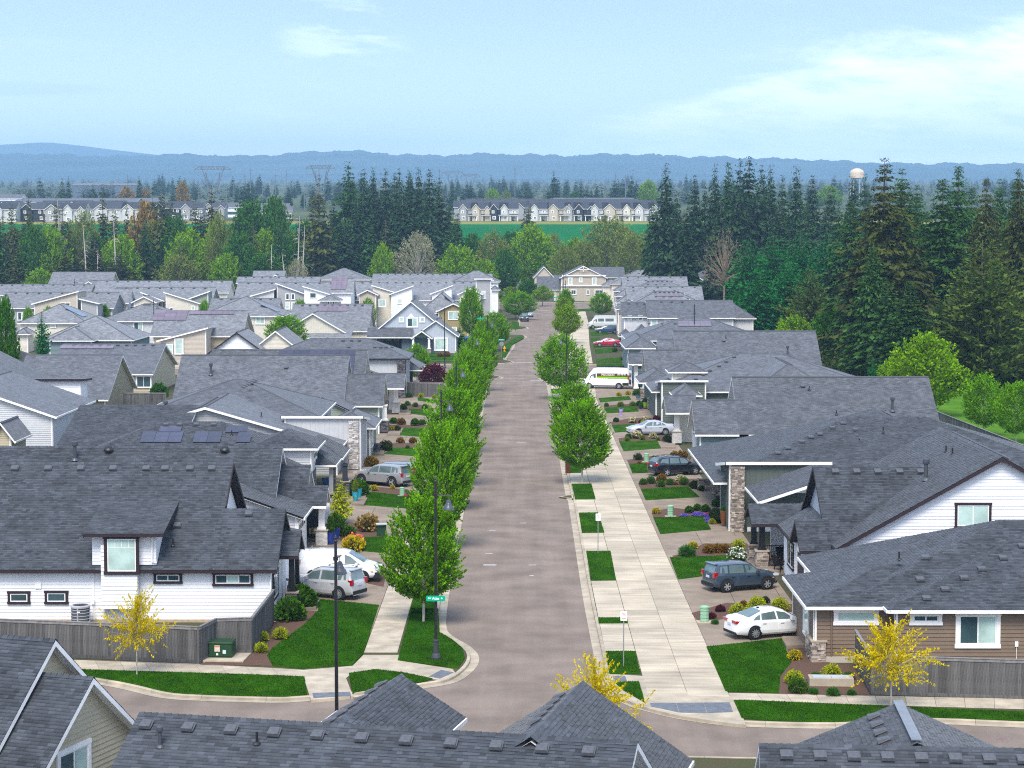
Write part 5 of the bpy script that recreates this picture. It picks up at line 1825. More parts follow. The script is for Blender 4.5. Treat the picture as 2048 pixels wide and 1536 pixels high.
def boxy(name, label, loc, rz, col, pn, k=1.0, h=1.62, clad=False, spokes=6, rails=None, r=0.34, metal=0.0, hood=1.05, tail_h=1.0, kind='car', tall_tail=0.30):
 """upright hatchback or sport utility; k scales the length of 4.2 m"""
 top = [(-2.08 * k, 0.50), (-2.07 * k, 0.95), (-1.98 * k, 1.14), (-1.86 * k, h - 0.08), (-1.70 * k, h - 0.01), (-0.5 * k, h), (0.15 * k, h - 0.03), (0.42 * k, h - 0.12), (0.85 * k, hood + 0.10), (1.0 * k, hood + 0.02),
   (1.55 * k, hood - 0.04), (1.90 * k, hood - 0.12), (2.06 * k, hood - 0.26), (2.10 * k, 0.48)]
 belt = [(-2.08 * k, 0.45), (-2.0 * k, hood + 0.02), (-1.0 * k, hood - 0.02), (0.9 * k, hood - 0.06), (1.2 * k, hood - 0.10), (1.95 * k, hood - 0.26), (2.1 * k, 0.44)]
 half = [(-2.08 * k, 0.72), (-1.95 * k, 0.82), (-1.5 * k, 0.89), (1.3 * k, 0.90), (1.8 * k, 0.86), (2.0 * k, 0.76), (2.1 * k, 0.60)]
 c = Car(name, label, kind, loc, rz, col, top, belt, half, zb=0.24, wb=(-1.29 * k, 1.31 * k), r=r, spokes=spokes, paint_name=pn, clad=clad, rails=rails, metal=metal, drop=0.75,
   glass_side=([(-1.72 * k, .12), (-1.22 * k, .08), (-1.20 * k, .90), (-1.66 * k, .80)], [(-1.12 * k, .07), (-0.16 * k, .07), (-0.20 * k, .92), (-1.10 * k, .92)], [(-0.04 * k, .07), (0.86 * k, .12), (0.44 * k, .88), (-0.08 * k, .92)]),
   doors=((-1.14 * k, -0.14 * k), (-0.10 * k, 0.92 * k)), windshield=(0.97 * k, 0.40 * k), rearglass=(-2.0 * k, -1.84 * k))
 c.mirror_x = 0.66 * k
 c.lights(tail_h, hood - 0.22, tail=(0.08, 0.20, tall_tail))
 c.piece('rear_bumper', M_CLAD, [((-2.06 * k, 0, 0.42), (0.14, 1.40, 0.20))])
 c.piece('front_bumper', M_CLAD, [((2.03 * k, 0, 0.40), (0.16, 1.30, 0.18))])
 c.piece('tailgate_spoiler', c.m, [((-1.86 * k, 0, h - 0.04), (0.22, 1.15, 0.05))])
 return c
def minivan(name, label, loc, rz, col, pn):
 top = [(-2.45, 0.5), (-2.44, 1.0), (-2.38, 1.70), (-2.2, 1.80), (-1.0, 1.84), (0.2, 1.82), (0.65, 1.72), (1.35, 1.30), (1.65, 1.12), (2.15, 0.98), (2.38, 0.82), (2.45, 0.48)]
 belt = [(-2.45, 0.45), (-2.4, 1.1), (-1.0, 1.08), (1.0, 1.04), (1.6, 0.98), (2.2, 0.82), (2.45, 0.44)]
 half = [(-2.45, 0.80), (-2.3, 0.88), (-1.5, 0.92), (1.3, 0.92), (1.9, 0.86), (2.25, 0.74), (2.45, 0.55)]
 c = Car(name, label, 'van', loc, rz, col, top, belt, half, zb=0.24, wb=(-1.45, 1.50), r=0.33, spokes=6, paint_name=pn, drop=0.6,
   glass_side=([(0.45, .08), (1.38, .10), (0.78, .84), (0.42, .88)],), doors=((-0.9, 0.30), (0.36, 1.40)), windshield=(1.55, 0.66))
 c.mirror_x = 1.15
 c.lights(1.05, 0.80, tail=(0.08, 0.14, 0.5))
 for xa, xb in ((-2.15, -1.05), (-0.9, 0.28)):
  for sg in (1, -1):
   c.patch('side_panel', c.m, xa, xb, 5, 6, 0.010, sides=(sg,))
 c.piece('front_bumper', M_CLAD, [((2.30, 0, 0.42), (0.36, 1.50, 0.34))])
 for x in (-1.7, -0.2):
  mb = MB()
  mb.tube([(x, -0.62, 1.79), (x, -0.60, 1.90), (x, 0.60, 1.90), (x, 0.62, 1.79)], 0.018, 6)
  mb.build('ladder_rack', M_GALV, c.e, org=(0, 0, 0))
 return c
def big_van(name, label, loc, rz, col, pn, window=False):
 top = [(-3.05, 0.55), (-3.05, 1.2), (-3.03, 2.55), (-2.9, 2.62), (-1.0, 2.66), (1.2, 2.64), (1.6, 2.56), (2.05, 2.0), (2.35, 1.52), (2.55, 1.30), (2.85, 1.15), (2.98, 0.9), (3.0, 0.5)]
 belt = [(-3.05, 0.5), (-3.0, 1.35), (1.6, 1.35), (2.3, 1.28), (2.7, 1.05), (3.0, 0.45)]
 half = [(-3.05, 0.96), (-2.8, 1.02), (1.8, 1.02), (2.5, 0.96), (2.85, 0.85), (3.0, 0.72)]
 gs = ([(1.22, .02), (2.12, .04), (1.85, .48), (1.24, .52)],)
 if window:
  gs = gs + ([(-0.2, .06), (1.0, .06), (1.0, .55), (-0.2, .55)], [(-2.2, .06), (-0.5, .06), (-0.5, .55), (-2.2, .55)])
 c = Car(name, label, 'van', loc, rz, col, top, belt, half, zb=0.34, wb=(-1.75, 2.05), r=0.37, spokes=8, paint_name=pn, drop=0.42, glass_side=gs,
   doors=((1.15, 2.2), (-0.25, 1.08)), windshield=(2.33, 1.66))
 c.mirror_x = 2.0
 c.lights(1.5, 1.0, tail=(0.06, 0.12, 0.5), head=(0.2, 0.3, 0.26), amber=False)
 c.patch('side_rub_strip', M_CLAD, -2.0 + 0.7, 1.55, 1, 2, 0.02)
 mb = MB()
 for sg in (1, -1):
  mb.box((-2.62, sg * 1.03, 0.62), (0.8, 0.03, 0.32))
 mb.build('rear_cladding', M_CLAD, c.e, org=(0, 0, 0))
 return c
# ---------------------------------------------------------------- street furniture
def lamp_proto(h=8.6):
 t = thing('street_lamp', 'x', 'street lamp')
 mb = MB()
 mb.lathe([(0.24, 0.0), (0.25, 0.10), (0.20, 0.22), (0.14, 0.30), (0.125, 0.85), (0.15, 0.88), (0.15, 0.93), (0.095, 0.97)], n=14)
 mb.build('lamp_base', mat('lamp_base_grey', (0.05, 0.055, 0.062), rough=0.5), t)
 mb = MB()
 mb.tube([(0, 0, 0.9), (0, 0, h)], [0.078, 0.058], 10)
 mb.build('pole', M_BLACK, t)
 mb = MB()
 mb.lathe([(0.085, h), (0.085, h + 0.05), (0.04, h + 0.10), (0.06, h + 0.16), (0.03, h + 0.24), (0, h + 0.30)], n=10)
 mb.build('finial', M_BLACK, t)
 z = h - 0.65
 mb = MB()
 mb.tube([(-0.06, 0, z), (0.75, 0, z), (0.80, 0, z)], 0.030, 8)
 mb.tube([(0.05, 0, z - 0.02), (0.35, 0, z + 0.09), (0.62, 0, z + 0.01)], 0.012, 6)
 mb.lathe([(0.10, z - 0.07), (0.10, z + 0.07)], n=10)
 mb.build('arm', M_BLACK, t)
 mb = MB()
 mb.tube([(0.62, 0, z), (0.62, 0, z - 0.22)], 0.022, 8)
 mb.lathe([(0.05, z - 0.20), (0.13, z - 0.24), (0.16, z - 0.36), (0.19, z - 0.40), (0.22, z - 0.46), (0.33, z - 0.58), (0.37, z - 0.68), (0.36, z - 0.70)], c=(0.62, 0, 0), n=18)
 mb.v = [(0.62 + (x - 0.62) * .76, y * .76, zz) for x, y, zz in mb.v]
 sh = mb.build('lamp_shade', mat('shade_grey', (0.055, 0.065, 0.085), rough=0.4, spec=0.5), t)
 mb = MB()
 mb.lathe([(0.26, z - 0.69), (0.15, z - 0.72), (0, z - 0.73)], c=(0.62, 0, 0), n=16)
 mb.build('lens', mat('frosted_lens', (0.6, 0.6, 0.56), rough=0.4), sh)
 return t
LAMP = lamp_proto()
_first = [True]
def lamp(x, y, rz, label, s=1.0):
 if _first[0]:
  _first[0] = False
  LAMP.location, LAMP.rotation_euler = (x, y, 0.14), (0, 0, rz)
  LAMP['label'], LAMP['group'] = label, 'street lamps along the road'
  LAMP.scale = (s,) * 3
  return LAMP
 return dup(LAMP, (x, y, 0.14), rz, label, 'street lamps along the road', s)
p = PH(872, 1318, 0.14)
lamp(p.x, p.y, 0.0, 'black street lamp carrying the green street name sign on the left corner lawn')
lamp(XA(668, 79.7), 79.7, R(80), 'tall black street lamp in front of the silver car, foot behind the near roof')
for px, Y, lab in ((882, 152, 'black street lamp among the left maples, shade above the fourth crown'), (912, 186, 'black street lamp beside the left maples nearer the grey fence'),
     (944, 236, 'black street lamp rising from the left maples before the side street'), (975, 279, 'black street lamp near the street sign on the left, beside the hydrant')):
 lamp(XA(px, Y), Y, 0.0, lab)
lamp(XA(889, 303), 303, R(180), 'lone black lamp pole standing before the blue house lawn')
lamp(XA(1133, 238), 238, R(180), 'black street lamp standing in front of the big round maple on the right')
lamp(XA(1131, 455), 455, R(180), 'black lamp pole in front of the tan end house, on the right kerb')
lamp(XA(1002, 400), 400, 0, 'distant street lamp by the left row of maples near parked cars')
lamp(XA(1031, 470), 470, 0, 'distant street lamp beside the yellowish maple left of the road end')
lamp(XA(1127, 560), 560, R(180), 'distant street lamp left of the tan end house gable')
lamp(XA(1389, 318), 318, R(90), 'black lamp pole rising between roofs before the white two storey house', 1.0)
lamp(XA(1421, 545), 545, R(180), 'thin lamp pole beside the far tan house by the dark cedars')
lamp(XA(307, 338), 338, 0, 'short black lamp pole standing between the left roofs near the solar roof')
lamp(XA(149, 470), 470, 0, 'twin looking lamp pole above the far left roofs')
# --- green name sign on the lamp, lettering as on the photograph
M_GREEN = mat('sign_green', (0.0, 0.36, 0.20), rough=0.35, var=0.03)
M_SIGNW = mat('sign_white', (0.80, 0.86, 0.84), rough=0.4, var=0.02)
def text_mesh(txt, size, m, parent, loc, rot, name='lettering', depth=0.004, sx=1.0, bold=0.0):
 cu = bpy.data.curves.new(name, 'FONT')
 cu.body = txt
 cu.size = size
 cu.extrude = depth
 cu.offset = bold
 cu.align_x, cu.align_y = 'CENTER', 'CENTER'
 tmp = bpy.data.objects.new(name, cu)
 COL.objects.link(tmp)
 dg = bpy.context.evaluated_depsgraph_get()
 me = bpy.data.meshes.new_from_object(tmp.evaluated_get(dg))
 bpy.data.objects.remove(tmp)
 me.materials.clear()
 me.materials.append(m)
 o = link(name, me, parent, loc=loc, rot=rot)
 o.scale = (sx, 1, 1)
 return o
def rounded_plate(w, h, t, r=0.06, n=5):
 mb = MB()
 P = []
 for cx, cz, a0 in ((w / 2 - r, h / 2 - r, 0), (-w / 2 + r, h / 2 - r, 90), (-w / 2 + r, -h / 2 + r, 180), (w / 2 - r, -h / 2 + r, 270)):
  for i in range(n + 1):
   a = R(a0 + 90 * i / n)
   P.append((cx + r * math.cos(a), cz + r * math.sin(a)))
 f = [(x, -t / 2, z) for x, z in P]
 b = [(x, t / 2, z) for x, z in P]
 mb.poly(f)
 mb.poly(b[::-1])
 for i in range(len(P)):
  j = (i + 1) % len(P)
  mb.poly([f[i], b[i], b[j], f[j]])
 return mb
def name_sign(loc, rz, w, h, txt, label, group=None):
 t = thing('street_name_sign', label, 'street sign', loc, rz, group)
 rounded_plate(w, h, 0.01).build('plate', M_GREEN, t)
 if txt:
  text_mesh(txt[1], h * 0.62, M_SIGNW, t, (0, -0.008, 0), (PI / 2, 0, 0), bold=0.004)
  text_mesh(txt[0], h * 0.40, M_SIGNW, t, (-w * 0.32, -0.008, 0.01), (PI / 2, 0, 0), bold=0.003)
  text_mesh(txt[2], h * 0.40, M_SIGNW, t, (w * 0.32, -0.008, 0.01), (PI / 2, 0, 0), bold=0.003)
 mb = MB()
 mb.box((0, 0.04, 0), (0.08, 0.08, h * 0.7))
 mb.build('bracket', M_GALV, t)
 return t
pl = LAMP.location
q = PY(871, 1197, pl.y - 0.16)
name_sign((pl.x, pl.y - 0.16, q.z), R(-2), 0.92, 0.27, ('SW', 'Atlas', 'St'), 'green street name sign reading SW Atlas St on the near lamp')
def post(name, x, y, h, r=0.03, parent=None, m=None):
 mb = MB()
 mb.tube([(x, y, 0.1), (x, y, h)], r, 8)
 return mb.build(name, m or M_GALV, parent, org=None)
def parking_sign(px, py, ptop, label, rz=0.0):
 p = PH(px, py, 0.14)
 z = PY(px, ptop, p.y).z
 t = thing('parking_sign', label, 'road sign', p, rz, 'small white signs on the right planting strip')
 mb = MB()
 mb.tube([(0, 0, -0.1), (0, 0, z - 0.14)], 0.028, 6)
 mb.build('post', M_GALV, t)
 rounded_plate(0.31, 0.46, 0.006, 0.03).build('plate', M_SIGNW, t).location = (0, -0.034, z - 0.37)
 text_mesh('NO', 0.12, mat('sign_red', (0.5, 0.02, 0.02), var=0.02), t, (0, -0.041, z - 0.27), (PI / 2, 0, 0), sx=0.9)
 text_mesh('PARKING', 0.062, MATS['sign_red'], t, (0, -0.041, z - 0.37), (PI / 2, 0, 0), sx=0.9)
 mb = MB()
 mb.beam((-0.10, -0.040, z - 0.49), (0.10, -0.040, z - 0.49), 0.004, 0.02)
 mb.build('arrow', MATS['sign_red'], t)
 return t
parking_sign(1247, 1333, 1222, 'small white no parking sign on the nearest right lawn square')
parking_sign(1196, 1108, 1027, 'small white no parking sign farther up the right planting strip')
# --- stop sign seen from behind, street names, hydrant
p = PH(1003, 717, 0.14)
t = thing('stop_sign', 'grey back of an octagonal sign with a green name plate at the far left corner', 'road sign', p)
mb = MB()
mb.tube([(0, 0, -0.1), (0, 0, 3.0)], 0.035, 6)
mb.build('post', M_GALV, t)
mb = MB()
P8 = [(0.38 * math.cos(R(22.5 + 45 * i)), 0.38 * math.sin(R(22.5 + 45 * i))) for i in range(8)]
mb.poly([(x, 0.03, 2.3 + z) for x, z in P8])
mb.poly([(x, 0.05, 2.3 + z) for x, z in P8][::-1])
for i in range(8):
 j = (i + 1) % 8
 mb.poly([(P8[i][0], .03, 2.3 + P8[i][1]), (P8[i][0], .05, 2.3 + P8[i][1]), (P8[j][0], .05, 2.3 + P8[j][1]), (P8[j][0], .03, 2.3 + P8[j][1])])
mb.build('octagon_plate', M_GALV, t)
pl2 = rounded_plate(1.0, 0.24, 0.012)
o = pl2.build('name_plate', M_GREEN, t)
o.location = (0, 0, 2.95)
mb = MB()
for x in (-.3, -.1, .05, .22):
 mb.box((x, -0.010, 2.95), (0.12, 0.006, 0.10))
mb.build('lettering', M_SIGNW, t)
for px, py, Y, lab in ((961, 637, 345, 'green street name plate over the left trees by the blue parked car'), (1111, 595, 520, 'small green street sign at the far end of the road')):
 q = PY(px, py, Y)
 t = thing('street_name_sign', lab, 'street sign', (q.x, Y, 0.14))
 mb = MB()
 mb.tube([(0, 0, -.1), (0, 0, q.z)], 0.035, 6)
 mb.build('post', M_GALV, t)
 rounded_plate(1.1, 0.26, 0.012).build('plate', M_GREEN, t).location = (0, -0.04, q.z - 0.14)
p = PH(1009, 703, 0.14)
t = thing('fire_hydrant', 'yellow fire hydrant on the far left corner lawn', 'fire hydrant', p)
M_HYD = mat('hydrant_yellow', (0.72, 0.36, 0.01), rough=0.45, var=0.05)
mb = MB()
mb.lathe([(0.19, 0), (0.19, 0.06), (0.13, 0.10), (0.13, 0.62), (0.18, 0.64), (0.18, 0.70), (0.14, 0.78), (0.05, 0.86), (0.05, 0.92), (0, 0.93)], n=14)
mb.build('barrel', M_HYD, t)
for dx, dy, L in ((0.2, 0, .1), (-0.2, 0, .1), (0, -0.2, .14)):
 mb = MB()
 mb.tube([(dx * .4, dy * .4, 0.5), (dx * 1.1, dy * 1.1, 0.5)], L / 1.4 + 0.02, 8)
 mb.build('outlet', M_HYD, t)
# ---------------------------------------------------------------- fences made board by board
M_FENCE = mat('weathered_fence', (0.105, 0.102, 0.100), rough=0.9, var=0.3, scale=3, stretch=(6, 6, 0.6), bump=0.5, bscale=20, rand=0.28)
M_FENCED = mat('weathered_fence_cap', (0.20, 0.19, 0.185), rough=0.9, var=0.25, scale=4, rand=0.1)
BOARD = {}
def fence(label, pts, h=1.78, bw=0.14, group=None, z=0.12, board_objs=True, flip=1):
 t = thing('board_fence', label, 'fence', (pts[0][0], pts[0][1], z), 0, group)
 org = (pts[0][0], pts[0][1], z)
 far = MB()
 for i in range(len(pts) - 1):
  a, b = Vector((*pts[i][:2], z)), Vector((*pts[i + 1][:2], z))
  d = b - a
  L = d.length
  u = d.normalized()
  nrm = Vector((u.y, -u.x, 0)) * flip
  n = max(1, round(L / bw))
  ang = math.atan2(u.y, u.x)
  for k in range(n):
   c = a + u * (L * (k + 0.5) / n)
   if board_objs:
    key = (round(L / n, 3), h)
    if key not in BOARD:
     mb = MB()
     mb.box((0, 0, h / 2 + 0.03), (L / n - 0.006, 0.019, h - 0.12))
     o = mb.build('fence_board', M_FENCE)
     BOARD[key] = o.data
     bpy.data.objects.remove(o)
    o = link('fence_board', BOARD[key], t, loc=c - Vector(org) + nrm * rnd.uniform(-0.004, 0.004), rot=(rnd.uniform(-.006, .006), 0, ang + rnd.uniform(-.01, .01)))
    o.scale.z = rnd.uniform(0.992, 1.004)
   else:
    far.box(c + Vector((0, 0, h / 2)), (L / n - 0.012, 0.02, h - 0.1), rz=ang, tint=rnd.random())
  cap = MB()
  cap.beam(a + Vector((0, 0, h)), b + Vector((0, 0, h)), 0.13, 0.035)
  cap.beam(a + nrm * 0.025 + Vector((0, 0, h - 0.09)), b + nrm * 0.025 + Vector((0, 0, h - 0.09)), 0.03, 0.12)
  cap.build('top_rail', M_FENCED, t, org=org)
  lo = MB()
  lo.beam(a + nrm * 0.02 + Vector((0, 0, 0.09)), b + nrm * 0.02 + Vector((0, 0, 0.09)), 0.03, 0.16)
  lo.build('bottom_rail', M_FENCE, t, org=org)
  for k in range(int(L / 2.4) + 1):
   pm = MB()
   c = a + u * min(L, k * 2.4) - nrm * 0.06
   pm.box(c + Vector((0, 0, h / 2 - 0.02)), (0.09, 0.09, h - 0.04), rz=ang)
   pm.build('post', M_FENCE, t, org=org)
 if far.f:
  far.build('fence_boards', mat('fence_far', (0.10, 0.10, 0.10), rough=0.9, var=0.2, tint=0.35), t, org=org, kind='stuff')
 return t
B0 = lambda x, y: tuple(PH(x, y, 0.12)[:2])
fl = [B0(-110, 1306), B0(58, 1312), B0(399.5, 1327), B0(433, 1309), B0(504, 1307)]
fence('weathered grey board fence round the white house yard, stepped corner by the green box', fl + [(fl[-1][0] + 0.15, 107.8)])
fr = [(B0(1712, 1336)[0], 97.0), B0(1742, 1389), B0(2048, 1399), B0(2300, 1407)]
fence('weathered grey board fence beside the brown house, behind the right yellow tree', fr)
fence('low grey board fence behind the plum tree and left lawns', [(-14.0, 252.5), (-9.2, 251.5)], 1.8, 0.16)
fence('grey board fence in front of the tan end house', [(XA(1066, 569), 569), (XA(1108, 569), 569)], 2.2, 0.3, board_objs=False)
fence('long board fence behind the right houses by the far lawn', [(46, 150), (44, 178), (43, 215)], 1.8, 0.2, board_objs=False)
fence('short fence between the left back gardens by the red shrub', [(XA(244, 236), 236), (XA(330, 236), 236)], 1.8, 0.2, board_objs=False)
fence('short grey fence left of the beige solar house', [(XA(35, 318), 318), (XA(75, 300), 300)], 1.8, 0.2, board_objs=False)
fence('low garden fence below the grey gable house beside the hedge', [(XA(135, 168), 168), (XA(70, 166), 166)], 1.8, 0.2, board_objs=False)
# ---------------------------------------------------------------- boxes, units and garden things
M_UTIL = mat('utility_green', (0.022, 0.060, 0.028), rough=0.5, var=0.1)
M_UTILP = mat('pedestal_green', (0.26, 0.46, 0.30), rough=0.5, var=0.08)
p = PH(441, 1318, 0.14)
t = thing('transformer_box', 'dark green transformer box on a concrete pad by the fence corner', 'utility box', p, R(-4))
mb = MB()
mb.box((0.25, 0.25, 0.02), (2.0, 1.9, 0.10))
mb.build('pad', M_CONC, t)
mb = MB()
mb.box((0, 0.45, 0.42), (1.12, 0.95, 0.72))
mb.box((0, 0.43, 0.80), (1.18, 1.02, 0.06), taper=0.94)
mb.build('cabinet', M_UTIL, t)
mb = MB()
mb.box((0, -0.035, 0.44), (1.06, 0.02, 0.60))
dr = mb.build('cabinet_door', M_UTIL, t)
for x, z, w, h, c in ((-0.15, 0.52, 0.26, 0.30, (0.62, 0.56, 0.50)), (0.20, 0.36, 0.16, 0.18, (0.55, 0.62, 0.68)), (-0.15, 0.24, 0.10, 0.10, (0.7, 0.7, 0.66))):
 mb = MB()
 mb.box((x, -0.05, z), (w, 0.008, h))
 mb.build('warning_label', mat('label_%d' % int(c[0] * 100), c, var=0.15, scale=25), dr)
mb = MB()
mb.box((-0.15, -0.056, 0.62), (0.24, 0.004, 0.07))
mb.build('warning_band', mat('label_orange', (0.60, 0.22, 0.05), var=0.05), dr)
p = PH(1663, 1372, 0.14)
t = thing('utility_vault', 'long pale concrete utility vault in the bark bed by the brown house', 'utility vault', p, R(-3))
mb = MB()
mb.box((0, 0.35, 0.12), (2.0, 0.9, 0.46))
mb.build('kerb_frame', M_CONC, t)
for x in (-0.42, 0.42):
 mb = MB()
 mb.box((x, 0.33, 0.365), (0.80, 0.56, 0.03))
 mb.build('steel_lid', mat('steel_lid', (0.42, 0.45, 0.47), rough=0.5, var=0.1), t)
def pedestal(px, py, label, s=1.0, wide=False):
 p = PH(px, py, 0.14)
 t = thing('utility_pedestal', label, 'utility box', p, 0, 'pale green cable pedestals in the front beds')
 t.scale = (s,) * 3
 mb = MB()
 mb.box((0, 0, 0.0), (0.85, 0.6, 0.08))
 mb.build('pad', M_CONC, t)
 mb = MB()
 for k in range(4):
  mb.lathe([(0.21, 0.04 + k * 0.18), (0.235, 0.06 + k * 0.18), (0.225, 0.20 + k * 0.18), (0.20, 0.22 + k * 0.18)], n=10)
 mb.build('body', M_UTILP, t)
 mb = MB()
 mb.lathe([(0.21, 0.74), (0.25, 0.76), (0.24, 0.84), (0.10, 0.88), (0, 0.885)], n=12)
 mb.build('lid', M_UTILP, t)
pedestal(1409, 1244, 'pale green pedestal between the white sedan and plum shrubs')
pedestal(1341, 1033, 'pale green pedestal behind the lawn with blue flowers', 0.95)
pedestal(1293, 924, 'pale green pedestal beside the black wagon', 0.9)
pedestal(804, 992, 'pale green pedestal near the grey electric car, left yards', 0.8)
p = PH(763, 1071, 0.14)
t = thing('garden_box', 'dark green garden box with a pale lid behind the first maple', 'storage box', p, R(8))
mb = MB()
mb.box((0, 0, 0.38), (0.62, 0.5, 0.76))
mb.build('cabinet', M_UTIL, t)
mb = MB()
mb.box((0, -0.05, 0.79), (0.74, 0.66, 0.06))
mb.build('lid', mat('lid_grey', (0.42, 0.47, 0.45), rough=0.5), t)
# air conditioner by the white house
p = Vector((PH(160, 1250, 0.15).x, 107.2, 0.14))
t = thing('air_conditioner', 'round grey air conditioner between the fence and the white house', 'air conditioner', p)
mb = MB()
mb.lathe([(0.47, 0.0), (0.47, 0.95)], n=24)
mb.build('coil', mat('coil_grey', (0.10, 0.105, 0.115), rough=0.5), t)
M_AC = mat('unit_grey', (0.36, 0.36, 0.38), rough=0.45)
for k in range(5):
 mb = MB()
 mb.lathe([(0.475, 0.16 + k * 0.16), (0.49, 0.17 + k * 0.16), (0.49, 0.19 + k * 0.16), (0.475, 0.20 + k * 0.16)], n=24)
 mb.build('louvre', M_AC, t)
for a in (-0.1, 1.5, 3.0, 4.6):
 mb = MB()
 mb.box((0.475 * math.sin(a), -0.475 * math.cos(a), 0.48), (0.07, 0.07, 0.94), rz=a)
 mb.build('corner_post', M_AC, t)
mb = MB()
mb.lathe([(0.51, 0.92), (0.51, 1.00), (0.46, 1.05), (0.40, 1.05), (0.40, 1.0)], n=24)
mb.build('top_ring', M_AC, t)
mb = MB()
mb.lathe([(0.40, 1.02), (0.08, 1.05), (0, 1.06)], n=20)
mb.build('fan_grille', M_CLAD, t)
mb = MB()
mb.box((0, -0.50, 0.74), (0.14, 0.02, 0.07))
mb.build('badge', M_SIGNW, t)
def pot(px, py, w, h, col, label, plantkey=None, ph=1.0, name='plant_pot'):
 p = PH(px, py, 0.30)
 t = thing(name, label, 'plant pot', p)
 mb = MB()
 r = w / 2
 mb.lathe([(r * 0.62, 0), (r * 0.85, h * 0.35), (r, h * 0.92), (r * 1.06, h * 0.93), (r * 1.06, h), (r * 0.92, h), (r * 0.88, h * 0.9), (0, h * 0.9)], n=18)
 mb.build('vessel', mat('pot_%02d%02d' % (int(col[0] * 99), int(col[2] * 99)), col, rough=0.25, spec=0.5, coat=0.4, var=0.1), t)
 if plantkey:
  q = thing('potted_plant', 'plant growing in the ' + label, 'plant', (p.x, p.y, p.z + h * 0.9))
  cm, sm, fm = KINDS[plantkey][0]
  q.scale = (w * 0.42, w * 0.42, ph)
  link('foliage', cm, q)
  link('stem', sm, q)
 return t
BL = (0.012, 0.035, 0.22)
pot(661, 1090, 0.62, 0.85, BL, 'front deep blue pot beside the white brick pier', 'ball', 0.75)
pot(671, 1080, 0.58, 0.80, BL, 'rear deep blue pot beside the white brick pier', 'ball', 0.72)
TQ = (0.01, 0.30, 0.42)
pot(711, 1002, 0.50, 0.72, TQ, 'front turquoise pot on the entry slab', 'grassy', 0.6)
pot(718, 995, 0.46, 0.70, TQ, 'rear turquoise pot with white flowers', 'white', 0.5)
pot(1291, 815, 0.60, 0.62, (0.24, 0.42, 0.02), 'lime green glazed pot by the right porch pier', 'greengrass', 0.4)
pot(1282, 818, 0.52, 0.40, (0.015, 0.02, 0.05), 'low navy pot next to the lime green pot', 'greengrass', 0.3)
pot(1276, 797, 0.62, 0.42, (0.06, 0.14, 0.19), 'grey blue bowl pot by the farther stone pier', 'ball', 0.5)
pot(1447, 1048, 0.50, 0.95, (0.17, 0.055, 0.018), 'tall rust brown planter by the stone column', 'greengrass', 0.3, 'rust_planter')
pot(1533, 1132, 0.46, 0.90, (0.10, 0.075, 0.02), 'tall olive brown urn on the white house porch')
def chair(loc, rz, col, label, s=1.0):
 t = thing('porch_chair', label, 'chair', loc, rz)
 t.scale = (s,) * 3
 m = mat('chair_%d_%d' % (int(col[0] * 999), int(col[2] * 999)), col, rough=0.6, var=0.15, scale=12)
 mb = MB()
 mb.box((0, 0, 0.42), (0.62, 0.60, 0.10))
 mb.build('seat', m, t)
 mb = MB()
 mb.poly([(-0.32, 0.26, 0.46), (0.32, 0.26, 0.46), (0.36, 0.42, 0.98), (-0.36, 0.42, 0.98)])
 mb.poly([(-0.36, 0.48, 0.98), (0.36, 0.48, 0.98), (0.32, 0.32, 0.40), (-0.32, 0.32, 0.40)])
 mb.poly([(-0.36, 0.42, 0.98), (0.36, 0.42, 0.98), (0.36, 0.48, 0.98), (-0.36, 0.48, 0.98)])
 mb.build('backrest', m, t)
 for sx in (-1, 1):
  mb = MB()
  mb.box((sx * 0.34, 0.02, 0.62), (0.07, 0.62, 0.06))
  mb.box((sx * 0.34, -0.26, 0.5), (0.06, 0.06, 0.2))
  mb.build('armrest', m, t)
  for y in (-0.25, 0.25):
   mb = MB()
   mb.box((sx * 0.28, y, 0.19), (0.05, 0.05, 0.38))
   mb.build('leg', m, t)
 return t
WK = (0.018, 0.014, 0.013)
chair((15.75, 123.4, 0.30), R(120), WK, 'dark wicker porch chair nearest the grey car')
chair((16.3, 126.0, 0.30), R(20), WK, 'dark wicker porch chair by the railing')
t = thing('porch_table', 'small round table with a red tray between the wicker chairs', 'table', (15.6, 124.8, 0.30))
mb = MB()
mb.lathe([(0.05, 0), (0.04, 0.44), (0.38, 0.46), (0.38, 0.50), (0, 0.50)], n=18)
mb.build('table_top', mat('table_dark', WK, rough=0.5), t)
mb = MB()
mb.lathe([(0.27, 0.50), (0.30, 0.54), (0, 0.55)], n=16)
mb.build('tray', mat('tray_red', (0.42, 0.02, 0.02), rough=0.4), t)
chair((XA(655, 161), 161, 0.3), R(30), (0.02, 0.075, 0.22), 'blue porch chair on the left stone porch')
t = thing('porch_bench', 'dark porch bench with cushions in front of the navy wall', 'bench', (XA(607, 134.6), 134.6, 0.30))
mb = MB()
mb.box((0, 0, 0.45), (1.9, 0.55, 0.08))
mb.build('seat', M_BLACK, t)
mb = MB()
mb.box((0, 0.26, 0.75), (1.9, 0.06, 0.5))
mb.build('backrest', M_BLACK, t)
for x in (-0.88, 0.88):
 mb = MB()
 mb.box((x, 0, 0.21), (0.08, 0.5, 0.42))
 mb.build('leg', mat('bench_brown', (0.07, 0.03, 0.02), rough=0.6), t)
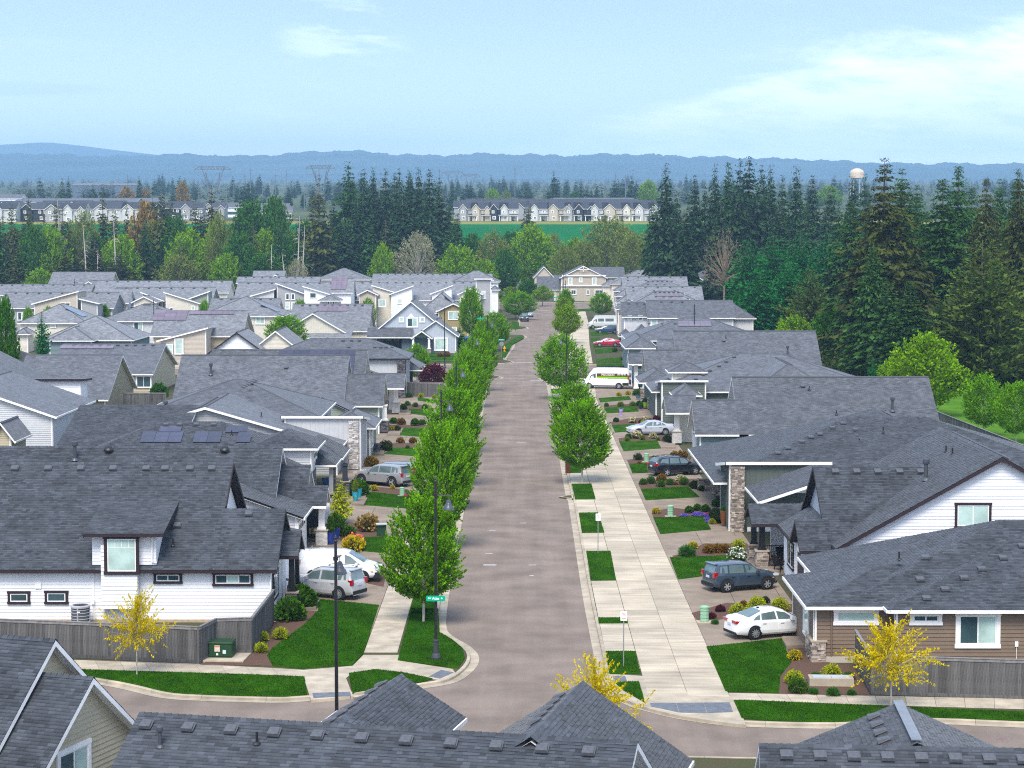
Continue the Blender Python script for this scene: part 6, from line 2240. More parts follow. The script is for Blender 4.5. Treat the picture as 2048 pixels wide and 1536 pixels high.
for i, x in enumerate((-0.75, -0.42, 0.42, 0.72)):
 q = thing('cushion', ('outer left', 'inner left', 'inner right', 'outer right')[i] + ' tan striped cushion on the dark porch bench', 'cushion', (XA(607, 134.6) + x, 134.6, 0.82), R(10 * (1 if x < 0 else -1)))
 mb = MB()
 mb.box((0, 0.08, 0.20), (0.42, 0.14, 0.40), taper=0.85)
 mb.build('cover', mat('cushion_tan', (0.36, 0.29, 0.18), rough=0.9, var=0.35, scale=14, stretch=(4, 1, 1)), q)
 mb = MB()
 mb.box((0.02, 0.0, 0.20), (0.05, 0.012, 0.36))
 mb.build('stripe', mat('stripe_dark', (0.14, 0.10, 0.06), rough=0.9), q)
for px, py, col, lab in ((954, 866, (0.30, 0.31, 0.30), 'grey wheeled bin at the left kerb under the trees'), (948, 867, (0.03, 0.035, 0.04), 'dark wheeled bin behind the grey bin at the left kerb')):
 p = PH(px, py, 0.05)
 t = thing('wheeled_bin', lab, 'waste bin', p, 0)
 m = mat('bin_%d' % int(col[0] * 100), col, rough=0.5)
 mb = MB()
 mb.box((0, 0, 0.5), (0.5, 0.52, 0.95), taper=1.2)
 mb.build('body', m, t)
 mb = MB()
 mb.box((0, 0, 1.03), (0.66, 0.70, 0.08))
 mb.build('lid', m, t)
 for x in (-.25, .25):
  mb = MB()
  mb.lathe([(0, x - .03), (0.12, x - .03), (0.12, x + .03), (0, x + .03)], c=(0, 0.28, 0.12), n=12, axis='x')
  mb.build('wheel', M_RUBBER, t)
p = PH(1131, 946, 0.14)
t = thing('junction_post', 'rust brown box on the kerb left of the right maple', 'utility box', (p.x + 0.2, p.y, p.z))
mb = MB()
mb.box((0, 0, 0.45), (0.42, 0.42, 0.9))
mb.box((0, 0, 0.93), (0.48, 0.48, 0.06))
mb.build('cabinet', mat('rust_box', (0.09, 0.035, 0.018), rough=0.8, var=0.3, scale=8), t)
p = PH(1242, 832, 0.14)
t = thing('garden_figure', 'small lilac garden figure standing on the right driveway', 'toy', p)
mb = MB()
mb.lathe([(0.22, 0.0), (0.22, 0.05), (0.03, 0.08), (0.03, 0.30), (0.14, 0.36), (0.17, 0.62), (0.10, 0.72), (0, 0.74)], n=10)
mb.build('body', mat('lilac', (0.36, 0.22, 0.62), rough=0.6), t)
for sx in (-1, 1):
 mb = MB()
 mb.beam((sx * 0.14, 0, 0.5), (sx * 0.22, 0, 0.85), 0.06)
 mb.build('arm', MATS['lilac'], t)
p = PH(1045, 648, 0.12)
t = thing('mail_box_cluster', 'dark grey mailbox pillar beside the black off-roader', 'mailbox', (XA(1034, 480), 480, 0.13))
mb = MB()
mb.box((0, 0, 1.0), (0.8, 0.5, 1.7))
mb.build('cabinet', mat('box_blue_grey', (0.07, 0.10, 0.14), rough=0.5), t)
mb = MB()
mb.box((0, 0, 0.1), (0.5, 0.4, 0.2))
mb.build('pedestal', M_CONC, t)
# ---------------------------------------------------------------- vehicles in the place
def gp(px, py):
 return PH(px, py, 0.15)
def between(a, b):
 """position and heading from the ground points of rear and front wheels on the near side"""
 d = (b - a)
 ang = math.atan2(d.y, d.x)
 return (a + b) / 2, ang
def park(fn, name, label, rear, front, side, *a, half=0.80, **k):
 A, B = gp(*rear), gp(*front)
 c, ang = between(A, B)
 off = Vector((-math.sin(ang), math.cos(ang), 0)) * (half * side)
 return fn(name, label, c + off, ang, *a, **k)
park(sedan, 'white_sedan', 'white sedan nosed up to the brown house with a stone base', (1504, 1279), (1607, 1271), 1, (0.80, 0.81, 0.82), 'car_white')
park(boxy, 'grey_blue_hatchback', 'dark blue grey upright hatchback on the driveway by the porch with wicker chairs', (1447, 1185), (1538, 1178), 1, (0.030, 0.050, 0.075), 'car_slate', h=1.62, clad=True)
park(wagon, 'black_wagon', 'black station wagon parked beside the pale green pedestal on the right', (1328, 953), (1394, 949), 1, (0.006, 0.007, 0.011), 'car_black')
park(sedan, 'silver_sedan', 'silver sedan facing the street beside clipped round shrubs', (1334, 870), (1275, 871), -1, (0.42, 0.44, 0.48), 'car_silver', silver=True)
gk = park(boxy, 'silver_sport_utility', 'silver sport utility parked beside the white van at the left corner house', (681, 1200), (594, 1191), -1, (0.50, 0.51, 0.53), 'car_silver2', k=1.07, h=1.70, rails=(-1.7, 0.3), r=0.37, spokes=10, metal=0.2, hood=1.08)
v = minivan('white_van', 'white work van with roof racks, nose toward the street by the corner house', PH(672, 1167, 0.15) + Vector((0.1, 1.3, 0)), R(-4), (0.82, 0.83, 0.84), 'van_white')
ev = park(boxy, 'grey_electric_car', 'large two tone grey electric car parked left, under the maple', (795, 975), (715, 968), -1, (0.33, 0.34, 0.35), 'car_grey', k=1.18, h=1.72, clad=True, r=0.39, spokes=3, metal=0.3, hood=1.12)
boxy('pale_grey_crossover', 'pale grey car showing only its roof beyond the grey electric car', ev.e.location + Vector((0.2, 2.3, 0)), R(180), (0.20, 0.23, 0.29), 'car_midnight', k=1.1, h=1.6)
pv = big_van('white_panel_van', 'white high roof panel van lettered PRECISION with a green stripe and an open rear door', PH(1209, 786, 0.14) + Vector((0.1, 1.0, 0)), R(173), (0.86, 0.87, 0.88), 'van_white2')
pv.e.location = Vector((XA(1214, 264), 265.5, 0.14))
pv.e.rotation_euler.z = R(170)
# print on the near side of the van (its left flank when the nose points left)
sgn = 1
M_VBR = mat('van_print_brown', (0.10, 0.055, 0.035), rough=0.35, var=0.05)
M_VGR = mat('van_print_green', (0.25, 0.58, 0.01), rough=0.35, var=0.03)
M_VCR = mat('van_print_cream', (0.75, 0.72, 0.60), rough=0.4, var=0.02)
mb = MB()
yv = 1.035
mb.poly([(1.1, yv, 1.52), (-2.85, yv, 1.52), (-2.85, yv, 1.98), (1.1, yv, 1.98)])
mb.poly([(1.1, yv - 0.1, 1.52), (1.1, yv, 1.52), (1.1, yv, 1.98), (1.1, yv - 0.1, 1.98)])
mb.build('brown_band', M_VBR, pv.e)
mb = MB()
mb.poly([(1.05, yv + .004, 1.34), (-2.9, yv + .004, 1.34), (-2.9, yv + .004, 1.56), (1.0, yv + .004, 1.56)])
mb.build('green_stripe', M_VGR, pv.e)
text_mesh('PRECISION', 0.42, M_VCR, pv.e, (-0.35, yv + 0.008, 1.78), (PI / 2, 0, PI), sx=0.82, bold=0.008)
text_mesh('503-348-48', 0.27, M_SIGNW, pv.e, (-2.1, yv + 0.008, 1.84), (PI / 2, 0, PI), sx=0.85, bold=0.006)
dm = MB()
dm.box((-3.28, 1.22, 1.42), (0.06, 0.85, 2.0), rz=R(28))
d = dm.build('open_rear_door', pv.m, pv.e)
for z, h in ((1.85, 0.55), (0.95, 0.62)):
 mb = MB()
 mb.box((-3.25, 1.255, z), (0.06, 0.60, h), rz=R(28))
 mb.build('door_window' if z > 1.5 else 'door_lining', M_GL_CAR if z > 1.5 else M_CLAD, d)
boxy('dark_blue_car', 'dark blue car behind the panel van open door', (XA(1262, 274), 275, 0.14), R(178), (0.02, 0.035, 0.06), 'car_navy', k=1.1)
park(sedan, 'red_car', 'red car parked in a driveway far up the right side', (1228, 693), (1202, 693), -1, (0.42, 0.006, 0.05), 'car_red')
boxy('blue_crossover', 'blue crossover in a driveway beyond the red car', (XA(1214, 402), 402, 0.14), R(184), (0.03, 0.07, 0.16), 'car_blue', k=1.1)
mv = big_van('silver_camper_van', 'silver grey high roof camper van far up on the right', (XA(1206, 418), 421, 0.14), R(186), (0.55, 0.55, 0.54), 'van_grey', window=True)
boxy('black_offroader', 'black off-roader facing us, parked at the left kerb far up the street', (XA(1049, 455), 455, 0.02), R(-90), (0.015, 0.017, 0.022), 'car_black2', h=1.85, hood=1.15, r=0.42)
sedan('grey_parked_sedan', 'grey blue car parked behind the black off-roader', (XA(1058, 478), 478, 0.02), R(-88), (0.28, 0.30, 0.36), 'car_dusk')
sedan('blue_parked_car', 'bright blue car glimpsed between the left trees', (XA(953, 372), 374, 0.14), R(170), (0.01, 0.12, 0.38), 'car_brightblue')
# ---------------------------------------------------------------- the houses near the camera
W_GREY = mat('siding_grey', (0.34, 0.345, 0.35), rough=0.7, var=0.05, tint=0.06)
W_LGREY = mat('siding_light_grey', (0.52, 0.53, 0.54), rough=0.7, var=0.05, tint=0.06)
W_NAVY = mat('siding_navy', (0.035, 0.042, 0.055), rough=0.6, var=0.08, tint=0.1)
W_BROWN = mat('siding_brown', (0.185, 0.135, 0.098), rough=0.7, var=0.06, tint=0.12)
W_TAN = mat('siding_tan', (0.44, 0.385, 0.27), rough=0.7, var=0.05, tint=0.10)
W_CREAM = mat('siding_cream', (0.62, 0.58, 0.49), rough=0.7, var=0.05, tint=0.06)
W_BEIGE = mat('siding_beige', (0.48, 0.425, 0.35), rough=0.7, var=0.05, tint=0.06)
W_OLIVE = mat('siding_olive', (0.30, 0.24, 0.115), rough=0.7, var=0.05, tint=0.06)
W_SAGE = mat('siding_sage', (0.105, 0.125, 0.11), rough=0.7, var=0.06, tint=0.1)
W_SAGEL = mat('siding_pale_sage', (0.25, 0.29, 0.24), rough=0.7, var=0.06, tint=0.1)
W_BLUE = mat('siding_blue', (0.11, 0.135, 0.18), rough=0.7, var=0.06, tint=0.08)
W_BLUEL = mat('siding_pale_blue', (0.44, 0.48, 0.54), rough=0.7, var=0.05, tint=0.05)
W_TEAL = mat('siding_teal', (0.16, 0.22, 0.23), rough=0.7, var=0.05)
M_WHITES = mat('siding_white', (0.78, 0.785, 0.80), rough=0.6, var=0.03, tint=0.04, stain=0.05)
M_BRICKB = mat('foundation_tan', (0.42, 0.33, 0.23), rough=0.9, var=0.15, scale=5)
# === white house at the left corner
h = House('white_corner_house', 'white sided house with dark trim and a wall dormer at the near left corner', (-25, 112), wall=M_WHITES, trim=M_TRIMD, near=1)
H1, H1x = 2.95, 7.74
p1 = (H1x - H1) / (115.2 - 107.65)
bA = h.block('gx', -46, -21.95, 107.65, 122.8, H1, H1x, ends=(1, 0), sep='S')
h.block('gx', -21.95, -20.03, 108.12, 122.8, H1 + p1 * .47, H1x, ends=(0, 0), walls=False, ym=115.2, soffit=False)
bB = h.block('gx', -20.03, -16.0, 107.65, 122.8, H1, H1x, ends=(0, 0), walls=False)
for ya in (112.1, 122.8):
 mb = MB()
 za = H1 + p1 * (ya - 107.65) if ya < 115 else H1
 mb.beam((-15.98, ya, za - .1), (-15.98, 115.225, H1x - .1), 0.05, 0.22)
 h.add('fascia', mb, M_TRIMD)
wm = MB()
wm.poly([(-22.41, 108.1, 0), (-13.15, 108.1, 0), (-13.15, 108.1, 3.2), (-22.41, 108.1, 3.2)])
wm.poly([(-16.45, 108.3, 2.9), (-16.45, 122.3, 2.9), (-16.45, 115.2, 7.55)])
wl_ = wm.build('wall', M_WHITES, h.e)
for k in range(16):
 z = 0.25 + k * 0.185
 b = MB()
 zt = z + 0.185
 b.poly([(-22.4, 108.078, z), (-13.15, 108.078, z), (-13.15, 108.096, zt), (-22.4, 108.096, zt)])
 b.poly([(-22.4, 108.1, z), (-13.15, 108.1, z), (-13.15, 108.078, z), (-22.4, 108.078, z)])
 b.build('siding_board', M_WHITES, wl_, org=h.e['_org'])
bx = h.block('gx', -16.0, -12.7, 107.66, 116.05, H1, 5.6, ends=(0, 1), walls=False, ym=111.84)
wm = MB()
wm.poly([(-13.15, 108.1, 0), (-13.15, 115.6, 0), (-13.15, 115.6, 3.1), (-13.15, 111.84, 5.45), (-13.15, 108.1, 3.1)])
wm.build('wall', M_WHITES, h.e)
ft = MB()
ft.box((-29, 108.02, 0.12), (31.6, 0.12, 0.27))
ft.build('foundation', M_BRICKB, h.e)
# wall dormer
dq = PY(184, 1066, 107.9), PY(312, 1066, 107.9)
x0d, x1d = dq[0].x, dq[1].x
dm = MB()
dm.box(((x0d + x1d) / 2, 110.0, 4.05), (x1d - x0d, 4.2, 1.75))
dw = dm.build('dormer_wall', M_WHITES, h.e)
for k in range(10):
 z = 3.2 + k * 0.175
 b = MB()
 b.poly([(x0d, 107.872, z), (x1d, 107.872, z), (x1d, 107.892, z + .175), (x0d, 107.892, z + .175)])
 b.poly([(x0d, 107.9, z), (x1d, 107.9, z), (x1d, 107.872, z), (x0d, 107.872, z)])
 b.build('siding_board', M_WHITES, dw, org=h.e['_org'])
pn = MB()
pn.box((-20.99, 107.75, 2.6), (1.90, 0.36, 3.4))
pw = pn.build('dormer_panel', M_WHITES, h.e)
for k in range(17):
 z = 0.9 + k * 0.2
 b = MB()
 b.poly([(-21.94, 107.54, z), (-20.04, 107.54, z), (-20.04, 107.566, z + .2), (-21.94, 107.566, z + .2)])
 b.poly([(-21.94, 107.57, z), (-20.04, 107.57, z), (-20.04, 107.54, z), (-21.94, 107.54, z)])
 b.build('siding_board', M_WHITES, pw, org=h.e['_org'])
h.block('sS', x0d - 0.35, x1d + 0.5, 107.3, 113.3, 4.92, 6.12, walls=False)
h.winS(209, 1071, 278, 1149, 107.53, panes=1, kind='mint', grid=4, casing=0.17)
h.winS(16, 1182, 60, 1208, 108.06, panes=1, kind='dark', casing=0.13)
h.winS(90, 1181, 136, 1208, 108.06, panes=1, kind='dark', casing=0.13)
h.winS(308, 1144, 364, 1167, 108.06, panes=2, kind='dark', casing=0.13)
h.winS(426, 1144, 506, 1172, 108.06, panes=3, kind='mix', casing=0.13)
a, b = PY(71, 1177, 108.06), PY(82, 1164, 108.06)
mb = MB()
mb.box(((a.x + b.x) / 2, 108.04, (a.z + b.z) / 2), (0.32, 0.06, 0.34))
h.add('wall_vent', mb, M_TRIMW)
mb = MB()
a = PY(186, 1204, 108.0)
mb.box((a.x, 108.02, a.z), (0.16, 0.12, 0.24))
mb.tube([(a.x, 108.03, a.z - .1), (a.x - 0.05, 108.03, a.z - .9), (a.x - 0.3, 107.6, a.z - 1.1)], 0.014, 5)
h.add('meter_box', mb, M_TRIMW)
for px, yt, yb, Y in ((304, 1067, 1124, 107.8), (541, 1144, 1243, 107.98)):
 A, B = PY(px, yt, Y), PY(px, yb, Y)
 mb = MB()
 mb.tube([A + Vector((-.1, -.2, .05)), A, B, B + Vector((.25, 0, -.03))], 0.045, 6)
 h.add('downspout', mb, M_TRIMW)
h.ventx(bA, 0, [XA(px, 114.6) for px in (22, 89, 155, 220, 287)], 0.55)
h.ventx(bB, 0, [XA(px, 114.6) for px in (325, 375, 419)], 0.55)
h.ventx(bx, 0, [XA(494, 111.6)], 0.45)
h.vpx(bB, 0, [(355, 1052)])
h.vpx(bB, 0, [(346, 1092)], PIPE_ME, 'vent_pipe')
# window in the upper gable and front of the wing
h.window('E', 114.0, 116.0, 5.2, 6.4, -16.43, panes=2, kind='mix', trim=M_TRIMW)
h.window('E', 109.2, 111.4, 1.0, 2.5, -13.13, panes=2, kind='mix')
# entry porch
h.block('gx', -13.2, -11.95, 111.0, 114.4, 3.15, 4.25, oh=0.25, walls=False)
h.column(-12.35, 111.5, 0.14, 3.1, pier=0.95, m=M_BLACK, stone=M_STONED)
h.column(-12.35, 113.8, 0.14, 3.1, pier=0.95, m=M_BLACK, stone=M_STONED)
h.garage('E', 116.3, 121.6, 0.14, 2.5, -13.4, M_TRIMD)
# main body east part
h.block('sE', -16.2, -13.0, 116.2, 122.4, 2.9, 3.6, oh=0.35, wall=M_WHITES)
# === grey house with white brick porch piers, left
h = House('grey_porch_house', 'grey house with white brick porch piers and a dark bench porch, second on the left', (-25, 134), wall=W_GREY, trim=M_TRIMW, near=1)
b = h.block('gx', -46, -15.4, 129.0, 139.7, 3.0, 6.6)
h.ventx(b, 0, [XA(212, 133.8), XA(446, 133.8)], 0.5, FAN_ME, 'roof_fan')
h.pipe(b, XA(143, 133), 133.2, FLUE_ME, 'flue_pipe')
h.block('gx', -17.5, -13.7, 132.2, 138.9, 3.0, 5.26, wall=W_LGREY, siding='bb')
h.block('gx', -14.5, -12.4, 132.2, 135.4, 3.0, 4.1, walls=False)
h.block('sE', -17.8, -13.3, 126.8, 132.15, 3.0, 4.6, wall=W_LGREY, rk=0)
mb = MB()
mb.box((XA(607, 136), 136.2, 1.6), (3.0, 0.2, 3.0))
h.add('porch_back_wall', mb, W_NAVY)
h.column(XA(640, 133), 133.2, 0.30, 2.95, pier=1.0, pw=0.72, sw=0.42, stone=M_BRICKW, brick=True)
h.column(XA(652, 136), 136.0, 0.30, 2.95, pier=1.0, pw=0.62, sw=0.36, stone=M_BRICKW, brick=True)
h.column(XA(570, 133), 132.4, 0.30, 2.95, pier=1.0, pw=0.5, sw=0.3, stone=M_BRICKW, brick=True)
h.garage('E', 123.9 + 3.4, 131.8, 0.14, 2.5, -13.74, M_TRIMW)
mb = MB()
mb.box((-13.6, 134.6, 0.2), (3.4, 4.2, 0.30))
h.add('porch_floor', mb, M_DRIVE)
# === hip house with solar panels, left
h = House('solar_hip_house', 'hip roofed house with black solar panels and a low porch, third on the left', (-25, 160), wall=W_GREY, near=1)
b = h.block('hip', -34.9, -15.9, 152, 166, 2.9, 5.87)
h.ventx(b, 0, [XA(px, 158.3) for px in (328, 355, 389, 424)], 0.5)
h.solar(b, 0, 8.2, 1.3, 1, 1, land=True)
h.solar(b, 0, 13.3, 1.3, 1, 1, land=True)
h.solar(b, 0, 6.7, 2.5, 3, 1)
h.solar(b, 0, 10.7, 2.5, 2, 1)
h.solar(b, 0, 14.0, 2.5, 1, 1)
h.pipe(b, -21.9, 157)
h.block('hip', -20.2, -15.1, 154.3, 160.2, 4.35, 5.5, oh=0.5, wall=W_LGREY, z0=2.5)
h.block('hip', -19.0, -14.0, 157.3, 166, 2.75, 4.1, walls=False)
h.block('hip', -18.4, -13.9, 162.0, 169, 2.75, 4.1, walls=False)
h.column(XA(692, 160.5), 158.6, 0.30, 2.7, pier=1.0, m=W_NAVY, stone=M_STONED, sw=0.4)
h.column(XA(660, 158), 158.0, 0.30, 2.7, pier=0.1, m=W_GREY)
h.window('E', 155.5, 158.8, 3.2, 3.9, -15.58, panes=1, kind='mint')
h.stone_tower(XA(662, 164), XA(668, 164), 163.8, 164.5, 0.3, 2.7)
mb = MB()
mb.box((-15.2, 161.3, 0.2), (2.6, 5.6, 0.28))
h.add('porch_floor', mb, M_DRIVE)
mb = MB()
for i in range(14):
 x = XA(650, 159) + i * 0.11
 mb.box((x, 158.1, 0.75), (0.025, 0.025, 0.8))
mb.box((XA(650, 159) + .7, 158.1, 1.17), (1.5, 0.05, 0.05))
h.add('porch_railing', mb, M_BLACK)
# its long rear wing
h.block('gx', -37.0, -27.0, 163, 184.5, 3.0, 5.9)
# === broad grey gable house with stone column, left
h = House('grey_gable_house', 'broad low gabled grey house with white fascia and a tall pale stone column', (-25, 180), wall=W_GREY)
b = h.block('gy', -37.6, -14.8, 172, 191, 2.6, 5.9)
h.ventx(b, 1, [173 + 1.2 * i for i in range(9)], 0.6)
h.pipe(b, -22, 176)
h.pipe(b, -18.5, 181)
h.pipe(b, -30.5, 178, FLUE_ME, 'flue_pipe')
b = h.block('hip', -34, -17.5, 181.5, 197, 4.2, 6.9)
h.ventx(b, 3, [183 + 1.7 * i for i in range(6)], 0.8)
h.block('sN', -20.4, -13.3, 176.4, 184, 3.9, 4.75, oh=0.3, wall=W_LGREY, siding='bb')
h.stone_tower(-14.55, -13.75, 176.3, 177.1, 0.2, 4.3, M_STONEL)
h.block('hip', -17.5, -12.9, 185, 193.5, 2.9, 4.1, oh=0.5, wall=W_SAGEL)
mb = MB()
mb.box((-14.0, 186.2, 0.55), (1.1, 0.8, 0.9))
stone_mesh(mb, -14.55, -13.45, 185.8, 186.6, 0.1, 1.0, 'SE')
h.add('stone_base', mb, M_STONED, kind='stuff')
mb = MB()
mb.box((-13.3, 189.4, 0.55), (0.9, 0.8, 0.9))
stone_mesh(mb, -13.75, -12.85, 189, 189.8, 0.1, 1.0, 'SE')
h.add('stone_base', mb, M_STONED, kind='stuff')
h.window('E', 186.6, 188.6, 0.9, 2.4, -13.39, panes=1, kind='mint')
# === long dark ridge house, left
h = House('long_ridge_house', 'long dark ridged house with a front gable wing and pale porch column, left row', (-25, 214), wall=W_SAGEL)
b = h.block('gx', -34.8, -17.5, 206, 220.1, 3.0, 7.7)
h.pipe(b, XA(421, 210.5), 210.2, FLUE_ME, 'flue_pipe')
h.pipe(b, XA(444, 208), 208.4)
h.vents(b, 0, [11.0], 2.2)
h.block('gx', -18.5, -13.6, 206.5, 215.1, 3.0, 5.87)
h.block('sE', -19.4, -16.4, 201.0, 206.4, 3.0, 4.4, wall=W_SAGEL, rk=0)
h.column(XA(768, 208), 208.0, 0.3, 3.0, pier=1.05, stone=M_STONED, pw=0.8, sw=0.5)
h = House('solar_skirt_house', 'house with a blue solar roof strip and white brick pier behind the long dark roof', (-25, 232), wall=W_CREAM)
b = h.block('gx', -34.5, -17.0, 226, 238.3, 3.0, 7.1)
M_SOLB = mat('solar_roof_blue', (0.035, 0.075, 0.19), rough=0.12, var=0.35, scale=0.6, spec=0.6, coat=0.8)
for r in range(4):
 for c in range(5):
  o = link('solar_panel', SOLAR_ME, b['roof'])
  M = h.on_face(b, 0, 17.5 - 2.2 - c * 1.72 - 0.0, 0.75 + r * 1.05)
  o.matrix_local = M @ Matrix.Rotation(PI / 2, 4, 'Z')
h.block('gx', -17.5, -12.6, 226.5, 232.6, 3.2, 4.6, walls=False)
h.column(XA(791, 229), 229, 0.3, 3.2, pier=1.05, stone=M_BRICKW, brick=True, pw=0.8, sw=0.5)
h.column(XA(780, 231), 231.5, 0.3, 3.2, pier=0.1, sw=0.4)
mb = MB()
mb.box((-16, 231.8, 1.6), (4.0, 0.2, 3.0))
h.add('porch_back_wall', mb, W_CREAM)
# === dark fascia hip house with slate column
h = House('slate_column_house', 'hip roofed house with black fascia, white batten wall and a dark stone column', (-22, 256), wall=W_LGREY, trim=M_BLACK)
b = h.block('hip', -31, -13.3, 250, 260.5, 4.95, 7.1, siding='bb')
h.ventx(b, 0, [XA(px, 254) for px in (685, 702, 718)], 0.7)
h.ventx(b, 0, [XA(px, 252) for px in (696, 748, 760, 771, 783)], 2.6)
h.stone_tower(-14.7, -13.8, 250.0, 250.8, 0.2, 4.85, M_STONED)
h.block('sE', -20, -15.2, 248.2, 250.2, 2.6, 4.2, walls=False, rk=0)
h.block('hip', -17, -12.2, 259.5, 270, 2.9, 4.4, trim=M_TRIMW, walls=False)
h.column(XA(838, 261), 260.6, 0.2, 2.9, pier=0.1, sw=0.4)
mb = MB()
mb.box((-15.0, 262.4, 1.5), (3.0, 0.2, 2.8))
h.add('porch_back_wall', mb, W_SAGE)
# === brown house, near right
h = House('brown_corner_house', 'brown sided hip roofed house with stone corner at the near right', (25, 104), wall=W_BROWN, trim=M_TRIMW, near=1)
bB = h.block('hip', 17.4, 42, 96.6, 112.6, 2.92, 5.75, ins=9.0, sep='S')
b2 = h.block('hip', 15.3, 36, 97.75, 112.5, 2.9, 5.95, ins=9.2, wall=W_BROWN)
b1 = h.block('hip', 13.7, 24, 97.6, 106.2, 2.9, 4.2, sep='S')
h.vpx(bB, 0, [(1853, 1199), (1890, 1181), (1928, 1158), (1963, 1140), (2006, 1118), (2044, 1094)])
h.pipe(b2, XA(1802, 102), 101.6)
h.vpx(b2, 0, [(1840, 1161), (1850, 1117)])
A = PH(1615, 1328, 0.2)
st = MB()
st.box((14.35, 98.9, 0.62), (0.65, 1.9, 1.0))
stone_mesh(st, 14.02, 14.70, 97.92, 99.9, 0.12, 1.12, 'SW')
h.add('stone_base', st, M_STONE, kind='stuff')
mb = MB()
mb.box((14.36, 98.9, 1.15), (0.80, 2.1, 0.07))
h.add('stone_cap', mb, M_CONC)
h.winS(1667, 1216, 1757, 1250, 98.05, panes=1, kind='mint', casing=0.17)
h.winS(1819, 1223, 1884, 1250, 97.05, panes=2, kind='dark', casing=0.17)
h.winS(1910, 1223, 2001, 1296, 97.05, panes=2, kind='mix', casing=0.19)
h.window('W', 99.6, 101.4, 0.9, 2.5, 14.13, panes=1, kind='mint')
mb = MB()
a = PY(2033, 1288, 97.0)
mb.box((a.x, 97.0, a.z), (0.15, 0.10, 0.24))
mb.tube([(a.x, 97.0, a.z - .1), (a.x + .03, 97.0, a.z - 1.0)], 0.015, 5)
h.add('meter_box', mb, M_TRIMW)
A, B = PY(1663, 1222, 98.0), PY(1663, 1312, 98.0)
mb = MB()
mb.tube([A, B], 0.045, 6)
h.add('downspout', mb, W_BROWN)
mb = MB()
mb.box((15.7, 98.0, 0.25), (2.6, 0.08, 0.3))
h.add('skirt_board', mb, W_BEIGE)
# === white gable house, right
h = House('white_gable_house', 'large white house with black raked gable and porch with wicker chairs, right', (25, 120), wall=M_WHITES, trim=M_TRIMD, near=1)
bM = h.block('gy', 17.4, 35.5, 112.7, 129.8, 3.3, 8.36, sep='S')
bW = h.block('gx', 17.1, 24.6, 113.7, 125.9, 3.0, 7.05, wall=W_BLUEL, siding='bb', ends=(1, 0), sides='WS')
h.ventx(bW, 0, [XA(px, 119.4) for px in (1674, 1717, 1759, 1803, 1845)], 0.55)
bE = h.block('gx', 15.55, 17.2, 113.68, 118.0, 3.0, 4.46, ends=(1, 0), wall=M_WHITES)
h.block('gx', 14.05, 19.6, 124.05, 128.3, 3.0, 3.95, walls=False)
h.block('sW', 15.6, 18.2, 117.9, 123.6, 3.05, 4.6, wall=M_WHITES, oh=0.35)
h.winS(1909, 1005, 1983, 1057, 113.13, panes=2, kind='mint', casing=0.14)
for px, Y in ((1858, 121), (1909, 120), (1896, 121.5)):
 h.pipe(bM, XA(px, Y), Y)
h.pipe(bM, XA(1858, 117), 117.2, FLUE_ME, 'flue_pipe')
h.ventx(bM, 0, [114 + i * 1.15 for i in range(13)], 0.5)
h.column(XA(1527, 125.2), 125.0, 0.30, 3.0, pier=0.95, pw=0.7, sw=0.40, m=M_BLACK)
h.column(XA(1512, 127.2), 127.4, 0.30, 3.0, pier=0.95, pw=0.6, sw=0.36, m=M_BLACK)
h.window('W', 118.8, 121.4, 1.0, 2.6, 15.93, panes=2, kind='dark')
h.garage('W', 114.4, 117.4, 0.2, 2.5, 15.98, M_TRIMD, lights=False)
mb = MB()
mb.box((16.2, 125.4, 0.2), (4.2, 4.6, 0.28))
h.add('porch_floor', mb, M_DRIVE)
mb = MB()
mb.box((17.6, 128.2, 1.6), (3.8, 0.2, 2.8))
h.add('porch_back_wall', mb, M_WHITES)
mb = MB()
for i in range(16):
 mb.box((15.1 + i * 0.12, 127.7, 0.75), (0.025, 0.025, 0.8))
mb.box((16.0, 127.7, 1.17), (2.0, 0.05, 0.05))
h.add('porch_railing', mb, M_BLACK)
# === stone column house, right
h = House('stone_column_house', 'grey green house with white fascia and a tall brown stone column, right', (25, 150), wall=W_SAGE, near=1)
b = h.block('hip', 13.5, 41, 142.2, 164, 3.3, 6.84, oh=2.3)
h.vpx(b, 0, [(1686, 848), (1665, 857), (1640, 870), (1622, 876), (1604, 885), (1576, 898), (1556, 908), (1711, 861)])
bb = h.block('sN', 14.05, 21.4, 140.3, 147.2, 4.1, 4.95, oh=0.35, wall=W_SAGE, siding='bb')
h.stone_tower(14.5, 15.35, 140.2, 141.0, 0.15, 4.6)
h.block('sW', 15.4, 19.9, 132.2, 139.8, 3.3, 4.8, walls=False)
mb = MB()
mb.box((17.8, 140.55, 1.5), (4.4, 0.25, 2.8))
h.add('entry_wall', mb, W_SAGE)
mb = MB()
mb.box((17.8, 140.38, 2.95), (4.4, 0.1, 0.3))
mb.box((17.8, 140.38, 0.30), (4.4, 0.1, 0.3))
h.add('trim_band', mb, M_TRIMW)
b = h.block('hip', 20.5, 35.5, 146.5, 170, 3.6, 6.6, walls=False)
h.ventx(b, 0, [154 + i * 1.2 for i in range(7)], 0.6)
h.pipe(b, 26.5, 150)
h.pipe(b, 24.6, 149)
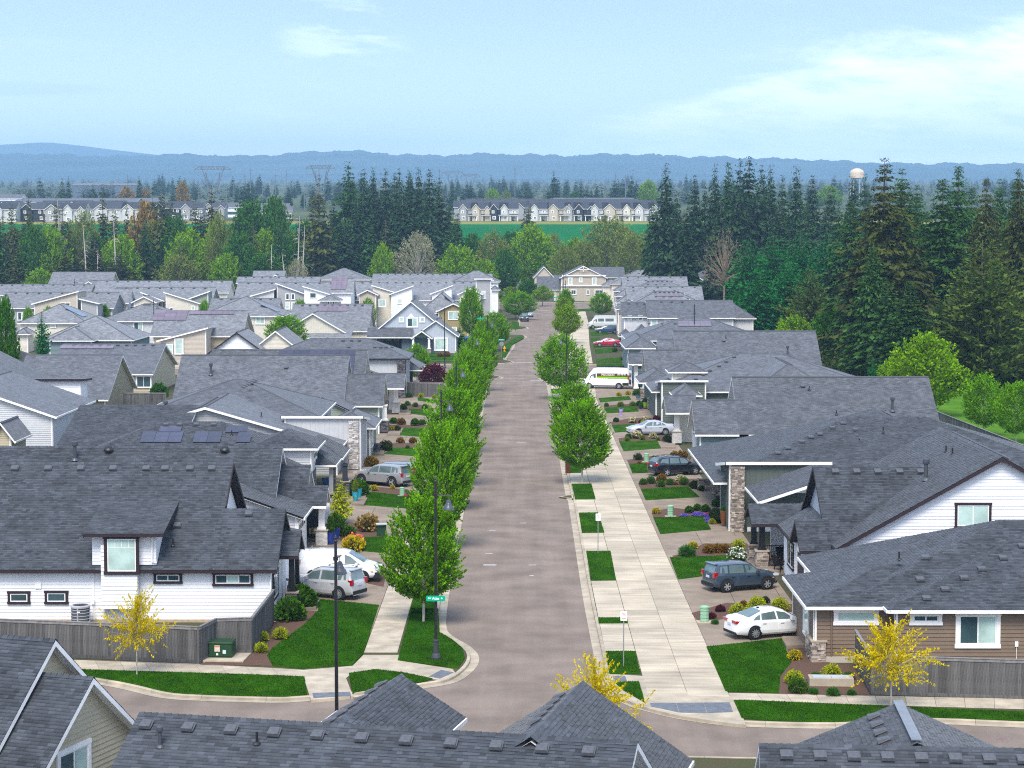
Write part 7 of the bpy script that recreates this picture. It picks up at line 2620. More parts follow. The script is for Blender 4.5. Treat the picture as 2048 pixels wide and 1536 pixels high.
# === big dark ridge house, right (third) with pale stone piers
h = House('long_dark_roof_house', 'house with the longest plain dark roof on the right, two stepped front gables', (26, 182), wall=W_LGREY)
b = h.block('gx', 18.7, 36.0, 175, 188.3, 3.3, 7.75)
h.pipe(b, XA(1790, 177), 177.6, FLUE_ME, 'flue_pipe')
for px, Y in ((1620, 180), (1675, 177.2), (1773, 177.2)):
 h.pipe(b, XA(px, Y), Y)
h.vents(b, 0, [6.1], 1.4)
h.vents(b, 0, [12.0, 15.5], 6.4)
h.block('gx', 14.95, 19.5, 175.0, 182.9, 3.3, 5.92, wall=W_TEAL)
h.column(XA(1392, 179), 178.6, 0.3, 3.25, pier=1.05, m=W_BLUEL, pw=0.8, sw=0.5)
h.column(XA(1438, 158.5), 158.5, 0.3, 3.1, pier=1.0, pw=0.7, sw=0.42)
mb = MB()
mb.box((14.7, 162.8, 0.55), (0.9, 0.8, 0.9))
stone_mesh(mb, 14.2, 15.2, 162.4, 163.2, 0.1, 1.05, 'SW')
h.add('stone_base', mb, M_STONE, kind='stuff')
h.block('gx', 13.9, 17.0, 195.5, 201.5, 3.3, 4.7, walls=False)
h.column(XA(1355, 197), 197, 0.3, 3.3, pier=1.05, stone=M_BRICKW, brick=True, pw=0.85, sw=0.5)
mb = MB()
mb.box((16.6, 199.5, 1.6), (2.6, 0.2, 3.0))
h.add('porch_back_wall', mb, W_CREAM)
# === hip house with sage garage gable, right
h = House('sage_garage_house', 'sage green house front with white fascia above a hipped grey roof, right row', (25, 230), wall=W_SAGE)
b = h.block('hip', 14.3, 40, 222, 243, 3.2, 6.6)
h.vpx(b, 0, [(1468, 715), (1452, 724), (1438, 733), (1420, 742), (1406, 750), (1392, 759)])
h.block('sN', 14.9, 20.2, 219.6, 226, 4.0, 4.6, oh=0.3, wall=W_SAGE)
h.block('hip', 16.0, 19.0, 214.5, 219.5, 3.4, 4.4, walls=False)
h.block('hip', 13.6, 18.0, 233.5, 242, 3.3, 4.6, walls=False)
h.column(XA(1304, 235), 234.5, 0.3, 3.3, pier=1.1, pw=0.9, sw=0.55)
h.block('hip', 16.4, 20.6, 226.5, 231, 5.0, 6.0, oh=0.4, wall=W_CREAM, z0=3)
mb = MB()
mb.box((17.0, 236.5, 1.6), (2.6, 0.2, 3.0))
h.add('porch_back_wall', mb, W_NAVY)
b = h.block('hip', 24.5, 33, 216.5, 236, 3.8, 6.3, walls=False)
h.ventx(b, 0, [222 + i * 1.4 for i in range(6)], 0.5)
h = House('teal_front_house', 'house with a plain dark roof and tall white column near the white panel van', (26, 255), wall=W_TEAL)
b = h.block('gx', 19.0, 36.6, 248, 262.5, 3.2, 8.05)
h.pipe(b, XA(1576, 251), 251, FLUE_ME, 'flue_pipe')
h.vents(b, 0, [6.1], 2.1)
h.pipe(b, XA(1452, 254), 254)
h.block('gx', 15.2, 20, 248, 256, 3.2, 5.9, wall=W_TEAL)
h.block('gx', 17.0, 20, 248.2, 261.0, 3.3, 7.0, walls=False)
h.column(XA(1289, 250), 249, 0.3, 3.2, pier=1.1, m=W_BLUEL, pw=0.9, sw=0.5)
h.block('gx', 13.9, 17.5, 262, 267, 3.5, 4.7, walls=False)
h.column(XA(1272, 264), 263, 0.2, 3.5, pier=0.1, sw=0.5)
h.block('hip', 14.8, 18, 268, 276, 3.0, 4.6, wall=W_TEAL, oh=0.3)
h = House('blue_hip_house', 'hip roof with a pole in front and solar panels, beyond the teal front', (26, 320), wall=W_TEAL)
b = h.block('hip', 16.3, 38, 312, 329.5, 3.7, 6.7)
h.solar(b, 0, 9.0, 2.0, 3, 2, land=True, me=SOLAR2[0])
h.ventx(b, 0, [20, 22, 24], 2.5)
h.block('hip', 15.2, 20, 296, 311.5, 3.5, 5.0, wall=W_TEAL)
# === two storey houses farther up on the right
h = House('white_two_storey_house', 'pale two storey house with four front windows beyond the blue hip roof', (28, 352), wall=W_LGREY)
b = h.block('gx', 21.4, 36.2, 345, 356, 5.65, 8.4)
h.ventx(b, 0, [24, 25.8, 27.6], 0.6)
b = h.block('gx', 17.2, 22.2, 347, 357, 5.75, 8.0)
h.ventx(b, 0, [18.6, 20, 21.3], 0.6)
h.winS(1302, 639, 1315, 661, 345.4, panes=1, kind='mint', hgrid=2)
h.winS(1329, 639, 1342, 652, 345.4, panes=1, kind='mint')
h.winS(1255, 631, 1264, 641, 347.4, panes=1, kind='mint', hgrid=2)
h.winS(1276, 631, 1286, 641, 347.4, panes=1, kind='dark', hgrid=2)
h.block('hip', 18.8, 22.0, 341.5, 346.5, 2.9, 4.6, walls=False)
h.block('hip', 16.6, 19.0, 343, 347, 2.7, 3.8, walls=False)
h.block('hip', 33, 40, 349, 360, 5.4, 7.8)
for i, (xa, xb, ya, yb, kind, he, hr, wl, lab) in enumerate((
  (20.6, 36, 392, 403, 'hip', 5.7, 8.4, W_BEIGE, 'beige two storey house with purple solar panels, right row'),
  (22.2, 38, 425, 437, 'gx', 5.7, 8.4, W_LGREY, 'grey two storey house behind the purple solar roof'),
  (23.6, 40, 462, 475, 'hip', 5.7, 8.6, W_GREY, 'hip roofed two storey house with dark vents, far right row'),
  (25, 41, 500, 512, 'gx', 5.7, 8.6, W_BEIGE, 'last but one long roof before the tan end house'),
  (24, 42, 545, 560, 'hip', 5.7, 9.2, W_CREAM, 'pyramid roofed house right of the tan end house'))):
 h = House('two_storey_house', lab, (28, (ya + yb) / 2), wall=wl, roofm=shingle_tex('shingle_grey', (0.165, 0.172, 0.185)))
 b = h.block(kind, xa, xb, ya, yb, he, hr)
 n = 6
 x_in = 5.5 if kind == 'hip' else 1.5
 h.ventx(b, 0, [xa + x_in + k * (xb - xa - 2 * x_in) / (n - 1) for k in range(n)], 0.5)
 h.ventx(b, 0, [xa + x_in + k * (xb - xa - 2 * x_in) / 3 for k in range(3)], 2.2)
 h.block('hip', xa - 2.2, xa + 3, ya + 1, ya + 7, 5.2, 6.9, wall=wl)
 h.block('gy', xa + 9, xa + 14, ya - 2, ya + 6, 5.2, 7.2, wall=wl)
 if i in (0,):
  h.solar(b, 0, 6.6, 1.6, 3, 1, land=True, me=SOLAR2[0])
  h.solar(b, 0, 4.6, 4.0, 3, 1, land=True, me=SOLAR2[0])
 h.window('W', ya + 3, ya + 4.6, 3.6, 5.0, xa - 1.75, kind='mint')
 h.window('W', ya + 3, ya + 4.6, 0.9, 2.3, xa - 1.75, kind='mint')
# === tan house closing the street
h = House('tan_end_house', 'tan two storey house with white gable trim closing the end of the street', (20, 580), wall=W_BEIGE)
h.block('gy', 11.2, 24.4, 572, 590, 6.6, 9.9, siding='bb', sides='SW')
h.block('gx', 5.0, 12.0, 575, 587, 3.2, 7.2)
h.block('gy', 4.0, 10.0, 580, 596, 6.4, 9.6)
h.block('gx', 20, 29.5, 576, 588, 6.6, 9.4)
mb = MB()
mb.box((17.8, 572.2, 4.45), (12.4, 0.2, 0.35))
mb.box((17.8, 572.2, 7.2), (12.4, 0.2, 0.35))
h.add('trim_band', mb, M_TRIMW)
for q in ((1136, 555, 1145, 570), (1158, 555, 1165, 565), (1184, 555, 1193, 570)):
 h.winS(*q, 572.4, panes=1, kind='mint', casing=0.2, hgrid=2)
h.winS(1141, 579, 1153, 590, 572.4, panes=2, kind='dark', casing=0.2)
h.winS(1173, 579, 1179, 590, 572.4, panes=1, kind='dark', casing=0.2)
h.winS(1189, 579, 1208, 593, 572.4, panes=2, kind='dark', casing=0.2, hgrid=2)
h.garage('S', 7.2, 10.0, 0.14, 2.6, 575.4, W_CREAM, lights=False)
mb = MB()
mb.beam((17.8, 571.8, 9.7), (17.8, 571.8, 8.3), 0.16)
mb.beam((16.3, 571.8, 8.9), (19.3, 571.8, 8.9), 0.16)
h.add('gable_brace', mb, M_TRIMW)
h = House('tan_hill_house', 'tan house with two small gables at the foot of the dark cedar mass', (XA(1410, 545), 545), wall=W_BEIGE)
x0 = XA(1373, 540)
h.block('hip', x0, x0 + 12, 540, 555, 6.2, 9.6)
h.block('gy', x0 + 0.8, x0 + 5.4, 538, 546, 6.0, 7.6)
h.block('hip', x0 + 8.5, x0 + 13.5, 533, 545, 6.4, 8.4, wall=W_CREAM)
h.block('gy', x0 + 3.5, x0 + 6.5, 534, 540, 2.8, 4.0, wall=W_CREAM)
for k in range(2):
 h.window('S', x0 + 2.0 + k * 1.6, x0 + 3.2 + k * 1.6, 4.2, 5.6, 538.4, kind='dark', panes=1)
for k in range(3):
 h.window('S', x0 + 6.2 + k * .8, x0 + 6.8 + k * .8, 4.9, 5.6, 540.4, kind='dark', panes=1)
# ---------------------------------------------------------------- back rows on the left
def row(name, label, wall, parts, trim=None, vents=(), wins=(), org=None):
 """parts: (kind, px0, px1, row of near eave, row of ridge, Y of near eave, pitch, [options])"""
 Y0 = parts[0][5]
 h = House(name, label, (XA((parts[0][1] + parts[0][2]) / 2, Y0), Y0 + 5), wall=wall, trim=trim, roofm=None if Y0 < 280 else shingle_tex('shingle_grey', (0.165, 0.172, 0.185)))
 B = []
 for q in parts:
  kind, a, b, re, rr, Y, p = q[:7]
  opt = dict(q[7]) if len(q) > 7 else {}
  he = CAMH - (re - 451) * Y / FPX
  vn = opt.pop('v', 0)
  sol = opt.pop('sol', None)
  if kind == 'gy':           # gable facing us: ridge row seen at the front face
   hr = CAMH - (rr - 451) * Y / FPX
   blk = h.block('gy', XA(a, Y), XA(b, Y), Y, Y + opt.pop('d', 12), he, hr, **opt)
  elif kind in ('sE', 'sW'):
   hr = CAMH - (rr - 451) * Y / FPX
   blk = h.block(kind, XA(a, Y), XA(b, Y), Y, Y + opt.pop('d', 8), he, hr, **opt)
  else:
   w, hr = ridge_solve(rr, Y, he, p)
   w = max(w, 2.0)
   hr = he + p * w
   x0, x1 = XA(a, Y + w * .6), XA(b, Y + w * .6)
   blk = h.block(kind, x0, x1, Y, Y + 2 * w, he, hr, **opt)
   if vn:
    m = min(w, (x1 - x0) / 2 - .3) if kind == 'hip' else 1.0
    h.ventx(blk, 0, [x0 + m + (x1 - x0 - 2 * m) * (k + .5) / vn for k in range(vn)], 0.55)
  for q_ in sol or ():
   h.solar(blk, 0, *q_, me=SOLAR_ME if Y < 346 and kind == 'hip' or Y > 390 and Y < 400 else SOLAR2[0])
  B.append(blk)
 for w_ in wins:
  h.winS(*w_[:4], w_[4], **(w_[5] if len(w_) > 5 else {}))
 return h, B
row('edge_gable_house', 'white gabled house at the left edge with a long pale roof slope', M_WHITES,
 [('gy', -345, 128, 826, 706, 200, .48, {'d': 15, 'oh': 0.5, 'trim': M_TRIMD}), ('sN', 56, 170, 762, 757, 206, .1, {'walls': True})], trim=M_TRIMD)
row('edge_low_house', 'low roofed house at the left edge above the yellow green hedge', W_LGREY,
 [('gy', -260, 108, 834, 770, 182, .4, {'d': 17}), ('gy', -34, 24, 884, 846, 172, .6, {'d': 6, 'wall': W_TAN})], trim=M_TRIMW)
row('tan_gable_house', 'tan house with a pointed white trimmed gable end left of the small red shrub', W_TAN,
 [('gx', 35, 232, 800, 709.5, 229, .5, {'siding': 'bb'})],
 wins=())
row('strip_solar_house', 'tan bungalow with a long mauve solar strip and a wide window facing us', W_TAN,
 [('gx', 110, 320, 748, 687.5, 254, .33, {'v': 10, 'sol': [(0.8, 1.3, 4, 1, True)]})], wins=((272, 751, 303, 776, 254.4, {'kind': 'dark'}),))
row('pyramid_grey_house', 'grey house under a steep pyramid roof in the left back row', W_TEAL,
 [('hip', 92, 278, 680, 631, 322, .42, {'ins': 7.2}), ('hip', 100, 195, 681, 652, 319, .35)], trim=M_TRIMW,
 wins=((127, 682, 148, 690, 322.4),))
row('beige_solar_house', 'beige two storey house with blue solar cells on its pyramid roof, left', W_CREAM,
 [('hip', 45, 185, 646, 607, 345, .42, {'sol': [(4.2, 2.2, 4, 2)]}), ('hip', 30, 62, 668, 655, 340, .4)], wins=((47, 655, 52, 667, 345.4, {'panes': 1}), (56, 655, 61, 667, 345.4, {'panes': 1}), (101, 648, 112, 656, 345.4)))
row('grey_bay_house', 'grey hip roofed house with a lit window behind the yellow parasol', W_LGREY,
 [('hip', 203, 375, 642, 607, 362, .4, {'v': 4})], wins=((267, 644, 286, 662, 362.4, {'kind': 'mix'}),))
row('stone_front_house', 'house with mauve solar roof, sloped white fascia and twin white windows on the left', W_TAN,
 [('gx', 308, 492, 672, 621, 308, .5, {'sol': [(0.5, 0.5, 3, 3, True), (5.8, 0.8, 4, 1, True)]}), ('sW', 312, 416, 681, 654, 303, .3, {'d': 7, 'wall': W_BEIGE})],
 wins=((330, 688, 346, 709, 303.3, {'panes': 1, 'hgrid': 2}), (349, 677, 367, 709, 303.3, {'panes': 1, 'hgrid': 3})))
row('white_peak_house', 'white peaked gable with dark trim rising behind the long ridge roof', M_WHITES,
 [('gy', 392, 552, 722, 664, 286, .5, {'d': 12})], trim=M_TRIMD)
row('pink_peak_house', 'pale pink gable peeking above the blue solar strip roof', W_CREAM,
 [('gy', 488, 612, 710, 661, 290, .5, {'d': 13}), ('hip', 600, 702, 704, 676, 296, .4)])
row('mauve_panel_house', 'cream two storey house with pale solar panels at its left end', W_CREAM,
 [('hip', 405, 572, 632, 592, 357, .42, {'v': 6, 'sol': [(3.4, 4.0, 3, 2)]})], wins=((498, 634, 507, 650, 357.4, {'panes': 1}), (511, 634, 530, 649, 357.4, {'kind': 'mint'})))
row('cream_gable_house', 'cream house with batten gable and garage windows, left of the blue house', W_CREAM,
 [('gx', 582, 742, 662, 607.5, 345, .5, {'v': 9, 'sol': [(5.2, 1.1, 3, 2, True)]}), ('gy', 560, 690, 664, 626, 341, .5, {'siding': 'bb', 'd': 10}), ('sS', 608, 702, 675, 660, 338.5, .4, {'walls': True})],
 wins=((655, 683, 668, 690, 338.9, {'kind': 'dark', 'panes': 3}), (676, 683, 690, 690, 338.9, {'kind': 'dark', 'panes': 3})))
# blue house
h = House('blue_craftsman_house', 'blue house with three white trimmed gables and a navy garage door on the side street', (-18, 345), wall=W_BLUE)
Yb = 341.0
h.block('gy', XA(737, Yb), XA(906, Yb), Yb, Yb + 16, CAMH - (672 - 451) * Yb / FPX, CAMH - (602 - 451) * Yb / FPX, wall=W_BLUEL, siding='bb')
h.block('gy', XA(826, Yb - 2), XA(917, Yb - 2), Yb - 2, Yb + 6, CAMH - (672 - 451) * (Yb - 2) / FPX, CAMH - (640 - 451) * (Yb - 2) / FPX, wall=W_BLUEL, siding='bb')
h.block('gy', XA(822, Yb - 3.5), XA(864, Yb - 3.5), Yb - 3.5, Yb, CAMH - (676 - 451) * (Yb - 3.5) / FPX, CAMH - (661 - 451) * (Yb - 3.5) / FPX, walls=False)
h.block('sS', XA(735, Yb), XA(826, Yb), Yb - 2.4, Yb + .6, 2.75, 4.3, walls=False)
h.garage('S', XA(753, Yb), XA(817, Yb), 0.14, 2.45, Yb + 0.0, W_NAVY)
for q in ((813, 635, 836, 655), (798, 634, 808, 645), (839, 634, 850, 645)):
 h.winS(*q, Yb + .42, kind='mix' if q[0] == 813 else 'mint', panes=2 if q[0] == 813 else 1, casing=0.16)
h.winS(868, 675, 896, 702, Yb - 1.6, kind='mint', casing=0.2)
for px in (826, 858):
 h.column(XA(px, Yb - 3), Yb - 3.1, 0.14, 2.7, pier=0.7, stone=M_STONE, pw=0.6, sw=0.38)
mb = MB()
mb.box((XA(840, Yb), Yb - 1.0, 1.2), (1.1, 0.1, 2.15))
h.add('front_door', mb, W_NAVY)
mb = MB()
mb.box((XA(846, Yb), Yb - 1.55, 1.35), (6.9, 0.1, 2.6))
h.add('porch_back_wall', mb, W_BLUE)
mb = MB()
mb.poly([(XA(826, Yb) + .2, Yb - .0 + .38, 5.9), (XA(822, Yb), Yb + .38, 6.6), (XA(817, Yb) - .2, Yb + .38, 5.9)][::-1])
h.add('gable_vent', mb, M_TRIMW)
for px in (750, 824):
 mb = MB()
 mb.box((XA(px, Yb), Yb - 0.12, 2.2), (0.18, 0.16, 0.30))
 h.add('wall_lantern', mb, M_AMBER)
row('olive_house', 'olive two storey house with a tiled solar roof behind the blue house', W_OLIVE,
 [('hip', 838, 928, 626, 584, 395, .42, {'v': 4, 'sol': [(2.9, 1.6, 3, 2)]}), ('gy', 872, 941, 622, 606, 390, .5, {'d': 10})],
 wins=((896, 622, 917, 640, 390.4, {'kind': 'mint'}), (904, 654, 914, 662, 390.4, {'kind': 'mint', 'panes': 1})))
row('grey_modern_house', 'tall grey modern block with white wing at the right end of the back row', W_GREY,
 [('sN', 948, 986, 559, 556, 425, .1, {}), ('hip', 905, 1000, 563, 541, 470, .5, {'wall': M_WHITES}), ('hip', 980, 1000, 579, 571, 452, .4, {'wall': M_WHITES})],
 wins=((963, 582, 971, 598, 425.4, {'panes': 1}), (982, 560, 988, 572, 470.4, {'panes': 1, 'hgrid': 2})))
# stepped town houses of the back row
ROWS = [
 ('terrace_house', 'long grey roofed terrace with sloping pale gables, right part of the left back row', M_WHITES, [('gx', 705, 960, 600, 563, 432, .45, {'v': 14}), ('sE', 742, 795, 585, 569, 428, .2, {'wall': W_CREAM, 'd': 6}), ('sW', 778, 828, 588, 570, 427, .3, {'wall': M_WHITES, 'd': 6}), ('sW', 860, 907, 587, 569, 427, .3, {'wall': M_WHITES, 'd': 6}), ('gy', 714, 756, 589, 579, 424, .3, {'wall': W_BEIGE, 'd': 6}), ('gy', 915, 966, 588, 576, 424, .3, {'wall': W_CREAM, 'd': 6})],
  ((757, 598, 772, 614, 424.4), (735, 600, 742, 612, 424.4), (795, 598, 803, 608, 427.4), (930, 596, 938, 606, 424.4))),
 ('terrace_house', 'long plain roof right at the wood edge above the cream terrace', W_LGREY, [('gx', 745, 985, 562, 547, 500, .4, {'v': 15})], ()),
 ('grey_shed_house', 'grey and white modern houses with opposed sloping roofs and a solar roof end', W_GREY, [('gx', 472, 706, 602, 564, 418, .45, {'v': 9}), ('sE', 550, 620, 590, 565, 412, .2, {'d': 8}), ('sE', 604, 662, 588, 571, 409, .2, {'wall': M_WHITES, 'd': 6}), ('gx', 664, 708, 585, 556, 413, .55, {'wall': M_WHITES, 'sol': [(0.4, 0.3, 3, 3)]}), ('hip', 637, 682, 601, 589, 404, .3, {'wall': W_LGREY}), ('sW', 500, 551, 591, 577, 411, .2, {'wall': W_LGREY, 'd': 6})],
  ((571, 587, 579, 600, 412.4, {'kind': 'dark', 'panes': 1}), (582, 587, 590, 600, 412.4, {'kind': 'dark', 'panes': 1}), (571, 604, 580, 619, 412.4, {'panes': 1, 'hgrid': 2}), (582, 604, 590, 619, 412.4, {'panes': 1, 'hgrid': 2}), (619, 585, 633, 597, 409.4, {'kind': 'dark', 'panes': 1}), (654, 602, 660, 609, 404.4, {'kind': 'dark', 'panes': 1}), (664, 602, 670, 609, 404.4, {'kind': 'dark', 'panes': 1}))),
 ('terrace_house', 'grey roof with white left gable end behind the opposed sloping roofs', M_WHITES, [('gx', 474, 640, 566, 553, 470, .45, {'v': 9})], ()),
 ('gabled_wood_house', 'small gabled roof against the trees near the white blossom tree', W_BEIGE, [('gx', 506, 570, 560, 541, 520, .5, {}), ('gy', 540, 562, 556, 549, 512, .4, {'d': 6, 'wall': W_TAN})], ()),
 ('pyramid_wood_house', 'wide pyramid roof at the wood edge in the middle of the left rows', W_CREAM, [('hip', 632, 742, 559, 536, 525, .42, {})], ()),
 ('sage_shed_house', 'row of pale sage and cream houses with slanting roofs and a tall dark pole', W_SAGEL, [('gx', 226, 428, 612, 574, 408, .45, {'v': 8}), ('sE', 280, 328, 601, 583, 402, .2, {'d': 6}), ('sE', 326, 400, 606, 583, 399, .2, {'wall': W_CREAM, 'd': 6}), ('sW', 372, 420, 598, 581, 401, .2, {'d': 6}), ('gy', 262, 312, 604, 592, 396, .3, {'wall': W_CREAM, 'd': 6}), ('gx', 226, 262, 606, 577, 404, .7, {'wall': M_WHITES})],
  ((383, 612, 390, 621, 399.4, {'panes': 1}), (339, 615, 347, 622, 399.4, {'panes': 1, 'kind': 'dark'}))),
 ('terrace_house', 'long grey roof with a small white skylight strip below the lime tree', W_CREAM, [('gx', 192, 462, 585, 561, 455, .45, {'v': 12})], ()),
 ('taupe_shed_house', 'taupe and white house with one big rising roof at the far left', W_GREY, [('gx', 4, 235, 616, 584, 392, .45, {'v': 9}), ('sW', 62, 158, 607, 581, 386, .2, {'d': 9, 'wall': W_BEIGE}), ('sE', 156, 198, 606, 596, 384, .2, {'wall': W_GREY, 'd': 6})],
  ((35, 624, 44, 641, 392.4, {'kind': 'dark', 'panes': 1}), (45, 624, 53, 641, 392.4, {'kind': 'dark', 'panes': 1}), (121, 605, 141, 612, 386.4, {'kind': 'dark'}))),
 ('terrace_house', 'long roof at the far left frame edge below the firs', W_CREAM, [('gx', -60, 185, 590, 568, 455, .45, {'v': 11})], ()),
 ('cross_gable_house', 'large plain grey roof with a beige gable standing before the left firs', W_BEIGE, [('gx', 102, 228, 568, 543.5, 490, .5, {}), ('gy', 158, 196, 575, 562, 474, .4, {'wall': W_CREAM, 'd': 10})], ()),
 ('terrace_house', 'low grey roof left of the cream hip house, white gable end', M_WHITES, [('gx', 420, 560, 620, 596, 385, .45, {'v': 6})], ()),
]
for nm, lab, wl, parts, wins in ROWS:
 row(nm, lab, wl, parts, wins=wins)
# ---------------------------------------------------------------- houses this side of the cross street
# long low roof along the bottom edge, turned a little
ang = math.atan2(-3.7, 15.6)
oc = Vector((XA(760, 65.6), 65.6))
h = House('near_long_house', 'long dark shingled roof across the bottom edge with a row of square vents', oc, ang, wall=W_LGREY, near=2)
ox, oy = oc
b = h.block('gx', ox - 8.4, ox + 8.35, oy - 7.0, oy + 7.0, 1.0, 4.9)
N_ = 11
h.ventx(b, 0, [ox - 7.9 + i * 1.48 for i in range(N_)], 0.60)
h.pipe(b, ox - 7.1, oy - 1.35, FLUE_ME, 'flue_pipe').scale = (0.55, 0.55, 0.55)
h.pipe(b, ox - 3.9, oy - 1.0)
h.pipe(b, ox - 5.8, oy - 2.7)
h.pipe(b, ox + 4.2, oy - 2.0)
cr, sr = math.cos(-ang), math.sin(-ang)
def loc_of(P):
 d = Vector((P[0] - ox, P[1] - oy))
 return (ox + d.x * cr - d.y * sr, oy + d.x * sr + d.y * cr)
# two hip ended wings pointing away to the cross street
pk = loc_of(PH(803, 1349, 4.75))
bw = h.block('gy', pk[0] - 2.4, pk[0] + 2.4, oy - 0.5, pk[1], 3.3, 4.75, ends=(0, 1))
h.ventx(bw, 1, [pk[1] - 1.0 - i * 1.15 for i in range(6)], 0.45)
pk = loc_of(PH(1166, 1362, 5.0))
bw = h.block('gy', pk[0] - 3.9, pk[0] + 3.9, oy - 0.5, pk[1], 2.4, 4.98, ends=(0, 1))
h.ventx(bw, 1, [pk[1] - 1.3 - i * 0.95 for i in range(5)], 0.6)
# right bottom roof
ang2 = math.atan2(-1.3, 18)
oc = Vector((XA(1800, 64.5), 64.5))
h = House('near_right_house', 'dark roof in the bottom right corner with a slanted vented wing', oc, ang2, wall=W_LGREY, near=1)
ox2, oy2 = oc
b = h.block('gx', ox2 - 4.25, ox2 + 9, oy2 - 6.5, oy2 + 6.5, 1.2, 4.55)
h.ventx(b, 0, [ox2 - 3.4 + i * 1.05 for i in range(8)], 0.55)
bw = h.block('gy', ox2 - 3.5, ox2 + 5.0, oy2 + 0.2, oy2 + 5.8, 2.75, 4.62, ends=(0, 1))
h.ventx(bw, 1, [oy2 + 5.0 - i * 1.1 for i in range(4)], 0.9)
mb = MB()
xr = ox2 + 0.75
mb.beam((xr, oy2 + 0.3, 4.71), (xr, oy2 + 5.8, 4.71), 0.34, 0.03)
h.add('ridge_flashing', mb, mat('flashing_grey', (0.25, 0.27, 0.30), rough=0.5, metal=0.3))
# tan two gabled house in the bottom left corner, turned to the right
Pk1, Pk2 = PH(63, 1318, 6.6), PH(180, 1355, 5.6)
oc = Vector((Pk2.x, Pk2.y))
h = House('near_tan_house', 'tan sided house with white raked gables in the bottom left corner', oc, R(-20), wall=W_TAN, near=1)
ox3, oy3 = oc
h.block('gx', ox3 - 7.5, ox3 + 0.15, oy3 - 3.6, oy3 + 3.6, 2.75, 5.6, sep='E', siding='lap')
h.block('gx', ox3 - 16, ox3 - 1.75, oy3 - 3.7, oy3 + 5.0, 3.0, 6.65, sep='E', siding='lap')
h.window('E', oy3 - 1.75, oy3 + 0.35, 0.7, 3.4, ox3 - 0.28, panes=2, kind='mix', casing=0.17)
mb = MB()
mb.tube([(ox3 - .35, oy3 - 3.45, 2.6), (ox3 - .35, oy3 - 3.2, 2.4), (ox3 - .35, oy3 - 3.2, 0.2)], 0.05, 6)
h.add('downspout', mb, W_TAN)
# ---------------------------------------------------------------- trees and shrubs where they stand
GS = 'street maples along the road'
def tree(key, px, Y, top, label, name='tree', wpx=None, group=None, nat=None, z=None):
 """tree at photo column px and distance Y whose tip shows at photo row top; wpx = crown width in photo pixels"""
 zg = (0.12 if Y < 590 else terrain(Y)) if z is None else z
 H_ = PY(px, top, Y).z - zg
 nh, nw = nat
 s = H_ / nh
 w = (wpx / FPX * Y / nw) if wpx else s
 t = plant(key, name, (XA(px, Y), Y, zg), label, 'tree', group, s=w, sz=s)
 return t
NAT = {'maple': (6.65, 5.1), 'maple_wide': (8.1, 6.2), 'maple_yellow': (6.4, 4.9), 'locust': (3.9, 5.2), 'lime_tree': (13.6, 11), 'olive_tree': (16.5, 13), 'green_tree': (13.5, 9.2), 'pale_tree': (14.5, 11.5),
  'rust_tree': (12.6, 9), 'twig_tree': (12, 11), 'plum_tree': (3.8, 4.0), 'fir': (36, 11), 'spruce': (32, 11.5), 'ragged_fir': (31, 9.5), 'big_fir': (31, 12), 'big_spruce': (31, 11), 'cedar': (17, 10.5),
  'pine': (19.8, 12), 'small_cypress': (3.2, 2), 'dark_cypress': (5.5, 2.2), 'far_fir': (22, 7.5)}
for key, px, Y, top, w, nm, lab in (
  ('maple', 845, 108, 1000, 165, 'maple_tree', 'round bright green maple nearest on the left, behind the street name sign'),
  ('maple', 879, 133.5, 858, 132, 'maple_tree', 'second bright maple on the left, beside the grey electric car'),
  ('maple', 900, 152, 845, 112, 'maple_tree', 'third maple on the left kerb, crowded behind the second'),
  ('maple', 908, 166, 780, 118, 'maple_tree', 'fourth left maple, at the wheeled bins'),
  ('maple', 921, 190, 735, 92, 'maple_tree', 'fifth left maple, in front of the grey fence'),
  ('maple', 935, 214, 705, 84, 'maple_tree', 'sixth left maple behind the double lamp arms'),
  ('maple', 948, 238, 680, 78, 'maple_tree', 'seventh left maple along the kerb'),
  ('maple', 960, 262, 660, 70, 'maple_tree', 'left maple nearest the side street corner'),
  ('maple_wide', 987, 345, 626, 66, 'maple_tree', 'maple on the far left corner behind the hydrant'),
  ('maple', 972, 322, 642, 50, 'maple_tree', 'small maple beside the stop sign on the far left corner'),
  ('maple', 942, 366, 578, 52, 'maple_tree', 'tall narrow maple right of the olive house'),
  ('maple_wide', 1038, 462, 585, 66, 'maple_tree', 'wide maple over the parked black off-roader'),
  ('maple_yellow', 1022, 520, 575, 46, 'maple_tree', 'yellowish maple left of the grey fence at the road end'),
  ('maple', 1165, 167.5, 806, 122, 'maple_tree', 'round maple with a pale trunk nearest on the right strip'),
  ('maple', 1150, 188, 768, 104, 'maple_tree', 'second maple on the right, half behind the nearest one'),
  ('maple_wide', 1125, 250, 672, 100, 'maple_tree', 'big round maple on the right behind the lone lamp'),
  ('maple_yellow', 1133, 366, 612, 54, 'maple_tree', 'yellow green maple on the right beyond the big round one'),
  ('maple', 1131, 450, 580, 38, 'maple_tree', 'small maple on the right near the end of the road'),
  ('maple_yellow', 1128, 430, 596, 36, 'maple_tree', 'yellow tinged small maple on the right, lower of the farthest pair'),
  ('maple_wide', 1203, 470, 586, 44, 'maple_tree', 'bushy maple in front of the far right row, by the camper van')):
 tree(key, px, Y, top, lab, nm, w, GS, NAT[key])
for px, py, top, w, lab in ((263, 1350, 1187, 128, 'yellow leaved young locust on the left verge before the fence'), (1793, 1422, 1242, 178, 'yellow leaved young locust on the right verge beside the brown house')):
 p = PH(px, py, 0.14)
 tree('locust', px, p.y, top, lab, 'locust_tree', w, 'young yellow locust trees', NAT['locust'], 0.14)
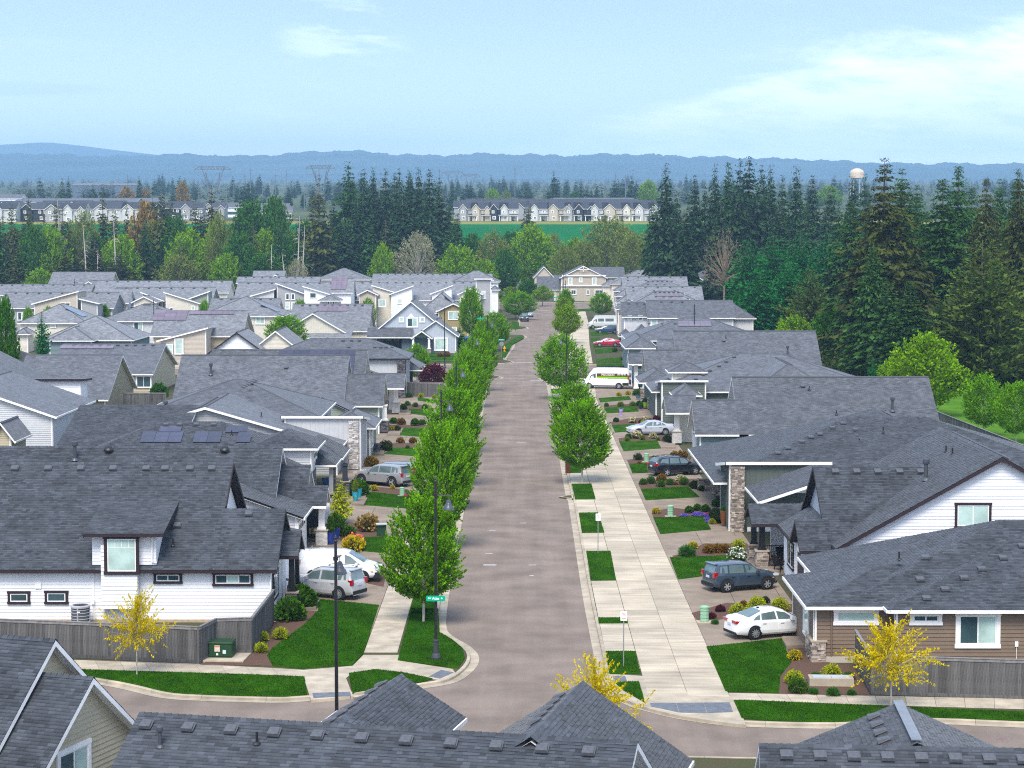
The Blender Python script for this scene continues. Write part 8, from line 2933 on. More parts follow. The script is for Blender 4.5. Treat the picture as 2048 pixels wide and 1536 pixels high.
tree('locust', 1192, 79.0, 1328, 'yellow leaved young locust behind the near roof peak', 'locust_tree', 190, 'young yellow locust trees', NAT['locust'], 0.14)
tree('plum_tree', 867, 260, 728, 'dark purple leaved plum tree behind the grey fence', 'plum_tree', 60, None, NAT['plum_tree'])
for key, px, Y, top, w, nm, lab in (
  ('maple_wide', 832, 275, 690, 52, 'garden_tree', 'small lime green tree below the blue house garage'),
  ('maple_wide', 572, 330, 632, 78, 'garden_tree', 'bright green tree in front of the cream batten gable'),
  ('maple_wide', 735, 400, 598, 34, 'garden_tree', 'green tree between the cream terrace and blue house'),
  ('maple_wide', 600, 402, 600, 30, 'garden_tree', 'small green tree beside the taupe slanting house'),
  ('maple_wide', 725, 352, 660, 22, 'garden_tree', 'little round tree at the corner of the cream gable house'),
  ('dark_cypress', 82, 310, 622, 32, 'garden_tree', 'narrow dark evergreen by the blue solar pyramid roof'),
  ('green_tree', 8, 240, 596, 50, 'garden_tree', 'tall green columnar tree at the left frame edge'),
  ('dark_cypress', 919, 352, 648, 22, 'garden_tree', 'dark cypress clump right of the olive gable'),
  ('maple_wide', 208, 390, 610, 24, 'garden_tree', 'thin green tree between the taupe and sage houses'),
  ('maple_wide', 410, 395, 602, 26, 'garden_tree', 'green tree behind the mauve solar roof'),
  ('maple_wide', 55, 380, 615, 22, 'garden_tree', 'young green tree at the dark windows, far left'),
  ('maple_wide', 95, 360, 615, 30, 'garden_tree', 'young green tree left of the blue solar roof'),
  ('green_tree', 315, 243, 765, 36, 'garden_tree', 'blue green conifer like bush beside the red shrub, left'),
  ('maple_yellow', 1085, 540, 572, 40, 'garden_tree', 'green tree in front of the tan end house fence'),
  ('green_tree', 1055, 580, 560, 40, 'garden_tree', 'dark green tree behind the tan end house wing'),
  ('maple_wide', 1276, 420, 625, 30, 'garden_tree', 'green tree beside the silver camper van'),
  ('lime_tree', 1429, 540, 562, 20, 'garden_tree', 'small lime tree by the tan hill house'),
  # --- right edge wood
  ('lime_tree', 1850, 226, 668, 150, 'lime_tree', 'lime green tree behind the long dark roof on the right'),
  ('lime_tree', 1790, 240, 715, 70, 'lime_tree', 'smaller lime green tree left of the big lime tree'),
  ('dark_cypress', 1747, 236, 712, 26, 'small_conifer', 'small pointed conifer beside the lime trees'),
  ('maple_wide', 1972, 205, 752, 86, 'maple_tree', 'rounded green maple on the lawn at the right edge'),
  ('maple_wide', 2036, 198, 765, 84, 'maple_tree', 'green maple cut by the right frame edge'),
  ('pine', 1962, 262, 472, 225, 'pine_tree', 'broad grey green pine on the right'),
  ('big_fir', 1765, 300, 318, 215, 'fir_tree', 'huge olive brown fir, the tallest on the right'),
  ('big_spruce', 1882, 312, 355, 165, 'fir_tree', 'green fir with bright tips right of the huge one'),
  ('big_spruce', 1800, 345, 340, 150, 'fir_tree', 'dark fir behind the huge olive fir'),
  ('big_spruce', 1912, 350, 328, 130, 'fir_tree', 'dark fir top behind the bright tipped fir'),
  ('big_fir', 1968, 330, 355, 130, 'fir_tree', 'olive fir right behind the broad pine'),
  ('big_fir', 2034, 300, 350, 140, 'fir_tree', 'bare trunked olive fir at the right frame edge'),
  ('big_spruce', 2030, 360, 340, 120, 'fir_tree', 'dark fir behind the right edge fir'),
  ('big_spruce', 1850, 330, 420, 130, 'fir_tree', 'deep green fir filling between the huge fir and the pine'),
  ('spruce', 1720, 335, 470, 130, 'spruce_tree', 'dark spruce in the shade left of the huge fir'),
  ('spruce', 1700, 300, 560, 110, 'spruce_tree', 'dark low spruce behind the plain roof end'),
  ('spruce', 1775, 275, 560, 150, 'spruce_tree', 'dark spruce foot below the huge olive fir'),
  ('big_spruce', 1880, 270, 600, 120, 'spruce_tree', 'dark spruce foot between lime tree and pine'),
  ('green_tree', 1660, 305, 610, 80, 'garden_tree', 'bright green tree at the far end of the plain roof'),
  ('pine', 1622, 345, 535, 100, 'pine_tree', 'grey olive pine left of the huge fir'),
  ('lime_tree', 1590, 330, 632, 80, 'lime_tree', 'low lime bush row at the fence behind the blue hip roof'),
  ('cedar', 1495, 400, 480, 118, 'cedar_tree', 'left end of the dense dark green cedar mass'),
  ('cedar', 1545, 385, 470, 120, 'cedar_tree', 'second cedar of the dense dark green mass'),
  ('cedar', 1600, 400, 465, 116, 'cedar_tree', 'third cedar of the dense mass, behind the olive pine'),
  ('cedar', 1655, 395, 466, 112, 'cedar_tree', 'right end cedar of the dense green mass'),
  ('cedar', 1520, 360, 545, 110, 'cedar_tree', 'front cedar of the dense mass by the white house'),
  ('cedar', 1575, 365, 520, 100, 'cedar_tree', 'middle front cedar of the dense green mass'),
  ('cedar', 1478, 365, 570, 70, 'cedar_tree', 'low front cedar at the left foot of the dense mass'),
  ('twig_tree', 1448, 500, 458, 100, 'bare_tree', 'pale bare branched tree in front of the right firs'),
  ('green_tree', 1330, 560, 500, 60, 'garden_tree', 'rounded green tree left of the tan hill house')):
 tree(key, px, Y, top, lab, nm, w, None, NAT[key])
GF = 'dark firs of the right hand wood'
for px, Y, top, w in ((1330, 540, 327, 66), (1352, 580, 380, 50), (1388, 560, 350, 56), (1408, 600, 365, 44), (1428, 570, 328, 52), (1455, 560, 322, 66), (1478, 545, 318, 60), (1496, 560, 312, 76), (1520, 575, 330, 60), (1538, 560, 330, 60),
      (1563, 590, 350, 52), (1590, 560, 333, 62), (1622, 570, 350, 58), (1305, 600, 400, 44), (1650, 560, 395, 50), (1675, 540, 400, 60), (1370, 520, 420, 60), (1440, 515, 400, 70), (1560, 515, 400, 70), (1610, 510, 400, 60), (1702, 520, 352, 60), (1727, 540, 348, 60), (1660, 580, 372, 60)):
 tree(('fir', 'spruce')[px % 2], px, Y, top, 'dark fir of the right hand wood behind the cedar mass', 'fir_tree', w * 1.4, GF, NAT[('fir', 'spruce')[px % 2]], 0.12)
GL = 'dark firs of the middle stand'
for px, Y, top, w in ((699, 640, 322, 84), (668, 655, 400, 50), (730, 650, 338, 60), (748, 670, 335, 52), (772, 655, 338, 60), (790, 680, 345, 50), (800, 650, 337, 56), (820, 665, 340, 60), (838, 650, 335, 56), (860, 655, 338, 70), (880, 640, 356, 64),
      (716, 620, 390, 70), (760, 625, 380, 76), (806, 622, 385, 76), (850, 620, 390, 76), (898, 640, 400, 54), (915, 630, 425, 60), (640, 690, 430, 50), (690, 610, 440, 70), (745, 612, 450, 60), (905, 612, 450, 70)):
 tree(('fir', 'spruce')[px % 2], px, Y, top, 'dark fir in the dense stand left of the green field', 'fir_tree', w * 1.25, GL, NAT[('fir', 'spruce')[px % 2]])
GR = 'ragged firs of the left hand wood'
for px, Y, top, w in ((25, 640, 400, 46), (60, 650, 385, 44), (78, 630, 425, 46), (115, 660, 395, 40), (8, 620, 430, 56), (95, 620, 470, 60), (140, 640, 440, 50), (208, 640, 382, 54), (228, 620, 420, 60), (165, 660, 430, 40), (256, 650, 400, 36), (308, 640, 372, 58),
      (326, 625, 375, 66), (345, 650, 390, 50), (372, 650, 420, 40), (392, 640, 400, 50), (425, 640, 366, 52), (410, 650, 420, 40), (280, 610, 470, 60), (45, 605, 480, 70), (190, 600, 480, 80), (240, 598, 500, 70), (130, 600, 490, 70), (640, 610, 352, 78), (625, 640, 390, 50), (660, 608, 470, 70), (362, 605, 480, 70)):
 k = 'ragged_fir' if (px * 7) % 10 < 7 else 'fir'
 tree(k, px, Y, top, 'ragged olive fir in the left hand wood', 'fir_tree', w * 1.2, GR, NAT[k])
GW = 'mixed trees filling the left hand wood'
for i in range(34):
 px = -15 + i * 20 + rnd.uniform(-8, 8)
 k = ('ragged_fir', 'spruce', 'olive_tree', 'fir', 'green_tree', 'ragged_fir', 'lime_tree')[i % 7]
 tree(k, px, rnd.uniform(600, 650), rnd.uniform(415, 480), {'r': 'lower olive fir', 's': 'lower dark spruce', 'o': 'low olive broadleaf tree', 'f': 'lower dark fir', 'g': 'low green broadleaf tree', 'l': 'low lime broadleaf tree'}[k[0]] + ' filling the left hand wood', 'wood_tree', rnd.uniform(56, 84), GW, NAT[k])
for px, Y, top, w, lab in ((1700, 380, 400, 130, 'dark spruce between the cedar mass and the huge fir'), (1830, 380, 372, 120, 'dark spruce top left of the bright tipped fir'), (1940, 390, 372, 110, 'dark spruce far behind the pine'), (1995, 385, 360, 120, 'dark spruce behind the olive fir pair'), (2050, 300, 420, 120, 'dark spruce at the frame edge below the olive fir'), (1990, 270, 520, 120, 'low dark spruce right of the pine'), (1820, 265, 560, 130, 'low dark spruce left of the pine foot'), (1745, 285, 480, 110, 'inner dark spruce at the huge fir trunk'), (1690, 420, 440, 90, 'narrow blue spruce behind the right cedar')):
 tree('big_spruce', px, Y, top, lab, 'spruce_tree', w, None, NAT['big_spruce'])
for key, px, Y, top, w, nm, lab in (
  ('lime_tree', 455, 600, 508, 72, 'lime_tree', 'vivid lime tree behind the left back rows'),
  ('lime_tree', 433, 620, 446, 62, 'lime_tree', 'tall pale lime tree above the vivid one'),
  ('olive_tree', 358, 600, 508, 86, 'willow_tree', 'pale olive willow behind the long left roof'),
  ('lime_tree', 368, 615, 468, 70, 'lime_tree', 'yellow green tree above the pale willow'),
  ('lime_tree', 80, 595, 538, 60, 'lime_tree', 'low lime bush left of the plain grey roof'),
  ('rust_tree', 292, 640, 405, 66, 'orange_tree', 'orange budding tree among the left firs'),
  ('green_tree', 505, 640, 402, 92, 'alder_tree', 'dark green alder behind the left back rows'),
  ('green_tree', 550, 640, 398, 70, 'alder_tree', 'tall narrow green alder in the middle of the wood'),
  ('green_tree', 575, 610, 470, 80, 'alder_tree', 'green alder low beside the dead trunks'),
  ('green_tree', 480, 605, 470, 80, 'alder_tree', 'shaded green alder right of the vivid lime'),
  ('green_tree', 530, 600, 510, 90, 'alder_tree', 'low green alder behind the white blossom'),
  ('pale_tree', 593, 598, 520, 50, 'blossom_tree', 'white blossoming bush at the wood edge'),
  ('pale_tree', 836, 605, 465, 86, 'willow_tree', 'grey catkin willow in front of the fir stand'),
  ('lime_tree', 766, 605, 490, 50, 'lime_tree', 'bright lime tree left of the grey willow'),
  ('lime_tree', 915, 602, 492, 86, 'lime_tree', 'bright lime tree right of the grey willow'),
  ('ragged_fir', 772, 612, 438, 70, 'fir_tree', 'brown tinged small fir in front of the dark stand'),
  ('olive_tree', 985, 625, 462, 70, 'willow_tree', 'olive willow at the left end of the green field'),
  ('lime_tree', 1064, 630, 452, 92, 'lime_tree', 'big yellow lime tree in the middle behind the tan house'),
  ('green_tree', 1010, 608, 500, 60, 'alder_tree', 'green alder left of the big yellow lime'),
  ('olive_tree', 1215, 640, 434, 130, 'willow_tree', 'broad olive willow in front of the far houses'),
  ('olive_tree', 1170, 620, 480, 80, 'willow_tree', 'bare looking olive willow left of the broad one'),
  ('olive_tree', 1265, 625, 465, 80, 'willow_tree', 'olive willow right of the broad one'),
  ('olive_tree', 1130, 610, 490, 70, 'willow_tree', 'thin olive willow right of the big yellow lime'),
  ('ragged_fir', 1057, 760, 400, 50, 'fir_tree', 'lone ragged fir in the green field'),
  ('olive_tree', 1105, 700, 466, 60, 'willow_tree', 'olive tree in the field gap right of the lone fir'), ('green_tree', 1025, 700, 462, 60, 'alder_tree', 'green tree in the field left of the yellow lime'), ('olive_tree', 1240, 700, 452, 90, 'willow_tree', 'tall olive tree in front of the cream far houses'),
  ('olive_tree', 1295, 680, 462, 60, 'willow_tree', 'olive tree touching the right hand firs'), ('green_tree', 945, 640, 470, 56, 'alder_tree', 'green tree at the right foot of the fir stand'), ('lime_tree', 1150, 650, 478, 70, 'lime_tree', 'pale lime tree between the willows'), ('olive_tree', 1000, 660, 478, 60, 'willow_tree', 'olive tree above the white barn'),
  ('lime_tree', 968, 600, 520, 60, 'lime_tree', 'lime bush left of the tan end house')):
 tree(key, px, Y, top, lab, nm, w, None, NAT[key])
# leafless trunks
for i, (px, Y, top, lab) in enumerate(((596, 602, 432, 'grey dead trunk with bare side branches, left of the ragged fir'), (606, 603, 450, 'second grey dead trunk beside the first'), (232, 598, 440, 'leaning dead trunk with bare boughs in the left wood'),
          (172, 598, 445, 'dead grey snag at the left behind the beige gable'), (195, 598, 500, 'short dead snag with drooping twigs'), (545, 596, 488, 'straw coloured pampas spire'), (570, 596, 505, 'shorter straw coloured spire'), (122, 620, 400, 'thin dead pole tree in the far left wood'))):
 H_ = PY(px, top, Y).z - 0.1
 t = thing('dead_tree', lab, 'tree', (XA(px, Y), Y, 0.1))
 mb = MB()
 mb.tube([(0, 0, 0), (rnd.uniform(-.4, .4), 0, H_ * .5), (rnd.uniform(-.8, .8), 0, H_)], [0.30, 0.2, 0.05], 6)
 mb.build('trunk', M_BARKP, t)
 mb = MB()
 for k in range(26 if 'straw' not in lab else 8):
  z = H_ * rnd.uniform(0.3, 0.97)
  a = rnd.uniform(0, 2 * PI)
  L = rnd.uniform(0.8, 3.0) * (1.15 - z / H_) * 1.6
  mb.tube([(0, 0, z), (L * .5 * math.cos(a), L * .5 * math.sin(a), z + .1), (L * math.cos(a), L * math.sin(a), z - L * .35)], [0.07, 0.05, 0.015], 4, cap=False)
 mb.build('branch', M_BARKP, t)
# undergrowth closing the wood floor
cm, _b = crown_cloud('undergrowth', L_GREEN, 5.0, 5.0, 0.0, 160, 16, 0.8, spike=0.8)
for nm, x0, x1, y0, y1, n in (('undergrowth', XA(-60, 640), XA(640, 640), 592, 680, 110), ('undergrowth', XA(640, 640), XA(960, 640), 592, 690, 60), ('undergrowth', XA(1310, 560), XA(1720, 560), 500, 590, 60), ('undergrowth', XA(1640, 300), XA(2150, 300), 262, 390, 60)):
 me = cm
 Vs, Fs, Ts = [], [], []
 v0 = np.empty(len(me.vertices) * 3, dtype=np.float32)
 me.vertices.foreach_get('co', v0)
 v0 = v0.reshape(-1, 3)[::1]
 t0 = np.empty(len(me.polygons), dtype=np.float32)
 me.attributes['tint'].data.foreach_get('value', t0)
 for k in range(n):
  x, y = rnd.uniform(x0, x1), rnd.uniform(y0, y1)
  if abs(x) < 12 and y > 590 and x > -12:
   pass
  s = rnd.uniform(0.5, 1.0)
  a = rnd.uniform(0, 6.28)
  c, sn = math.cos(a) * s, math.sin(a) * s
  w = np.stack([v0[:, 0] * c - v0[:, 1] * sn + x, v0[:, 0] * sn + v0[:, 1] * c + y, v0[:, 2] * s * 0.9 + terrain(y)], axis=1)
  Fs.append(np.arange(4 * len(t0), dtype=np.int32).reshape(-1, 4) + sum(len(q) for q in Vs))
  Vs.append(w)
  Ts.append(t0)
 bulk(nm, np.concatenate(Vs), np.concatenate(Fs), leaf_mat('undergrowth_leaf', (0.03, 0.06, 0.015), tint=0.5, col2=(0.07, 0.10, 0.02)), np.concatenate(Ts), kind='stuff')
# hedge of golden conifers at the left edge, one by one
for i in range(11):
 px = 28 + i * 15
 py = 893 - i * 3.2
 shrub('goldball', px, py, 34, 'golden green conifer of the hedge below the left edge houses', 'golden_conifer', 1.7 + 0.3 * (i % 3), 'golden conifers of the left hedge')
SH = (
 ('rhodo', 580, 1240, 58, 'leafy rhododendron nearest the white house corner'), ('rhodo', 604, 1216, 60, 'leafy rhododendron behind the first, by the porch steps'),
 ('goldball', 527, 1281, 24, 'small yellow ball shrub against the fence end, upper'), ('goldball', 523, 1305, 28, 'small yellow ball shrub against the fence end, lower'), ('goldball', 561, 1278, 31, 'yellow ball shrub alone on the left bark bed'),
 ('coral', 709, 1097, 36, 'coral flowering azalea left of the first maple'), ('gold', 707, 1102, 44, 'golden ground cover under the coral azalea'), ('plum', 735, 1143, 18, 'grey purple heather near the white van'), ('ball', 757, 1143, 24, 'low green shrub beside the purple heather'),
 ('ball', 670, 1072, 56, 'large clipped green mound behind the blue pots'), ('rust', 735, 1062, 46, 'reddish green shrub before the garden box'), ('ball', 700, 1072, 26, 'small green shrub between mound and reddish shrub'), ('rhodo', 716, 990, 40, 'round green shrub behind the turquoise pots'),
 ('gold', 748, 981, 16, 'golden tuft in front of the grey electric car'), ('gold', 785, 978, 11, 'tiny golden tuft by the electric car wheel'), ('pink', 813, 993, 11, 'pink flowers beside the left pedestal'), ('bronze', 742, 932, 28, 'orange tipped pieris left of the electric car roof'),
 ('dark', 772, 901, 27, 'dark clipped mound below the slate stone base'), ('bronze', 801, 886, 16, 'low bronze shrub in the left bed, nearer'), ('bronze', 826, 886, 16, 'low bronze shrub in the left bed, farther right'), ('ball', 815, 897, 9, 'tiny green ball on the left lawn edge'),
 ('rhodo', 787, 847, 15, 'upright shrub left of the pale pier'), ('bronze', 803, 849, 18, 'bronze upright shrub beside it'), ('rhodo', 830, 851, 18, 'small leafy shrub by the left drive'), ('rhodo', 844, 850, 14, 'small leafy shrub nearest the maples'),
 ('gold', 783, 861, 13, 'olive gold mound under the dark pier'), ('dark', 795, 861, 13, 'dark mound next to the olive gold one'), ('ball', 807, 819, 15, 'clipped hedge block by the white brick pier'), ('ball', 815, 811, 12, 'clipped ball left of the far drive'),
 ('ball', 831, 814, 12, 'clipped ball in the middle of the far bed'), ('ball', 850, 818, 13, 'clipped ball right in the far bed'), ('ball', 818, 795, 14, 'green ball at the grey fence, left'), ('goldball', 842, 795, 12, 'yellow green ball at the grey fence, middle'), ('goldball', 868, 797, 9, 'yellow green ball at the grey fence, right'),
 ('plum', 297, 806, 20, 'dark red shrub behind the left back garden fence'), ('dark', 786, 713, 14, 'clipped shrub under the blue house window, left'), ('dark', 803, 713, 12, 'clipped shrub under the blue house porch'), ('bronze', 893, 713, 14, 'clipped shrub under the blue house window, right'), ('bronze', 880, 714, 12, 'bronze shrub under the blue house window, middle'),
 ('goldball', 1475, 1234, 36, 'yellow green mound behind the white sedan boot'), ('goldball', 1514, 1222, 38, 'yellow green mound behind the white sedan roof'), ('goldball', 1559, 1222, 36, 'yellow green mound behind the white sedan windscreen'), ('dark', 1531, 1206, 18, 'dark ball between two yellow green mounds'), ('bronze', 1487, 1212, 16, 'orange leaved shrub above the yellow green mounds'),
 ('plum', 1409, 1229, 15, 'plum shrub nearest the wide path'), ('plum', 1423, 1237, 18, 'plum shrub just behind the pale green pedestal'), ('plum', 1440, 1223, 20, 'plum shrub farthest from the path'), ('greengrass', 1430, 1248, 15, 'green sedge tuft beside the pedestal pad'), ('gold', 1589, 1319, 28, 'golden twiggy shrub below the stone corner'),
 ('goldball', 1664, 1359, 40, 'large lime ball shrub behind the concrete vault'), ('goldball', 1587, 1367, 36, 'lime ball shrub at the right lawn edge'), ('ball', 1595, 1385, 40, 'low green mound in front of the lime ball'), ('greengrass', 1632, 1358, 22, 'dark sedge left of the large lime ball'), ('greengrass', 1697, 1359, 24, 'dark sedge right of the large lime ball'),
 ('greengrass', 1627, 1388, 20, 'sedge tuft at the left foot of the vault'), ('greengrass', 1666, 1391, 26, 'sedge tuft in the middle foot of the vault'), ('greengrass', 1703, 1390, 18, 'sedge tuft at the right foot of the vault'),
 ('gold', 1386, 1097, 20, 'bright yellow mound by the stone column drive'), ('greengrass', 1373, 1112, 34, 'wide green grass clump by the wide path'), ('bronze', 1418, 1106, 24, 'bronze azalea, left of three'), ('bronze', 1434, 1105, 24, 'bronze azalea, middle of three'), ('bronze', 1449, 1105, 24, 'bronze azalea, right of three'),
 ('goldball', 1477, 1099, 27, 'yellow green shrub right of the azaleas'), ('white', 1475, 1121, 35, 'white flowering shrub behind the dark hatchback'), ('rhodo', 1394, 1021, 17, 'small rose bush before the stone column, second'), ('rhodo', 1378, 1026, 18, 'small rose bush before the stone column, first'), ('rhodo', 1411, 1023, 18, 'leafy rose bush third in the row'),
 ('rhodo', 1434, 1013, 20, 'rose bush nearest the stone column'), ('dark', 1437, 1045, 32, 'dark clipped mound beside the rust planter'), ('dark', 1430, 1036, 26, 'dark clipped mound behind the first'), ('blue', 1369, 1033, 18, 'blue flower cushion, left'), ('blue', 1396, 1032, 24, 'violet flower cushion, middle'), ('blue', 1417, 1033, 16, 'blue flower cushion, right'),
 ('blue', 1416, 1039, 16, 'grey blue cushion below the flowers'), ('blue', 1419, 1045, 17, 'grey blue cushion nearest the entry'), ('pink', 1413, 1028, 8, 'pink flower dot in the bed'), ('goldball', 1424, 1048, 15, 'low green cushion at the entry slab'), ('gold', 1312, 1027, 17, 'yellow mound by the path above the pedestal lawn'),
 ('dark', 1276, 920, 18, 'dark ball left of the black wagon pedestal'), ('bronze', 1279, 928, 8, 'brown tuft under the dark ball'), ('ball', 1307, 918, 9, 'tiny pointed shrub right of the pedestal'), ('bronze', 1350, 917, 20, 'orange pieris before the pale porch pier'), ('bronze', 1363, 917, 22, 'orange pieris touching the porch pier'),
 ('bronze', 1323, 962, 20, 'yellow tipped shrub before the black wagon'), ('ball', 1322, 974, 18, 'green shrub below the yellow tipped one'), ('cream', 1361, 964, 19, 'cream flowering shrub before the black wagon'), ('bronze', 1352, 970, 9, 'brown tuft beside the cream shrub'), ('ball', 1286, 969, 16, 'low green mat by the path, first'), ('ball', 1302, 967, 19, 'low green mat by the path, second'),
 ('ball', 1340, 970, 17, 'low green mat left of the cream shrub'), ('ball', 1368, 970, 20, 'low green mat right of the cream shrub'), ('dark', 1388, 977, 21, 'dark mound left of the stone base'), ('dark', 1399, 975, 20, 'dark mound at the stone base'), ('rhodo', 1402, 981, 14, 'leafy shrub with blue pot at the white column'),
 ('dark', 1334, 883, 18, 'clipped round shrub behind the silver sedan tail'), ('dark', 1341, 885, 15, 'clipped round shrub nearest the brick pier'), ('cream', 1274, 877, 18, 'cream azalea at the silver sedan front wheel'), ('cream', 1306, 877, 15, 'cream azalea at the silver sedan door'), ('grassy', 1285, 880, 12, 'golden sedge between the cream azaleas'),
 ('grassy', 1316, 881, 9, 'golden sedge right of the cream azaleas'), ('grassy', 1254, 882, 11, 'golden sedge at the path edge'), ('ball', 1257, 878, 14, 'green cushion at the silver sedan nose'), ('cream', 1265, 846, 14, 'cream shrub behind the silver sedan nose'), ('plum', 1282, 846, 10, 'red clipped block behind the silver sedan, left'),
 ('plum', 1300, 843, 9, 'red clipped block behind the silver sedan, right'), ('cream', 1291, 842, 12, 'tall cream shrub between two red blocks'), ('plum', 1313, 841, 15, 'low red barberry at the sage wall'), ('goldball', 1286, 848, 10, 'green cushion before the red blocks'), ('dark', 1232, 844, 12, 'dark mound at the lilac figure drive'),
 ('gold', 1238, 792, 11, 'golden ball by the white panel van, left'), ('gold', 1256, 790, 12, 'golden ball by the white panel van, right'), ('grassy', 1241, 813, 13, 'fountain grass on the right bed, left'), ('grassy', 1265, 812, 12, 'fountain grass on the right bed, right'), ('ball', 1213, 813, 10, 'green cushion by the path near the van'),
 ('ball', 1290, 807, 13, 'green shrub behind the lime pot'), ('ball', 1278, 812, 14, 'green shrub behind the navy pot'), ('rhodo', 1272, 791, 14, 'bushy plant beside the stone pier by the van'), ('dark', 1247, 721, 10, 'dark ball on the far right lawn'), ('cream', 1254, 724, 10, 'cream shrub beside the dark ball'), ('ball', 1230, 704, 12, 'low hedge below the red car'),
 ('ball', 1252, 704, 9, 'hedge end below the red car'), ('dark', 1247, 692, 22, 'big dark bush at the red car nose'), ('ball', 1232, 655, 16, 'bush at the blue crossover nose'))
for key, px, py, w, lab in SH:
 shrub(key, px, py, w, lab)
p = PH(680, 1046, 0.14)
t = plant('small_cypress', 'golden_cypress', p, 'golden green cypress pyramid by the grey porch house', 'tree', s=52 / FPX * p.y / 2.0, sz=1.0)
# ---------------------------------------------------------------- the far estate, pylons and far trees
FAR_W = (W_GREY, W_BEIGE, W_LGREY, W_NAVY, W_CREAM, W_GREY)
def far_house(px, Y, w, label, wall, group=None, gables=1, two=True, d=11, trim=None, porch=True, wins=True, top=None):
 z = terrain(Y)
 hh = 5.6 if two else 3.0
 h = House('town_house', label, (XA(px, Y), Y), wall=wall, group=group, trim=trim, roofm=mat('far_roof', (0.050, 0.056, 0.070), rough=0.7, var=0.15, rand=0.15))
 x0, x1 = XA(px, Y) - w / 2, XA(px, Y) + w / 2
 h.block('gx', x0, x1, Y, Y + d, hh, hh + 3.0, siding='none')
 if gables:
  h.block('gy', x0 + .3, x0 + w * .48, Y - 1.2, Y + 5, hh - .2, hh + 2.3, siding='none')
 if gables > 1:
  h.block('gy', x1 - w * .36, x1 - .3, Y - 1.0, Y + 4, hh - .4, hh + 1.5, siding='none')
 if wins:
  for fx in (0.16, 0.66, 0.84):
   h.window('S', x0 + w * fx, x0 + w * fx + 1.2, 3.6, 4.9, Y + (-0.75 if fx < .4 and gables else .42), kind='dark', casing=0.2, trim=M_TRIMW)
  for fx in (0.2, 0.7):
   h.window('S', x0 + w * fx, x0 + w * fx + 1.5, 0.8, 2.3, Y + (-0.75 if fx < .4 and gables else .42), kind='dark', casing=0.2, trim=M_TRIMW)
 if porch:
  h.block('sS', x0 + w * .50, x1 - .2, Y - 1.8, Y + .6, 2.6, 3.3, walls=False)
  for fx in (0.56, 0.95):
   mb = MB()
   mb.box((x0 + w * fx, Y - 1.4, 1.3), (0.3, 0.3, 2.6))
   h.add('porch_post', mb, M_TRIMW)
  mb = MB()
  mb.box((x0 + w * .72, Y + .40, 1.1), (1.0, 0.1, 2.1))
  h.add('front_door', mb, W_NAVY)
 h.e.location.z = z
 return h
for px, w, wi, g, lab in ((936, 9, 0, 1, 'taupe gabled far house at the left end of the field row'), (962, 9.5, 1, 2, 'pale grey double gabled house second in the field row'), (997, 9, 3, 1, 'dark blue sloped house in the field row'), (1018, 9, 2, 1, 'white and dark house right of the dark blue one'),
       (1078, 9, 2, 1, 'white gabled house right of the lone field fir'), (1118, 11, 1, 2, 'beige house with taupe gable tips in the field row'), (1146, 8, 0, 1, 'grey fronted house between beige and dark houses'), (1168, 10, 3, 2, 'dark house with white bays in the field row'),
       (1198, 9, 2, 1, 'white tall gabled house right of the dark bays'), (1232, 13, 1, 1, 'brick beige terrace in the field row'), (1262, 9, 4, 2, 'cream house with small dormer in the field row'), (1288, 10, 2, 1, 'white house at the right end of the field row'), (1318, 10, 5, 1, 'grey house behind the right firs edge')):
 far_house(px, 955, w, lab, FAR_W[wi], gables=g)
GT = 'houses of the far estate behind the field row'
k = 0
for Y, pxs in ((1000, range(930, 1310, 24)), (1045, range(945, 1300, 27)), (1100, range(955, 1270, 33))):
 for px in pxs:
  far_house(px + rnd.uniform(-4, 4), Y + rnd.uniform(-8, 8), rnd.uniform(10, 14), 'grey roofed house packed behind the field row of the far estate', FAR_W[k % 6], GT, gables=k % 2, porch=False, wins=False)
  k += 1
GLT = 'houses of the far estate on the left'
for i, (px, Y) in enumerate(((10, 930), (40, 960), (70, 940), (98, 985), (122, 930), (150, 925), (175, 955), (195, 1000), (220, 950), (250, 980), (272, 950), (300, 990), (335, 985), (360, 1000), (385, 970), (20, 1020), (110, 1030), (160, 1035), (232, 1030), (430, 990))):
 far_house(px, Y, rnd.uniform(10, 15), 'white or grey house of the left estate seen between the ragged firs', FAR_W[(2, 5, 3, 2, 0)[i % 5]], GLT, gables=1 + i % 2, porch=False)
for px, Y, w, hh, d, lab, wl in ((150, 1080, 64, 7, 30, 'long low school building with a pale flat roof, far left', M_WHITES), (230, 1090, 44, 7, 26, 'wide pale roofed hall right of the school building', W_LGREY), (20, 1090, 14, 9, 14, 'white cubic building at the far left edge', M_WHITES),
         (505, 1040, 36, 5, 18, 'white gabled hall with a brown base behind the alders', M_WHITES), (395, 1060, 40, 5, 16, 'long pale shed beyond the left estate', W_CREAM), (1180, 1180, 50, 6, 16, 'long low building behind the far estate', W_BEIGE), (545, 1000, 20, 4, 10, 'low beige hall near the alders', W_BEIGE),
         (212, 1900, 60, 11, 30, 'distant blue grey office block', W_BLUE)):
 h = House('long_building', lab, (XA(px, Y), Y), wall=wl, cat='building')
 x0 = XA(px, Y) - w / 2
 h.block('gx', x0, x0 + w, Y, Y + d, hh, hh + 2.2, siding='none')
 mb = MB()
 mb.box((x0 + w / 2, Y + .3, hh * .45), (w * .9, 0.2, 1.2))
 h.add('window_band', mb, M_GL_DARK)
 h.e.location.z = terrain(Y)
